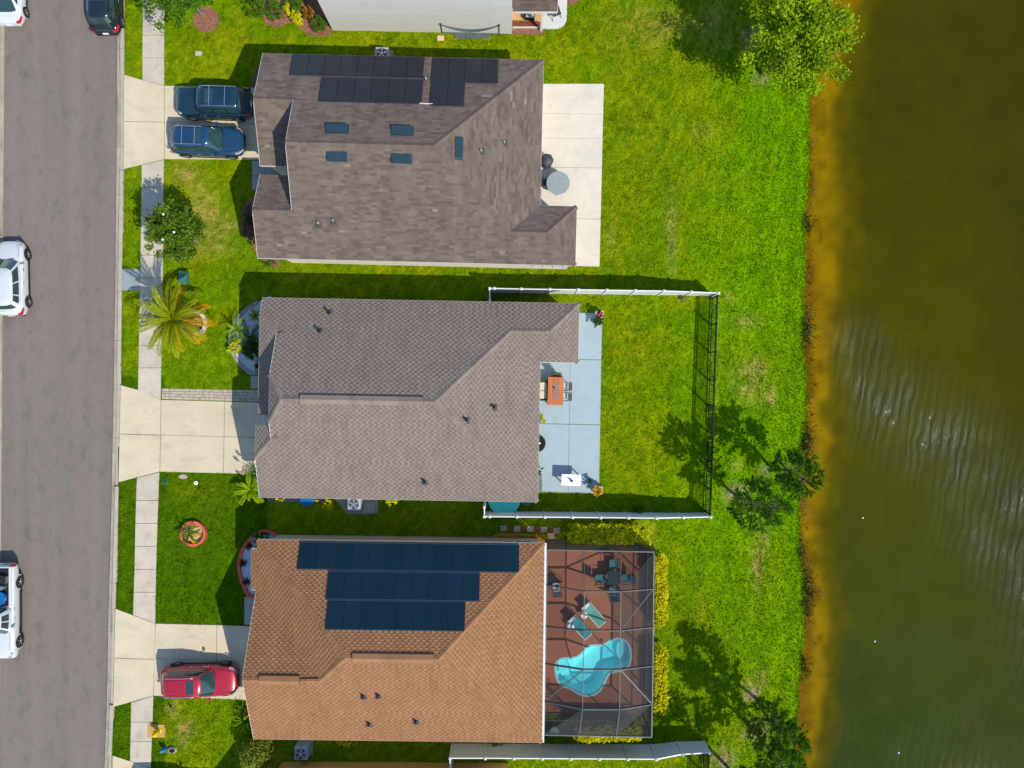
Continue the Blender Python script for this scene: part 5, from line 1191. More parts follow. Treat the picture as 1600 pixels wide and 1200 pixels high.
# pool side dining set
tz = .72
def down(px, py, h): p = P(px, py, h); return (p.x, p.y, PT)
table4('dark glass square table between four teal chairs by the pool', down(959, 903, tz), 0, .78, .78, tz, M_DKG, M_BFR)
gC = 'teal chairs round the glass table'
patio_chair('teal sling chair north of the dark glass pool table', down(959, 882.5, .5), -math.pi / 2, M_TEAL, M_BFR, gC)
patio_chair('teal sling chair south of the dark glass pool table', down(959, 925, .5), math.pi / 2, M_TEAL, M_BFR, gC)
patio_chair('teal sling chair on the house side of the dark glass pool table', down(939.5, 904.5, .5), 0, M_TEAL, M_BFR, gC)
patio_chair('teal sling chair on the water side of the dark glass pool table', down(980, 904, .5), math.pi, M_TEAL, M_BFR, gC)
def lounger(label, loc, rz, sm, angle=.5):
    r_ = thing('sun_lounger', label, 'sun lounger', loc, rz, 'sun loungers by the pool')
    mb = MB(); mb.grid([[Vector((.05 + .12 * i, y, .36)) for y in (-.28, -.1, .1, .28)] for i in range(9)]); mb.build('seat', sm, r_)
    mb = MB(); mb.grid([[Vector((.05 - .11 * i * math.cos(angle), y, .36 + .11 * i * math.sin(angle))) for y in (-.28, -.1, .1, .28)] for i in range(7)]); mb.build('backrest', sm, r_)
    e = (.05 - .70 * math.cos(angle), .36 + .70 * math.sin(angle))
    for s in (-1, 1):
        mb = MB(); mb.tube([(1.05, s * .31, .35), (-.55, s * .31, .35)], .022, 6); mb.build('side_rail', M_WFR, r_)
        for x in (.9, -.4): mb = MB(); mb.tube([(x, s * .31, .35), (x + .05, s * .31, 0)], .02, 6); mb.build('leg', M_WFR, r_)
    mb = MB(); mb.tube([(e[0], -.29, e[1]), (e[0], .29, e[1])], .028, 6); mb.tube([(1.05, -.31, .35), (1.05, .31, .35)], .022, 6); mb.build('cross_bar', M_WFR, r_)
    mb = MB(); mb.bbox((e[0] + .10 * math.cos(angle), 0, e[1] - .02), (.14, .46, .08), .03); mb.build('head_pillow', M_WFR, r_)
    return r_
lounger('green sun lounger lying flatter, nearer the pool cage centre', at(923, 953, PT), math.atan2(-13, 9) + .12, M_GREENS, .35)
lounger('teal sun lounger with white stripes nearer the house', at(901, 972.5, PT), math.atan2(-13, 12), mat('teal_stripe', C(52, 150, 160), .8, var=.3, scale=1, finev=0, stretch=(.2, 9, 1)), .42)
def round_table(label, loc, r, h, tm, lm, name='side_table', cat='table'):
    q = thing(name, label, cat, loc); mb = MB(); mb.lathe([(r - .02, h - .03), (r, h - .015), (r, h), (r - .015, h + .012)], n=26); mb.build('tabletop', tm, q, fixn=True)
    for k_ in range(3): a = 2.1 * k_ + .4; mb = MB(); mb.tube([(r * .35 * math.cos(a), r * .35 * math.sin(a), h - .03), (r * .8 * math.cos(a), r * .8 * math.sin(a), 0)], .02, 6); mb.build('leg', lm, q)
    return q
round_table('small round white table between the two sun loungers', at(912, 958), .21, .45, M_WFR, M_WFR)
round_table('small round white table on the house side of the teal lounger', at(891, 975.5), .21, .45, M_WFR, M_WFR)
M_GREYS = mat('pale_sling', C(210, 214, 212), .8)
patio_chair('white and black armchair against the house end of the pool deck', at(868.5, 915), math.pi / 2 + .15, M_GREYS, M_BFR, 'odd chairs on the pool deck', .5, .85)
patio_chair('dark armchair next to the white one at the house end of the pool deck', at(868, 906), -.6, mat('dark_sling', (.03, .035, .04), .7), M_BFR, 'odd chairs on the pool deck', .5, .85)
# folding blue airer near the pool's foot
M_BLUEM = mat('blue_metal', C(60, 84, 120), .5, finev=0, bump=0)
t_ = thing('drying_rack', 'dark blue folding rack beside the pool near the house', 'drying rack', at(868, 1086), .2)
for i in range(5): mb = MB(); mb.tube([(-.25 + .12 * i, -.5, .80), (-.25 + .12 * i, .5, .80)], .014, 5); mb.build('bar', M_BLUEM, t_)
for s in (-1, 1):
    mb = MB(); mb.tube([(-.27, s * .5, .8), (.27, s * .5, .8)], .016, 5); mb.build('rail', M_BLUEM, t_)
    mb = MB(); mb.tube([(-.27, s * .5, .8), (.35, s * .5, 0)], .016, 5); mb.tube([(.27, s * .5, .8), (-.35, s * .5, 0)], .016, 5); mb.build('leg', M_BLUEM, t_)

# middle patio
M_WOOD = mat('oiled_wood', C(206, 122, 66), .55, var=.14, scale=1.2, fine=16, finev=.1, stretch=(9, .7, 1), orand=.06); M_WICK = mat('brown_wicker', C(96, 84, 74), .9, var=.15, scale=20); M_CUSH = mat('cream_cushion', C(238, 224, 200), .9, var=.03)
tb = table4('slatted orange brown wooden dining table on the blue patio', down(868, 611, .75), -.03, .96, 1.72, .75, M_WOOD, M_BFR, planks=3, name='dining_table')
tl_ = Vector(down(868, 611, .75)); 
rn = tag(MB().bbox((0, 0, .006), (.30, 1.02, .012), .004).build('table_runner', mat('grey_runner', C(150, 136, 128), .9, var=.1, scale=8)), 'narrow grey runner lying along the wooden dining table', 'runner'); rn.location = tl_ + Vector((0, .02, .775)); rn.rotation_euler.z = -.03
md = MB()
t_ = thing('candle_holder', 'small dark candle holder on the grey table runner', 'candle holder', tl_ + Vector((-.02, .14, .79))); mb = MB(); mb.lathe([(.07, 0), (.05, .03), (.03, .12), (.06, .16), (.055, .17), (.0, .155)], n=12); mb.build('holder_cup', M_BFR, t_); mb = MB(); mb.lathe([(.035, .15), (.035, .22), (.0, .225)], n=10); mb.build('candle', M_CUSH, t_)
gD = 'dark armchairs round the wooden table'
patio_chair('dark armchair at the north end of the wooden dining table', at(868.5, 594), -math.pi / 2, M_WICK, M_BFR, gD, .56, .92)
patio_chair('dark framed pale chair on the lawn side of the wooden table, northern one', at(880.5, 604), math.pi, M_GREYS, M_BFR, gD, .50, .86)
patio_chair('dark framed pale chair on the lawn side of the wooden table, southern one', at(880, 619.5), math.pi, M_GREYS, M_BFR, gD, .50, .86)
lv = thing('garden_bench', 'brown wicker bench with cream cushions between house wall and wooden table', 'bench', at(848, 610), 0)
mb = MB(); mb.bbox((0, 0, .18), (.70, 1.25, .34), .03); mb.build('bench_base', M_WICK, lv); mb = MB(); mb.bbox((-.33, 0, .55), (.12, 1.25, .5), .03); mb.build('backrest', M_WICK, lv)
for s in (-1, 1):
    mb = MB(); mb.bbox((-.02, s * .27, .41), (.50, .52, .13), .04); mb.build('cushion', M_CUSH, lv); mb = MB(); mb.bbox((0, s * .60, .45), (.66, .07, .22), .02); mb.build('armrest', M_WICK, lv)
M_WHT = mat('white_tabletop', (.8, .8, .8), .35, finev=0, bump=0)
wt_ = table4('white rectangular table with a vase in the patio corner', down(892.5, 750, .74), -.04, 1.16, .66, .74, M_WHT, M_WFR, name='white_table')
vs_l = Vector(down(892.5, 750, .74)) + Vector((.02, -.04, .757))
t_ = thing('vase', 'brown vase on the white patio table', 'vase', vs_l); mb = MB(); mb.lathe([(.05, 0), (.085, .06), (.09, .14), (.05, .24), (.035, .28), (.05, .30), (.0, .27)], n=14); mb.build('vase_body', mat('brown_glaze', C(120, 84, 66), .3), t_, smooth=True); mb = MB(); mb.lathe([(.05, .295), (.056, .305), (.046, .312)], n=14); mb.build('vase_lip', M_BFR, t_)
# low black fire bowl half under the eave, and a storage box
t_ = thing('fire_bowl', 'round black fire bowl half hidden by the middle house eave', 'fire bowl', at(838, 692)); mb = MB(); mb.lathe([(.15, .1), (.42, .22), (.55, .34), (.57, .36), (.5, .345), (.36, .25), (0, .2)], n=26); mb.build('bowl', M_BFR, t_, smooth=True, fixn=True); mb = MB(); mb.lathe([(.25, 0), (.22, .12), (.1, .12)], n=16); mb.build('pedestal', M_BFR, t_); mb = MB(); mb.lathe([(.06, .25), (.05, .31), (0, .32)], (.2, 0, 0), 10); mb.build('ash_tin', M_WFR, t_)
t_ = thing('storage_box', 'grey storage box against the wall in the patio corner', 'storage box', at(838, 753)); mb = MB(); mb.bbox((0, 0, .25), (.62, 1.0, .48), .02); mb.build('box_body', mat('resin_grey', C(126, 122, 120), .7), t_); mb = MB(); mb.bbox((0, 0, .53), (.66, 1.04, .07), .02); mb.build('box_lid', mat('resin_grey', None), t_); mb = MB(); mb.bar((.33, -.15, .46), (.33, .15, .46), .03); mb.build('box_latch', M_BFR, t_)
# northern patio: covered grill, round table
M_COVER = mat('grill_cover', C(70, 74, 80), .6, var=.2, scale=4, bump=.3, spec=.4)
t_ = thing('kettle_grill', 'round grill under a dark cover on the cream patio', 'grill', down(854.5, 250, .85)); mb = MB(); rws = []
for z, r_ in ((.18, .36), (.5, .385), (.8, .40), (.93, .34), (1.02, .2), (1.05, .03)):
    rws.append([Vector((r_ * (1 + .05 * math.cos(7 * a)) * math.cos(a), r_ * (1 + .05 * math.cos(7 * a)) * math.sin(a), z)) for a in [2 * math.pi * i / 36 for i in range(36)]])
mb.grid(rws, closed=True); mb.build('cover', M_COVER, t_, smooth=True)
for k_ in range(3): a = 2.1 * k_; mb = MB(); mb.tube([(.15 * math.cos(a), .15 * math.sin(a), .7), (.28 * math.cos(a), .28 * math.sin(a), 0)], .02, 6); mb.build('leg', M_BFR, t_)
M_STONE = mat('grey_stone_top', C(160, 170, 172), .6, var=.12, scale=7, fine=40, finev=.14)
round_table('large round grey stone table on the cream patio', down(872, 286, .74), .72, .74, M_STONE, M_BFR, 'round_table')
patio_chair('dark chair tucked between round grey table and house wall', at(846, 288), 0, M_COVER, M_BFR, 'chairs on the cream patio', .5, .86)
# things by the northern neighbour
M_HAM = mat('grey_canvas', C(96, 112, 116), .8, var=.1)
hm = thing('hammock', 'grey hammock on a stand below the tall white wall', 'hammock', P(736, 56), -.0)
a = P(691, 51.5, 0) - P(736, 56); b = P(780, 53, 0) - P(736, 56)
for q in (a, b): mb = MB(); mb.tube([Vector((q.x, q.y, 0)), Vector((q.x, q.y, 1.15))], .03, 8); mb.lathe([(.07, 1.12), (.08, 1.16), (.05, 1.2)], (q.x, q.y, 0), 10); mb.build('stand_post', M_BFR, hm)
mb = MB(); rws = []
for i in range(17):
    t = i / 16; c = Vector((a.x + (b.x - a.x) * t, a.y + (b.y - a.y) * t, 1.12 - 1.0 * 4 * t * (1 - t) * .55)); wd = .05 + .16 * math.sin(math.pi * t); rws.append([c + Vector((0, -wd, 0)), c + Vector((0, 0, -.05)), c + Vector((0, wd, 0))])
mb.grid(rws); mb.build('sling', M_HAM, hm)
mb = MB(); mb.tube([Vector((a.x, a.y, .05)), Vector((b.x, b.y, .05))], .035, 8); mb.bbox((0.05, -.02, .03), (2.2, .34, .05), .01); mb.build('stand_base', M_HAM, hm)
st_ = tag(MB().bbox((0, 0, .02), (.42, .30, .08), .01).build('stepping_stone', mat('pink_stone', C(240, 208, 178), .9)), 'square pinkish stone in the grass beside the hammock', 'stone'); st_.location = P(688.5, 60)
rk = MB(); rk.bbox((0, 0, .45), (.36, .5, .06), .02); rk.bbox((0, .22, .72), (.36, .07, .5), .02)
rc = thing('folding_chair', 'dark folding chair on the pale slab by the porch corner', 'chair', P(868, 24, .03), .35)
mb = MB(); mb.grid([[Vector((x, -.25 + .1 * i, .42)) for x in (-.26, 0, .26)] for i in range(6)]); mb.build('seat', M_COVER, rc); mb = MB(); mb.grid([[Vector((x, .25 + .05 * i, .42 + .1 * i)) for x in (-.26, 0, .26)] for i in range(6)]); mb.build('backrest', M_COVER, rc)
for s in (-1, 1): mb = MB(); mb.tube([(s * .28, -.3, 0), (s * .28, .25, .5)], .016, 6); mb.build('leg', M_BFR, rc); mb = MB(); mb.tube([(s * .28, .3, 0), (s * .28, -.2, .48)], .016, 6); mb.build('leg', M_BFR, rc)
pc_ = thing('porch_chair', 'pale cushioned chair on the tan porch floor at the top edge', 'chair', P(828, 25, .08), -.1)
mb = MB(); mb.bbox((0, 0, .2), (.62, .6, .36), .03); mb.build('chair_base', M_BFR, pc_); mb = MB(); mb.bbox((0, -.03, .43), (.5, .5, .12), .04); mb.build('cushion', mat('grey_cushion', C(190, 196, 204), .9), pc_); mb = MB(); mb.bbox((0, .29, .6), (.62, .1, .5), .03); mb.build('backrest', M_BFR, pc_)

# ------------------------------------------------------------------ yard equipment
M_ACM = mat('ac_casing', C(184, 196, 204), .5, var=.05, finev=.03); M_ACB = mat('ac_blue_grey', C(150, 190, 214), .5, var=.05, finev=.03); M_PAD = mat('equipment_pad', C(176, 160, 138), .95, var=.15)
def ac(label, px, py, m, pad=None, z0=.06, s=.80):
    t = thing('air_conditioner', label, 'air conditioner', P(px, py, 0), -.02, 'air conditioning units')
    mb = MB(); mb.bbox((0, 0, z0 + .36), (s, s, .72), .05); mb.build('casing', m, t)
    mb = MB(); mb.lathe([(s * .40, z0 + .715), (s * .40, z0 + .735), (.0, z0 + .735)], n=24); mb.build('fan_well', M_TRIM, t)
    mb = MB()
    for k_ in range(5): a = 2 * math.pi * k_ / 5; mb.add([(0.05 * math.cos(a), .05 * math.sin(a), z0 + .742), (s * .36 * math.cos(a), s * .36 * math.sin(a), z0 + .745), (s * .36 * math.cos(a + .6), s * .36 * math.sin(a + .6), z0 + .742)], [(0, 1, 2)])
    mb.lathe([(.09, z0 + .74), (.09, z0 + .76), (0, z0 + .765)], n=12); mb.build('fan', M_RIM, t)
    mb = MB()
    for q in (.14, .22, .30, .38): 
        for i in range(20): a, b = 2 * math.pi * i / 20, 2 * math.pi * (i + 1) / 20; mb.bar((s * q * math.cos(a), s * q * math.sin(a), z0 + .775), (s * q * math.cos(b), s * q * math.sin(b), z0 + .775), .008)
    mb.build('guard', m, t)
    if pad: mb = MB(); mb.bbox((pad[0], pad[1], .03), (pad[2], pad[3], .08), .01); mb.build('pad', M_PAD, t)
    return t
ac('pale air conditioning unit on a gravel pad below the middle house', 557, 784.5, M_ACM)
ac('blue grey air conditioning unit on a brown pad at the bottom edge', 475.5, 1168, M_ACB, (.06, .06, .95, 1.0))
ac('air conditioning unit peeping out at the north eave of the mat covered roof', 600, 92, M_ACM, (0, 0, 1.2, 1.0))
HARD.append([P(463, 1160), P(490, 1160), P(490, 1182), P(463, 1182)])
M_GRAV = mat('grey_gravel', C(176, 168, 152), .95, var=.2, scale=12, fine=50, finev=.3, bump=.8, col2=C(150, 146, 140))
gp_ = [(522, 778), (532, 790), (540, 801), (548, 803.5), (570, 803.5), (591, 802), (591, 778)]
mb = MB(); mb.prism([P(*p) for p in gp_], -.05, .03); o = mb.build('gravel_pad', M_GRAV); struct(o); HARD.append([P(*p) for p in gp_])
mb = MB(); mb.bbox(P(577, 793, .05), (.7, .6, .05), .01); mb.build('slab', M_GREYW, o)
# bits by the southern wall of the middle house
gp2 = [(418, 776), (508, 778), (508, 785.5), (418, 784)]; mb = MB(); mb.prism([P(*p) for p in gp2], -.05, .02); o = mb.build('gravel_strip', mat('dark_gravel', C(128, 124, 124), .95, var=.25, scale=14, fine=50, finev=.3, bump=.8)); struct(o); HARD.append([P(*p) for p in gp2])
t_ = thing('wading_tub', 'bright blue tub lying in the strip below the middle house', 'tub', P(481.5, 779, .02)); mb = MB(); mb.lathe([(.30, 0), (.42, .22), (.44, .22), (.36, .16), (.28, .04), (0, .03)], n=20); mb.build('tub_shell', M_BLUEB, t_, fixn=True); mb = MB(); mb.lathe([(.43, .21), (.455, .225), (.43, .24)], n=20); mb.build('tub_rim', M_BLUEB, t_)
M_TURQ = mat('turquoise_plastic', C(90, 245, 240), .35, finev=0, bump=0); M_TURQ2 = mat('blue_pool_plastic', C(40, 120, 170), .35, finev=0, bump=0)
def wading(label, px, py, r, m):
    t = thing('paddling_pool', label, 'paddling pool', P(px, py, 0.02), 0, 'plastic paddling pools'); mb = MB(); mb.lathe([(r * .9, 0), (r, .26), (r * 1.03, .30), (r * .97, .31), (r * .86, .06), (0, .05)], n=32); mb.build('pool_shell', m, t, fixn=True, smooth=False); mb = MB(); mb.lathe([(r * .99, .30), (r * 1.03, .315), (r * .97, .325)], n=32); mb.build('pool_rim', m, t)
    mb = MB(); mb.lathe([(r * .93, .19), (0, .192)], n=32); mb.build('pool_water', mat('paddling_water', (.22, .66, .66), .06, finev=0, bump=0, spec=.5), t)
wading('larger turquoise paddling pool in the fence corner under the eave', 788, 779, .98, M_TURQ)
wading('smaller blue paddling pool next to the turquoise one under the eave', 822, 778, .40, M_TURQ2)

# ------------------------------------------------------------------ street furniture
M_YEL = mat('hydrant_yellow', C(250, 214, 20), .45, finev=0, bump=0)
hp_ = thing('fire_hydrant', 'yellow fire hydrant on a concrete pad beside the sidewalk', 'fire hydrant', P(248.5, 1141.5, .04), .5)
mb = MB(); mb.lathe([(.17, 0), (.17, .04), (.11, .06), (.11, .50), (.15, .52), (.15, .56), (.13, .60), (.09, .68), (.04, .72), (.04, .77), (0, .775)], n=16); mb.build('barrel', M_YEL, hp_, smooth=False)
for d in ((0, 1), (0, -1), (1, 0)):
    mb = MB(); r_ = .055 if d[0] == 0 else .075; c = Vector((d[0] * .16, d[1] * .16, .42)); mb.tube([Vector((0, 0, .42)), Vector((d[0] * .18, d[1] * .18, .42))], r_, 12); mb.tube([Vector((d[0] * .18, d[1] * .18, .42)), Vector((d[0] * .22, d[1] * .22, .42))], r_ * 1.25, 8); mb.build('nozzle', M_YEL, hp_)
pd = struct(MB().prism([P(231, 1131), P(258.5, 1132), P(258, 1152), P(231, 1152)], -.05, .042).build('hydrant_pad', mat('sandy_concrete', C(212, 170, 98), .9, var=.1))); HARD.append([P(231, 1131), P(258.5, 1132), P(258, 1152), P(231, 1152)])
M_UTIL = mat('utility_green', C(70, 130, 120), .6)
t_ = thing('utility_box', 'teal green utility box in the lawn near the kerb ramp', 'utility box', P(290, 434.5, 0), -.03); mb = MB(); mb.bbox((0, 0, .2), (.44, .70, .42), .04); mb.build('box_body', M_UTIL, t_); mb = MB(); mb.bbox((0, 0, .43), (.48, .74, .05), .02); mb.build('box_lid', M_UTIL, t_)
t_ = thing('cover_plate', 'pinkish oval cover set in the lawn below the paved drive', 'cover plate', P(286.5, 744.5)); mb = MB(); mb.prism([(.24 * math.cos(a), .11 * math.sin(a)) for a in [i * math.pi / 10 for i in range(20)]], 0, .05); mb.build('lid', mat('pink_plastic', C(222, 180, 170), .7), t_); mb = MB(); mb.prism([(.29 * math.cos(a), .15 * math.sin(a)) for a in [i * math.pi / 10 for i in range(20)]], 0, .03); mb.build('collar', M_GREYW, t_)
t_ = thing('cover_plate', 'small white round cap in the lawn near the pink oval cover', 'cover plate', P(306.5, 754.5)); mb = MB(); mb.lathe([(.12, 0), (.12, .06), (0, .07)], n=16); mb.build('lid', M_WFR, t_); mb = MB(); mb.lathe([(.05, .06), (.05, .09), (0, .09)], n=10); mb.build('knob', M_GREYW, t_)
t_ = thing('cover_plate', 'dark green round cover in the grass beside the sidewalk', 'cover plate', P(257.5, 751.5)); mb = MB(); mb.lathe([(.17, 0), (.17, .05), (0, .06)], n=16); mb.build('lid', mat('dark_green_plastic', C(30, 92, 50), .6), t_); mb = MB(); mb.lathe([(.2, 0), (.2, .03), (.18, .03)], n=16); mb.build('collar', M_UTIL, t_)
t_ = thing('cover_plate', 'pale square cover in the northern front lawn', 'cover plate', P(310.5, 83.5)); mb = MB(); mb.bbox((0, 0, .03), (.36, .24, .06), .01); mb.build('lid', M_WALK, t_); mb = MB(); mb.bbox((0, 0, .015), (.44, .32, .04), .01); mb.build('collar', M_GREYW, t_)
t_ = thing('gas_cylinder', 'small blue tank standing in the bottom left lawn', 'tank', P(258.5, 1168.5)); mb = MB(); mb.lathe([(.14, 0), (.15, .05), (.15, .34), (.10, .44), (.04, .47), (0, .47)], n=14); mb.build('tank_body', mat('bright_blue', C(34, 132, 184), .4), t_); mb = MB(); mb.lathe([(.07, .46), (.07, .54), (.05, .54)], n=10); mb.build('collar', M_CHROME, t_)
t_ = thing('hose_reel', 'grey coiled hose lying beside the blue tank', 'hose', P(270, 1171)); 
mb = MB()
for k_ in range(4): mb.tube([(.26 * (1 - .07 * k_) * math.cos(a), .2 * (1 - .07 * k_) * math.sin(a), .04 + .035 * k_) for a in [i * math.pi / 10 for i in range(21)]], .025, 6)
mb.build('coil', M_GREYW, t_); mb = MB(); mb.lathe([(.1, 0), (.1, .12), (0, .12)], n=12); mb.build('hub', M_TRIM, t_)
t_ = thing('memorial_stone', 'small pale plaque stone beneath the flowering bush', 'stone', P(284, 403.5), -.2); mb = MB(); mb.bbox((0, 0, .06), (.5, .26, .13), .03); mb.build('stone_block', M_WALK, t_); mb = MB(); mb.bbox((.0, 0, .13), (.34, .16, .02), .005); mb.build('plate', M_BFR, t_)
t_ = thing('floodlight_box', 'small white junction box by the house corner above the bushy shrub', 'junction box', P(405, 1153, .5)); mb = MB(); mb.bbox((0, 0, 0), (.22, .12, .2), .02); mb.build('box_body', M_WFR, t_); mb = MB(); mb.tube([(0, 0, -.1), (0, 0, -.5)], .02, 6); mb.build('conduit', M_WFR, t_)
# pale floating scraps on the lake
for lab, x, y in (('white float on the lake near the bottom edge', 1404, 1176), ('white float on the lake below the wind ripples', 1348, 809), ('pale scrap floating on the lower lake', 1367, 1002)):
    t_ = thing('float', lab, 'float', P(x, y, WZ)); mb = MB(); mb.lathe([(.02, -.04), (.06, 0), (.05, .04), (0, .06)], n=10); mb.build('float_body', M_WFR, t_); mb = MB(); mb.tube([(0, 0, .08), (.02, 0, .16)], .015, 5); mb.build('stem', M_BFR, t_)
# ------------------------------------------------------------------ plants
def leafmat(n, c, c2=None, var=.2, transl=.25): return mat(n, c, .6, var=var, scale=2.2, fine=9, finev=.15, bump=0, spec=.1, tone='tone', transl=transl, col2=c2)
M_BARK = mat('bark', (.11, .085, .065), .95, var=.25, scale=6, fine=30, finev=.25, bump=.6); M_BARKG = mat('grey_bark', (.16, .14, .125), .95, var=.2, scale=6, fine=30, finev=.2, bump=.5)
L_BRIGHT = leafmat('leaf_bright', C(128, 172, 4), C(166, 190, 10)); L_MID = leafmat('leaf_mid', C(72, 120, 22), C(104, 142, 26)); L_DARK = leafmat('leaf_dark', C(44, 92, 26), C(66, 112, 30)); L_MAG = leafmat('leaf_magnolia', C(66, 116, 18), C(124, 142, 40))
L_YEL = leafmat('leaf_yellow', C(250, 238, 10), C(214, 214, 14), transl=.3); L_LIME = leafmat('leaf_lime', C(204, 218, 18), C(236, 232, 30), transl=.3); L_ORG = leafmat('leaf_orange', C(206, 132, 36), C(150, 110, 30)); L_RED = leafmat('leaf_red', C(140, 50, 36), C(96, 60, 40)); L_PALM = leafmat('leaf_palm', C(112, 150, 4), C(176, 170, 10)); L_PINE = leafmat('pine_needles', C(80, 136, 16), C(112, 152, 22), transl=.2)
L_STRAW = leafmat('straw', C(226, 206, 160)); L_GOLD = leafmat('leaf_gold', C(232, 178, 20), C(206, 160, 20)); L_MAROON = leafmat('leaf_maroon', C(150, 116, 108), C(120, 90, 84))
def blob(n, r, h, fill=.5, seed=0, lump=.25, per=26, sg=.115):
    """points through a lumpy crown: mostly near its surface, in clumps"""
    g = np.random.default_rng(seed + 50); k = max(6, n // per)
    d = g.normal(size=(k, 3)); d[:, 2] = np.abs(d[:, 2]) * 1.0 - .25; d /= np.linalg.norm(d, axis=1)[:, None]
    rad = (fill + (1 - fill) * g.random(k) ** .4) * (1 + lump * (g.random(k) - .5) * 2)
    c = d * rad[:, None] * np.array([r, r, h]); ci = g.integers(0, k, n)
    return c[ci] + g.normal(size=(n, 3)) * np.array([r, r, h]) * sg, ci
def shrub(label, px, py, r, h, lm, n=500, ls=.10, cat='shrub', name='shrub', seed=0, flowers=None, group=None, asp=.5, rx=1.0, z0=None, lump=.25):
    b = G(px, py); 
    if z0 is not None: b.z = z0
    t = thing(name, label, cat, b, 0, group); pts, ci = blob(n, r, h * .55, seed=seed, lump=lump); pts[:, 0] *= rx; pts[:, 2] += h * .48; pts[:, 2] = np.maximum(pts[:, 2], .03)
    tn = nrg.uniform(.78, 1.22, n)
    leaves('foliage', pts, nrg.uniform(.75, 1.25, n) * ls, lm, t, tone=tn, aspect=asp, up=.55)
    mb = MB()
    for k_ in range(4): a = 1.6 * k_ + seed; mb.tube([(0, 0, -.05), (r * .3 * math.cos(a), r * .3 * math.sin(a), h * .35), (r * .55 * math.cos(a), r * .55 * math.sin(a), h * .65)], [.03, .02, .01], 5)
    mb.build('stem', M_BARK, t)
    if flowers:
        for q in range(flowers[1]):
            a = rnd.uniform(0, 6.28); e = rnd.uniform(.0, .75) * r; p = Vector((e * math.cos(a) * rx, e * math.sin(a), h * .5 + h * .56 * math.sqrt(max(.05, 1 - (e / r) ** 2))))
            mb = MB()
            for k_ in range(6):
                b_ = k_ * math.pi / 3; s_ = flowers[2]; d = Vector((math.cos(b_), math.sin(b_), .35)); sd_ = Vector((-math.sin(b_), math.cos(b_), 0)); mb.add([p, p + d * s_ * .6 + sd_ * s_ * .35, p + d * s_, p + d * s_ * .6 - sd_ * s_ * .35], [(0, 1, 2, 3)])
            mb.build('flower', flowers[0], t)
    return t
def blade_plant(label, px, py, n, ln, w, lm, up=.6, droop=.7, cat='plant', name='plant', z0=0.0, group=None, seed=0, stem=None, leafname='leaf', jit=.2, joined=False):
    """long arching leaves from one heart, each its own part"""
    g = random.Random(seed + 3); b = G(px, py); b.z += z0; t = thing(name, label, cat, b, 0, group); h0 = 0
    if stem:
        h0 = stem[0]; mb = MB(); mb.tube([(0, 0, -.1), (.01, .0, h0 * .5), (0, .01, h0)], [stem[1] * 1.15, stem[1], stem[1] * .8], 8); mb.build('stem', M_BARK, t)
    J = MB()
    for i in range(n):
        a = 2.399 * i + g.uniform(-.2, .2); e = up * (1.25 - .9 * i / n) + g.uniform(-jit, jit); l = ln * g.uniform(.8, 1.1); rws = []; d = Vector((math.cos(a), math.sin(a), 0)); s_ = Vector((-d.y, d.x, 0)); p = Vector((0, 0, h0 + .05)); seg = 6; tn = g.uniform(.8, 1.2)
        for k_ in range(seg + 1):
            f = k_ / seg; ww = w * (.55 + 1.2 * f) * (1 - f) ** .7 * 1.1 + .004; rws.append([p - s_ * ww + Vector((0, 0, ww * .5)), p, p + s_ * ww + Vector((0, 0, ww * .5))]); an = e - droop * f * f * 1.6; p = p + (d * math.cos(an) + Vector((0, 0, math.sin(an)))) * (l / seg)
        mb = J if joined else MB(); mb.grid(rws, t=tn)
        if not joined: mb.build(leafname, lm, t)
    if joined: J.build('foliage', lm, t)
    return t
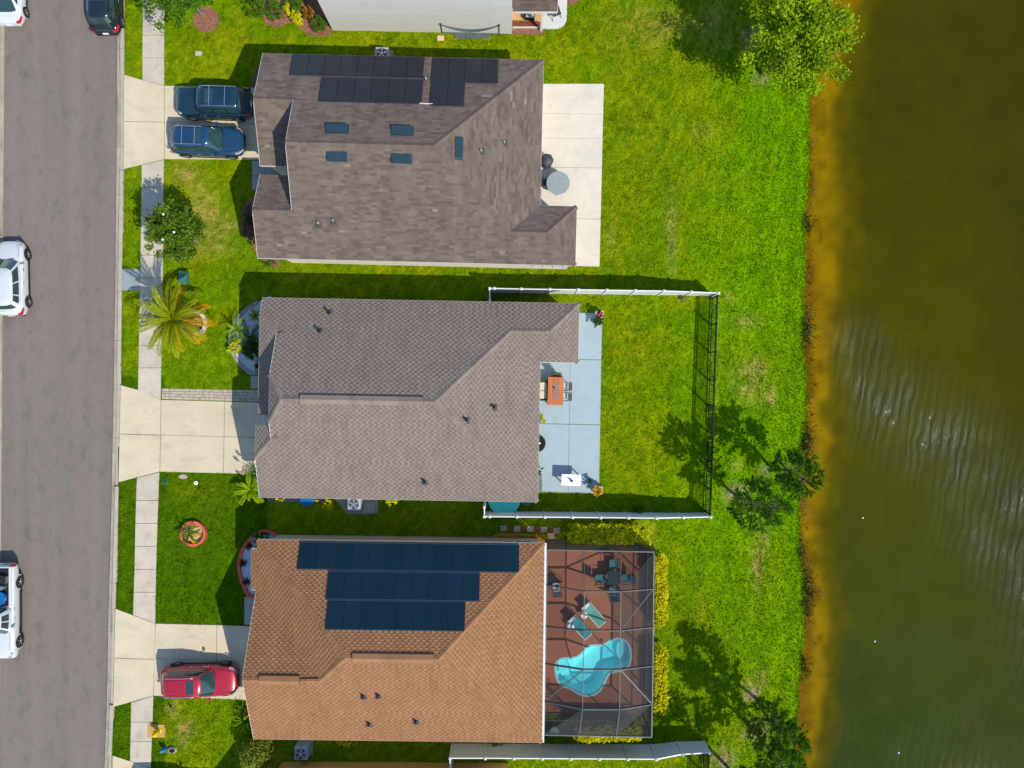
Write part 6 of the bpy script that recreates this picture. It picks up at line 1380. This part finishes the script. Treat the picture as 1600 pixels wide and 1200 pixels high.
def pinnate(label, px, py, n, ln, lm, up, droop, trunk_h, trunk_r, lw=.03, ll=.45, name='palm', cat='palm', z0=0.0, seed=0, nl=20, group=None, gold=None):
    """palm or cycad: each frond a part with midrib and leaflets"""
    g = random.Random(seed + 11); b = G(px, py); b.z += z0; t = thing(name, label, cat, b, 0, group)
    if trunk_h > .2:
        mb = MB(); k = 12; path = [Vector((.02 * math.sin(i), .02 * math.cos(i * 1.3), -.1 + (trunk_h + .1) * i / k)) for i in range(k + 1)]; mb.tube(path, [trunk_r * (1.25 if i == 0 else 1.0 + .12 * (i % 2)) for i in range(k + 1)], 10); mb.build('trunk', M_BARK, t)
    else:
        mb = MB(); mb.lathe([(trunk_r, -.05), (trunk_r * 1.1, trunk_h * .6), (trunk_r * .6, trunk_h + .05)], n=10); mb.build('trunk', M_BARK, t, fixn=True)
    for i in range(n):
        a = 2.399 * i + g.uniform(-.15, .15); f0 = i / max(1, n - 1); e = up * (1 - f0) - .35 * f0 * up + g.uniform(-.12, .12); l = ln * g.uniform(.82, 1.08) * (1 if f0 > .15 else .75)
        d = Vector((math.cos(a), math.sin(a), 0)); s_ = Vector((-d.y, d.x, 0)); p = Vector((0, 0, trunk_h)); mb = MB(); path = []; dirs = []
        for k_ in range(11):
            f = k_ / 10; an = e - droop * f ** 1.6; q = d * math.cos(an) + Vector((0, 0, math.sin(an))); path.append(p.copy()); dirs.append(q); p = p + q * (l / 10)
        mb.tube(path, [.03 * (1 - .85 * k_ / 10) for k_ in range(11)], 5, t=1.15)
        tn = g.uniform(.8, 1.15)
        for k_ in range(nl):
            f = .12 + .88 * k_ / (nl - 1); ii = min(9, int(f * 10)); c = path[ii].lerp(path[ii + 1], f * 10 - ii); q = dirs[ii]
            lf = ll * (math.sin(math.pi * min(1, f * .92 + .06)) ** .6) * g.uniform(.85, 1.1) * l / ln; upv = s_.cross(q) * -1
            for sg in (-1, 1):
                v = (s_ * sg * .60 + q * .9 + Vector((0, 0, .22))).normalized(); tip = c + v * lf; tip.z -= lf * .22; md = c + v * lf * .5
                mb.add([c - q * lw, md + q * lw * .9, tip, md - q * lw * .9], [(0, 1, 2, 3)], 0, tn * g.uniform(.85, 1.15))
        mb.build('frond', gold if (gold and f0 > .72) else lm, t)
    return t
def broad_tree(label, px, py, cz, r, hh, lm, n, ls, trunk_r=.12, seed=0, flowers=None, lean=(0, 0), name='tree', fill=.35, twigs=14, bark=None, per=60, sg=.10):
    b = G(px, py); t = thing(name, label, 'tree', b); g = random.Random(seed)
    top = Vector((lean[0], lean[1], cz)); mb = MB(); mb.tube([Vector((0, 0, -.2)), top * .35 + Vector((.05, .02, 0)), top * .75, top + Vector((0, 0, hh * .5))], [trunk_r * 1.3, trunk_r, trunk_r * .7, trunk_r * .25], 9); mb.build('trunk', bark or M_BARKG, t)
    pts, ci = blob(n, r, hh, fill=fill, seed=seed, lump=.35, per=per, sg=sg); pts = pts + np.array(top)
    lb = MB()
    for k_ in range(twigs):
        a = 2.399 * k_; q = .3 + .6 * k_ / twigs; s_ = top * q; e = top + Vector((math.cos(a) * r * .85, math.sin(a) * r * .85, hh * g.uniform(-.4, .6))); m_ = s_.lerp(e, .5) + Vector((0, 0, .12)); lb.tube([s_, m_, e], [trunk_r * .45, trunk_r * .25, trunk_r * .08], 5)
    lb.build('limbs', bark or M_BARKG, t, kind='stuff')
    k = ci.max() + 1; ct = nrg.uniform(.72, 1.25, k)
    leaves('crown', pts, nrg.uniform(.7, 1.3, n) * ls, lm, t, tone=ct[ci] * nrg.uniform(.85, 1.15, n), aspect=.6, up=.5, kind='stuff')
    if flowers:
        for q in range(flowers[1]):
            i = g.randrange(n); p = Vector(pts[i]); d0 = (p - top); 
            p = top + Vector((g.uniform(-.6, .75) * r, g.uniform(-.85, .6) * r, 0)); p.z = top.z + hh * math.sqrt(max(.05, 1 - ((p.x - top.x) ** 2 + (p.y - top.y) ** 2) / r ** 2)) * 1.12; mb = MB()
            for k_ in range(7): b_ = k_ * 2 * math.pi / 7; s_ = flowers[2]; d = Vector((math.cos(b_), math.sin(b_), .5)); sd_ = Vector((-math.sin(b_), math.cos(b_), 0)); mb.add([p, p + d * s_ * .6 + sd_ * s_ * .4, p + d * s_, p + d * s_ * .6 - sd_ * s_ * .4], [(0, 1, 2, 3)])
            mb.build('flower', flowers[0], t)
    return t
def pine(label, px, py, h, seed, lean=(0, 0), group='young pines on the pond bank', rmax=1.35):
    b = G(px, py); t = thing('pine_tree', label, 'tree', b, 0, group); g = random.Random(seed); ng = np.random.default_rng(seed)
    def tr(f): return Vector((lean[0] * f * f + .10 * math.sin(f * 5 + seed), lean[1] * f * f + .08 * math.cos(f * 4 + seed) - .08, h * f))
    mb = MB(); k = 14; mb.tube([tr(-.03)] + [tr(i / k) for i in range(k + 1)], [.13] + [.10 * (1 - .85 * i / k) for i in range(k + 1)], 9); mb.build('trunk', M_BARK, t)
    tufts = []; lb = MB()
    nw = 8
    for w_ in range(nw):
        f = .36 + .60 * w_ / (nw - 1) + g.uniform(-.02, .02); c = tr(f); a0 = g.uniform(0, 6.28); nb = g.choice([3, 3, 4])
        for j in range(nb):
            a = a0 + 2 * math.pi * j / nb + g.uniform(-.4, .4); L_ = rmax * (1.25 - .9 * abs(f - .55) * 1.6) * g.uniform(.7, 1.2); e = .30 + .75 * (f - .3); d = Vector((math.cos(a), math.sin(a), 0)); path = [c]
            for q in range(1, 5): u = q / 4; path.append(c + d * (L_ * u * math.cos(e)) + Vector((0, 0, L_ * (u * math.sin(e) + .12 * u * u))))
            lb.tube(path, [.035, .028, .02, .014, .006], 5)
            for u in (.5, .62, .74, .86, .94, 1.0): i = min(3, int(u * 4)); p = path[i].lerp(path[i + 1], u * 4 - i); tufts.append((p, (path[i + 1] - path[i]).normalized()))
            for u0, l2 in ((.30, .46), (.48, .42), (.66, .34), (.82, .24)):
                for sgn in (-1, 1):
                    if g.random() < .25: continue
                    i = min(3, int(u0 * 4)); o_ = path[i].lerp(path[i + 1], u0 * 4 - i); s_ = Vector((-d.y, d.x, g.uniform(-.1, .5))) * sgn * g.uniform(.6, 1.0) + d * .8; s_.normalize(); L2 = L_ * l2 * g.uniform(.7, 1.25); lb.tube([o_, o_ + s_ * L2 * .6, o_ + s_ * L2], [.014, .009, .004], 4)
                    for u in (.45, .72, 1.0): tufts.append((o_ + s_ * L2 * u, s_))
    tufts.append((tr(1.0), Vector((0, 0, 1))))
    lb.build('limbs', M_BARK, t, kind='stuff')
    V = []; T_ = []; N_ = 22
    for p, d in tufts:
        dv = np.array(d); q = dv * .85 + ng.normal(size=(N_, 3)) * .58; q[:, 2] += .12; q /= np.linalg.norm(q, axis=1)[:, None]; ln = ng.uniform(.15, .26, N_)[:, None]; s_ = np.cross(q, ng.normal(size=(N_, 3))); s_ /= np.linalg.norm(s_, axis=1)[:, None]; s_ *= .018
        o_ = np.array(p) + ng.normal(size=(N_, 3)) * .02; V.append(np.stack([o_ - s_, o_ + s_, o_ + q * ln], 1)); T_.append(np.full(N_, ng.uniform(.75, 1.3)) * ng.uniform(.85, 1.15, N_))
    V = np.concatenate(V).reshape(-1, 3); n = len(V) // 3
    npmesh('crown', V, np.arange(3 * n).reshape(n, 3), 3, L_PINE, tone=np.concatenate(T_), parent=t, kind='stuff'); return t
pine('pine on a bare sandy ring just outside the middle of the black railing', 1150, 771, 6.0, 3, (0.3, .1))
pine('pine leaning over the water edge beside the railing, nearest the wind ripples', 1206, 728, 5.0, 5, (.2, -.1))
pine('pine at the lower bank, northernmost of the three there', 1177, 1087, 6.0, 8, (.2, 0))
pine('pine at the lower bank, middle one of the three there', 1181, 1144, 6.3, 12, (.3, .1))
pine('pine at the lower bank next to the white fence end, at the bottom edge', 1137, 1193, 6.0, 17, (.1, 0))
broad_tree('bright green spreading tree at the top of the bank overhanging the pond', 1192, 119, 4.4, 2.55, 2.0, L_BRIGHT, 14000, .19, .13, 21, lean=(.55, .25), fill=.25, twigs=26, per=95, sg=.10)
broad_tree('second bright green tree standing partly outside the top edge by the pond', 1172, 60, 4.0, 1.6, 1.6, L_BRIGHT, 5200, .18, .10, 22, lean=(.9, .5), fill=.3, twigs=12)
M_FLW = mat('white_flower', (.55, .53, .48), .6, finev=0, bump=0)
broad_tree('round dark tree with white blossoms beside the sidewalk', 307.5, 377, 2.85, 1.34, 1.15, L_MAG, 9000, .16, .08, 31, flowers=(M_FLW, 5, .085), lean=(-.05, .05), fill=.45)
broad_tree('bushy green tree at the top edge above a ring of reddish mulch', 318, 24, 3.0, 1.75, 1.25, L_MID, 7000, .17, .10, 32, lean=(-.5, .1), fill=.4)
pinnate('date palm with yellowing lower fronds in a white stone ring', 303, 505, 40, 2.4, L_PALM, 1.25, 1.15, 2.75, .17, lw=.042, ll=.46, seed=2, nl=30, gold=L_GOLD)
# ---------------------------------------------------------------- planting beds
M_MULCH = mat('red_mulch', C(178, 124, 100), .95, var=.25, scale=7, fine=18, finev=.5, bump=.9, col2=C(128, 84, 64)); M_MULCHB = mat('brown_mulch', C(132, 98, 72), .95, var=.25, scale=9, fine=45, finev=.35, bump=.9); M_WROCK = mat('pale_blue_gravel', C(214, 230, 236), .9, var=.15, scale=12, fine=40, finev=.4, bump=.9); M_TROCK = mat('tan_gravel', C(214, 186, 140), .9, var=.15, scale=12, fine=40, finev=.4, bump=.9)
M_REDB = mat('red_edging', C(226, 108, 80), .85, var=.1, scale=5); M_WEDG = mat('white_edging', C(232, 214, 190), .85, var=.1, scale=5, orand=.08); M_GEDG = mat('grey_edging', C(160, 160, 156), .9, var=.1, scale=5, orand=.06)
def bed(label, poly, m, border=None, bm_=None, bw=.14, bh=.14, seg=None, name='garden_bed', z=.025):
    pts = [P(*p) for p in poly]; c = sum(pts, Vector((0, 0, 0))) / len(pts); t = thing(name, label, 'garden bed', c)
    n_ = len(pts); fine = []
    for i in range(n_):
        p0, p1, p2, p3 = pts[i - 1], pts[i], pts[(i + 1) % n_], pts[(i + 2) % n_]
        for k_ in range(4): f = k_ / 4; fine.append(.5 * ((2 * p1) + (p2 - p0) * f + (2 * p0 - 5 * p1 + 4 * p2 - p3) * f * f + (3 * p1 - p0 - 3 * p2 + p3) * f ** 3))
    mb = MB(); mb.prism(fine, -.05, z); mb.build('bed_surface', m, t, org=c); HARD.append(fine)
    if border:
        a, b = border; ch = [P(*p) for p in poly[a:b]]; path = []
        for i in range(len(ch) - 1):
            p0 = ch[max(0, i - 1)]; p1 = ch[i]; p2 = ch[i + 1]; p3 = ch[min(len(ch) - 1, i + 2)]
            for k_ in range(4): f = k_ / 4; path.append(.5 * ((2 * p1) + (p2 - p0) * f + (2 * p0 - 5 * p1 + 4 * p2 - p3) * f * f + (3 * p1 - p0 - 3 * p2 + p3) * f ** 3))
        path.append(ch[-1]); st_ = 2
        for i in range(0, len(path) - 1, st_):
            a_, b_ = path[i], path[min(i + st_, len(path) - 1)]; d = (b_ - a_); 
            if d.length < .05: continue
            mb = MB(); mb.bar(a_ + d * .03 + Vector((0, 0, bh / 2)), b_ - d * .03 + Vector((0, 0, bh / 2)), bw, bh); mb.build('edging_stone', bm_, t, org=c)
    return t
def ring(cx_, cy_, rx, ry, n=16, a0=0): return [(cx_ + rx * math.cos(a0 + 2 * math.pi * i / n), cy_ + ry * math.sin(a0 + 2 * math.pi * i / n)) for i in range(n)]
def ringbed(label, cx_, cy_, rx, ry, m, bm_, bw=.16, bh=.2): p = ring(cx_, cy_, rx, ry); return bed(label, p + [p[0]], m, (0, 17), bm_, bw, bh)
ringbed('white stone ring with brown mulch round the date palm', 303.5, 505, 19, 18.5, M_MULCHB, M_WEDG, .20, .22)
ringbed('red edged round planter with tan gravel in the southern front lawn', 303.5, 833, 18.5, 18, M_TROCK, M_REDB, .16, .26)
bed('ring of reddish mulch under the tree at the top edge', ring(322, 31, 20, 20), M_MULCH)
bed('curving mulch bed in front of the tall white walled house', [(410, -10), (412, 30), (420, 40), (436, 42), (452, 36), (464, 40), (478, 52), (494, 57), (510, 56), (519, 50), (512, 30), (500, 0), (495, -20), (420, -25)], M_MULCH)
bed('brown mulch strip beside the mat roofed house near its drive', [(412, 96), (402, 104), (397, 116), (393, 128), (395, 136), (412, 136)], M_MULCHB)
bed('reddish mulch bed along the front of the mat roofed house', [(408, 300), (400, 305), (382, 322), (378, 345), (380, 365), (390, 378), (402, 398), (412, 408), (428, 416), (438, 408), (440, 300)], M_MULCH)
bed('grey edged curved bed with gravel at the middle house front', [(428, 470), (404, 472), (385, 484), (370, 500), (362, 518), (360, 540), (368, 558), (380, 574), (394, 584), (402, 583), (428, 575)], M_WROCK, (1, 10), M_GEDG, .2, .12)
bed('red edged crescent bed with pale gravel at the tan house corner', [(436, 842), (430, 834), (416, 829), (402, 833), (388, 846), (378, 862), (374, 882), (377, 902), (384, 920), (390, 930), (398, 931), (420, 925), (424, 850)], M_WROCK, (0, 11), M_REDB, .2, .16)
bed('planting strip of dry yellow growth under the tan house side wall', [(772, 836), (790, 833), (856, 836), (870, 840), (880, 843), (880, 848), (770, 846)], mat('dry_litter', C(190, 146, 70), .95, var=.3, scale=9, fine=40, finev=.4, bump=.9))
bed('red stone bed by the slab corner at the top edge', [(889, -30), (912, -30), (905, 0), (889, 6)], M_MULCH)
bed('brick red planting bed in front of the tiled porch', [(801, 45), (846, 45), (846, 54), (801, 53)], M_MULCH)
bed('narrow tan strip of pavers beside the eastern hedge gap', [(1012, 972), (1021, 972), (1021, 1004), (1012, 1003)], M_PAVER)
# stepping stones along the tan house
M_STEP = mat('stepping_stone', C(206, 188, 160), .9, var=.1, scale=4, orand=.12)
sp_ = empty_struct('stepping_path')
for (x, y) in ((787, 825.5), (808, 826), (829, 826.5), (850, 827.5), (870, 829), (860.5, 837.5)):
    mb = MB(); mb.bbox(P(x, y, .02), (.42, .36, .07), .01, rz=rnd.uniform(-.05, .05)); mb.build('stone', M_STEP, sp_)
M_STEPB = mat('stepping_stone_brown', C(150, 104, 60), .9, var=.15, scale=5, orand=.1)
for (x, y) in ((797.5, 826), (818.5, 826.5), (839.5, 827), (862, 828)):
    mb = MB(); mb.bbox(P(x, y, .015), (.38, .36, .06), .01); mb.build('stone', M_STEPB, sp_)
# ---------------------------------------------------------------- hedges
def hedge(label, x0, y0, x1, y1, h, n, lm=None):
    a = P(x0, y0); b = P(x1, y1); c = (a + b) / 2; c.z = gzf(c.x, c.y); t = thing('hedge', label, 'hedge', c, 0, 'yellow green hedges round the pool cage'); wx, wy = abs(b.x - a.x) / 2, abs(b.y - a.y) / 2; g = nrg
    n = int(n * 2.6); k = n // 24; f = g.integers(0, 4, k); cc = np.stack([g.uniform(-1, 1, k) * (wx - .08), g.uniform(-1, 1, k) * (wy - .08), g.uniform(.1, 1, k) * h], 1)
    top = f < 3; cc[top, 2] = h * g.uniform(.88, 1.04, top.sum()); cc[:, :2] *= (1 + .06 * g.normal(size=(k, 1)))
    ci = g.integers(0, k, n); p = cc[ci] + g.normal(size=(n, 3)) * .075; p[:, 2] = np.maximum(p[:, 2], .03)
    ct = g.uniform(.78, 1.2, k); leaves('foliage', p, g.uniform(.10, .17, n), lm or L_LIME, t, tone=ct[ci] * g.uniform(.85, 1.15, n), aspect=.55, up=.5, kind='stuff')
    mb = MB()
    for i in range(int(max(wx, wy) * 2 / .5)):
        q = (i + .5) / int(max(wx, wy) * 2 / .5) * 2 - 1; x, y = (q * wx, 0) if wx > wy else (0, q * wy); mb.tube([(x, y, -.05), (x + .1, y, h * .4), (x + .05, y + .1, h * .8)], [.03, .025, .01], 5)
    mb.build('stems', M_BARK, t, kind='stuff'); return t
hedge('lime hedge along the north side of the pool cage', 888, 814, 1010, 846, 1.15, 4600)
hedge('brighter yellow hedge on the east side of the pool cage, upper half', 1017, 866, 1037, 968, 1.1, 3800, L_YEL)
hedge('yellow hedge on the east side of the pool cage, lower half', 1017, 1008, 1037, 1098, 1.1, 3600, L_YEL)
hedge('yellow green hedge between pool cage and bottom white fence', 898, 1120, 996, 1142, 1.3, 4200, L_YEL)
# ---------------------------------------------------------------- shrubs and small plants
shrub('fern like green mound at the top edge left of the mulch bed', 404, 18, .62, .8, L_MID, 900, .16, seed=1, asp=.25)
shrub('low olive green bush inside the top mulch bed', 432, 20, .60, .7, L_MID, 900, .12, seed=2)
shrub('bright yellow croton running diagonally in the top mulch bed', 466, 33, .36, .6, L_YEL, 700, .13, seed=3)
shrub('bright yellow croton nearer the top edge in the mulch bed', 455, 20, .32, .6, L_YEL, 500, .13, seed=4)
shrub('orange croton between the yellow croton and the white wall', 484, 24, .36, .75, L_ORG, 600, .12, seed=5)
shrub('dense rounded green bush at the corner of the tall white wall', 501, 43, .50, .8, L_MID, 1500, .08, seed=6, lump=.1)
shrub('leafy green bush at the top edge behind the yellow croton', 468, 8, .5, .9, L_MID, 900, .12, seed=7)
shrub('maroon leaved bush at the mat roofed house front, upper one', 392, 334, .42, .7, L_MAROON, 700, .09, seed=8)
shrub('maroon leaved bush at the mat roofed house front, lower one', 390, 358, .46, .7, L_MAROON, 800, .09, seed=9)
shrub('green bush between the two maroon bushes', 396, 347, .38, .6, L_DARK, 700, .10, seed=10)
shrub('small green bush at the lower end of the front mulch bed', 400, 377, .34, .55, L_MID, 500, .10, seed=11)
shrub('low green plant at the stucco corner below the eave', 423, 408, .34, .35, L_MID, 500, .08, seed=12, rx=1.5)
shrub('yellow leaved plant in the entry notch of the mat roofed house', 437, 266, .30, .5, L_LIME, 400, .12, seed=13)
pinnate('small dark palm in the shade of the middle house front bed', 396, 528, 14, 1.15, L_DARK, 1.1, 1.1, .5, .10, lw=.03, ll=.32, seed=5, nl=14, name='palm')
pinnate('bright feathery palm at the edge of the middle house bed', 376, 516, 14, 1.0, L_BRIGHT, 1.2, 1.2, .75, .07, lw=.022, ll=.30, seed=6, nl=14, name='palm')
shrub('yellow green bush at the lower rim of the middle house bed', 373, 543, .46, .7, L_LIME, 800, .13, seed=14)
shrub('dark green bush filling the middle house front bed', 398, 548, .55, .7, L_DARK, 1100, .14, seed=15)
blade_plant('spiky olive plant near the top of the middle house bed', 401, 493, 22, .55, .035, L_PALM, .9, .5, seed=1)
blade_plant('small reddish rosette at the foot of the middle house bed', 404, 572, 14, .34, .04, L_RED, .9, .4, seed=2)
pinnate('fresh green palm at the corner below the middle drive', 397, 763, 16, 1.15, L_BRIGHT, 1.1, 1.25, .55, .09, lw=.05, ll=.36, seed=9, nl=14, name='palm')
t = blade_plant('grassy tuft with two pale feathery plumes by the middle drive', 401, 735, 36, .85, .014, L_MID, 1.1, .9, seed=4, joined=True)
for dx, dy in ((-.30, .28), (-.42, -.06)):
    pts = np.array([[dx * (1 + .25 * q), dy + .12 * q, 1.05 + .25 * q] for q in nrg.uniform(0, 1, 160)]) + nrg.normal(size=(160, 3)) * .045; leaves('plume', pts, .09, L_STRAW, t, aspect=.3); mb = MB(); mb.tube([(0, 0, .1), (dx * .6, dy * .6, .7), (dx, dy, 1.1)], .012, 5); mb.build('plume_stalk', L_STRAW, t)
pinnate('small cycad with a few ochre leaves in the red edged planter', 299, 834, 14, .85, L_MID, 1.0, .9, .35, .10, lw=.03, ll=.20, seed=7, nl=16, name='cycad', cat='plant', gold=L_GOLD)
for lab, x, y, s_ in (('reddish rosette in the crescent bed, northern one', 391, 852, 21), ('reddish rosette in the crescent bed, middle one against the edging', 381, 879, 22), ('reddish rosette in the crescent bed, southern one', 387, 908, 23)):
    blade_plant(lab, x, y, 22, .34, .035, L_RED, .9, .5, seed=s_, group='reddish rosettes in the crescent bed')
shrub('dark green bush at the tan house corner inside the red edging', 412, 842, .5, .6, L_DARK, 900, .11, seed=16)
shrub('yellow bush below the middle house eave left of the gravel pad', 515, 786, .30, .5, L_YEL, 500, .11, seed=17)
shrub('yellow bush below the middle house eave right of the gravel pad', 611, 783.5, .30, .5, L_YEL, 450, .11, seed=18, rx=1.3)
for lab, x, s_ in (('small green sprig left of the blue tub', 432, 31), ('small green sprig nearest the palm under the eave', 442, 32), ('small green sprig right of the blue tub', 495, 33)): shrub(lab, x, 780, .16, .3, L_LIME, 120, .10, seed=s_, cat='plant', name='plant')
blade_plant('pale green yucca at the corner below the red car', 384, 1126, 34, .85, .045, L_BRIGHT, 1.0, .7, seed=7)
blade_plant('darker strappy plant beside the yucca at the tan house wall', 380, 1108, 24, .75, .035, L_MID, 1.1, .9, seed=8)
shrub('red leaved plant against the tan house front wall', 393, 1108, .26, .6, L_RED, 350, .10, seed=34)
shrub('big rounded olive bush at the bottom edge by the tan house', 411, 1164, .92, 2.1, leafmat('leaf_olive', C(120, 138, 34), C(152, 160, 50)), 4600, .14, seed=19, lump=.12)
shrub('flat lime bush under the tan house eave at the bottom', 541, 1150, .46, .55, L_LIME, 800, .12, seed=20, rx=1.5)
shrub('low green bush by the bottom white fence end under the eave', 770, 1152, .45, .5, L_BRIGHT, 450, .11, seed=24, rx=1.4)
shrub('reddish bush at the foot of the cage corner by the bottom fence', 882, 1136, .38, .6, L_ORG, 600, .10, seed=25)
shrub('olive bush at the tan house corner by the bottom fence', 853, 1142, .38, .7, L_MID, 600, .10, seed=26)
t_ = thing('planter_pot', 'pale grey pot between the two bushes at the cage corner', 'pot', P(866, 1137)); mb = MB(); mb.lathe([(.16, 0), (.24, .42), (.26, .45), (.21, .43), (.0, .38)], n=18); mb.build('pot_shell', M_ACB, t_, fixn=True); mb = MB(); mb.lathe([(.25, .43), (.28, .455), (.25, .475)], n=18); mb.build('pot_rim', M_ACB, t_)
def planter(label, px, py, s_, h, pm, round_=False):
    t = thing('planter_pot', label, 'planter', at(px, py)); mb = MB()
    if round_: mb.lathe([(s_ * .36, 0), (s_ * .5, h), (s_ * .54, h + .02), (s_ * .42, h), (0, h - .06)], n=16)
    else:
        mb.bbox((0, 0, h / 2), (s_, s_, h), .03)
    mb.build('pot_shell', pm, t, fixn=True); mb = MB(); mb.lathe([(s_ * .40, h - .01), (s_ * .40, h + .006), (0, h + .01)], n=14); mb.build('soil', M_MULCHB, t); return t
planter('square white planter with red flowers at the blue patio corner', 935, 493, .46, .55, M_WFR)
shrub('red flowering plant in the square white planter', 935, 493, .21, .36, L_RED, 260, .08, seed=40, z0=.58, flowers=(mat('red_flower', C(226, 40, 40), .6, finev=0, bump=0), 5, .07))
planter('low dark pot with a leafy plant below the white planter', 932, 504.5, .34, .3, M_BFR, True)
shrub('leafy green plant in the low dark pot on the blue patio', 932, 504.5, .32, .45, L_DARK, 420, .12, seed=41, z0=.3)
planter('cream planter with golden plant at the lower patio corner', 934, 764, .46, .55, M_CUSH)
blade_plant('golden yellow bromeliad in the cream planter', 931, 765, 22, .46, .05, L_GOLD, .9, .7, z0=.55, seed=12)
planter('small dark pot beside the white patio table', 921.5, 750, .26, .34, M_BFR, True)
shrub('small dark plant in the pot beside the white table', 921.5, 750, .15, .25, L_DARK, 160, .08, seed=43, z0=.34)
shrub('bright green potted plant peeping from under the middle eave', 843, 656, .30, .6, L_LIME, 400, .13, seed=44)
shrub('dark green plant beside the storage box under the middle eave', 840, 733, .26, .6, L_DARK, 350, .11, seed=45)
shrub('short weeds clump against the lower white fence', 994, 797, .34, .35, L_MID, 300, .10, seed=46, cat='plant', name='plant')
shrub('tuft of grey weeds at the post of the upper white fence', 1066, 463, .22, .25, L_MAROON, 200, .08, seed=47, cat='plant', name='plant')
t_ = thing('garden_statue', 'small dark leafless sapling stump in the bottom left lawn', 'stump', P(268, 1104)); mb = MB(); mb.tube([(0, 0, -.05), (.02, .01, .2), (.05, .02, .38)], [.06, .05, .03], 7); mb.build('stump_wood', M_BARKG, t_); mb = MB(); mb.tube([(.02, 0, .18), (-.22, .1, .26)], .02, 5); mb.tube([(.02, 0, .2), (.1, -.3, .2)], .02, 5); mb.build('broken_limb', M_BARKG, t_)
t_['category'] = 'stump'; t_.name = 'tree_stump'
n = 900; gx = nrg.uniform(776, 858, n); gy = nrg.uniform(835.5, 845.5, n)
leaves('ground_cover', np.stack([(gx - 800) * S, (600 - gy) * S, nrg.uniform(.03, .2, n)], 1), nrg.uniform(.08, .16, n), L_GOLD, aspect=.35, up=.4, kind='stuff')
# ------------------------------------------------------------------ grass
def excl(x, y):
    r = np.zeros(x.shape, bool)
    for q in HARD: r |= inpoly(x, y, q)
    return r
def tufts(name, x, y, h, w, jit, mat_, darker=1.0):
    n = len(x); z = gz(x, y); a = nrg.uniform(0, 2 * np.pi, n); d = np.stack([np.cos(a), np.sin(a), 0 * a], 1); s_ = np.stack([-d[:, 1], d[:, 0], 0 * a], 1); lean = nrg.uniform(-.2, 1.3, n)[:, None] * h[:, None]
    b = np.stack([x, y, z - .01], 1); V = np.stack([b - s_ * w[:, None], b + s_ * w[:, None], b + d * lean + np.stack([0 * a, 0 * a, h], 1)], 1).reshape(-1, 3)
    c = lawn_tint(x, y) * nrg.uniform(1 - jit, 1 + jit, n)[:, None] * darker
    o = npmesh(name, V, np.arange(3 * n).reshape(n, 3), 3, mat_, colr=c, kind='stuff'); return o
N_ = 330000
x = nrg.uniform(-30, 21, N_); y = nrg.uniform(-25.5, 25.5, N_)
k_ = (x < shore_x(y) - .02) & (x > kxw(KERB_G, y) + .56) & ~excl(x, y); x, y = x[k_], y[k_]
n1 = vnoise(x, y, 1.5, 31)
h = nrg.uniform(.06, .12, len(x)) * (.75 + .6 * n1) * (1 + .35 * np.clip((x - 11) / 5, 0, 1)); w = nrg.uniform(.018, .034, len(x))
tufts('grass', x, y, h, w, .45, M_BLADE, 1.12)
# taller unmown fringe along the water
N2 = 9000
y = nrg.uniform(-25, 25, N2); x = shore_x(y) - np.abs(nrg.normal(size=N2)) * .16 + .05
tufts('bank_grass', x, y, nrg.uniform(.06, .16, N2), nrg.uniform(.015, .03, N2), .35, M_BLADE, 1.4)
# clumps of reed at the water's edge
ry = np.concatenate([(600 - nrg.normal(c, w_, n_)) * _f for c, w_, n_ in ((518, 12, 320), (693, 14, 420), (350, 8, 160), (925, 22, 380), (1040, 10, 120), (860, 10, 120), (600, 200, 300))])
rx = shore_x(ry) + np.abs(nrg.normal(size=len(ry))) * .28 + .02; rh = nrg.uniform(.16, .40, len(ry)); ra_ = nrg.uniform(0, 6.28, len(ry))
b_ = np.stack([rx, ry, np.full(len(ry), WZ - .02)], 1); d_ = np.stack([np.cos(ra_), np.sin(ra_), 0 * ra_], 1); s2 = np.stack([-d_[:, 1], d_[:, 0], 0 * ra_], 1) * nrg.uniform(.015, .03, len(ry))[:, None]
V_ = np.stack([b_ - s2, b_ + s2, b_ + d_ * (rh * nrg.uniform(.3, 1.1, len(ry)))[:, None] + np.stack([0 * rh, 0 * rh, rh], 1)], 1).reshape(-1, 3)
npmesh('reeds', V_, np.arange(len(V_)).reshape(-1, 3), 3, M_BLADE, colr=np.where(nrg.random(len(ry))[:, None] < .25, np.array(C(150, 140, 70)), np.array(C(58, 78, 18))) * nrg.uniform(.6, 1.3, len(ry))[:, None], kind='stuff')
# twigs and pale litter lying in the shallows
mb = MB()
for i in range(420):
    py = rnd.choice([rnd.uniform(0, 1200), rnd.gauss(520, 14), rnd.gauss(690, 14), rnd.gauss(925, 22), rnd.gauss(780, 20)]); yy_ = (600 - py) * _f
    xx_ = float(shore_x(np.array([yy_]))[0]) + abs(rnd.gauss(.0, .45)) + .05; a = rnd.uniform(0, 6.28); l = rnd.uniform(.04, .14); d = Vector((math.cos(a), math.sin(a), .05)) * l; p = Vector((xx_, yy_, WZ + .004)); mb.bar(p, p + d, .022, .02, t=rnd.choice([.4, .6, 1, 2.2]))
mb.build('shore_litter', mat('litter', (.12, .09, .04), .9, tone='tone'), kind='stuff')
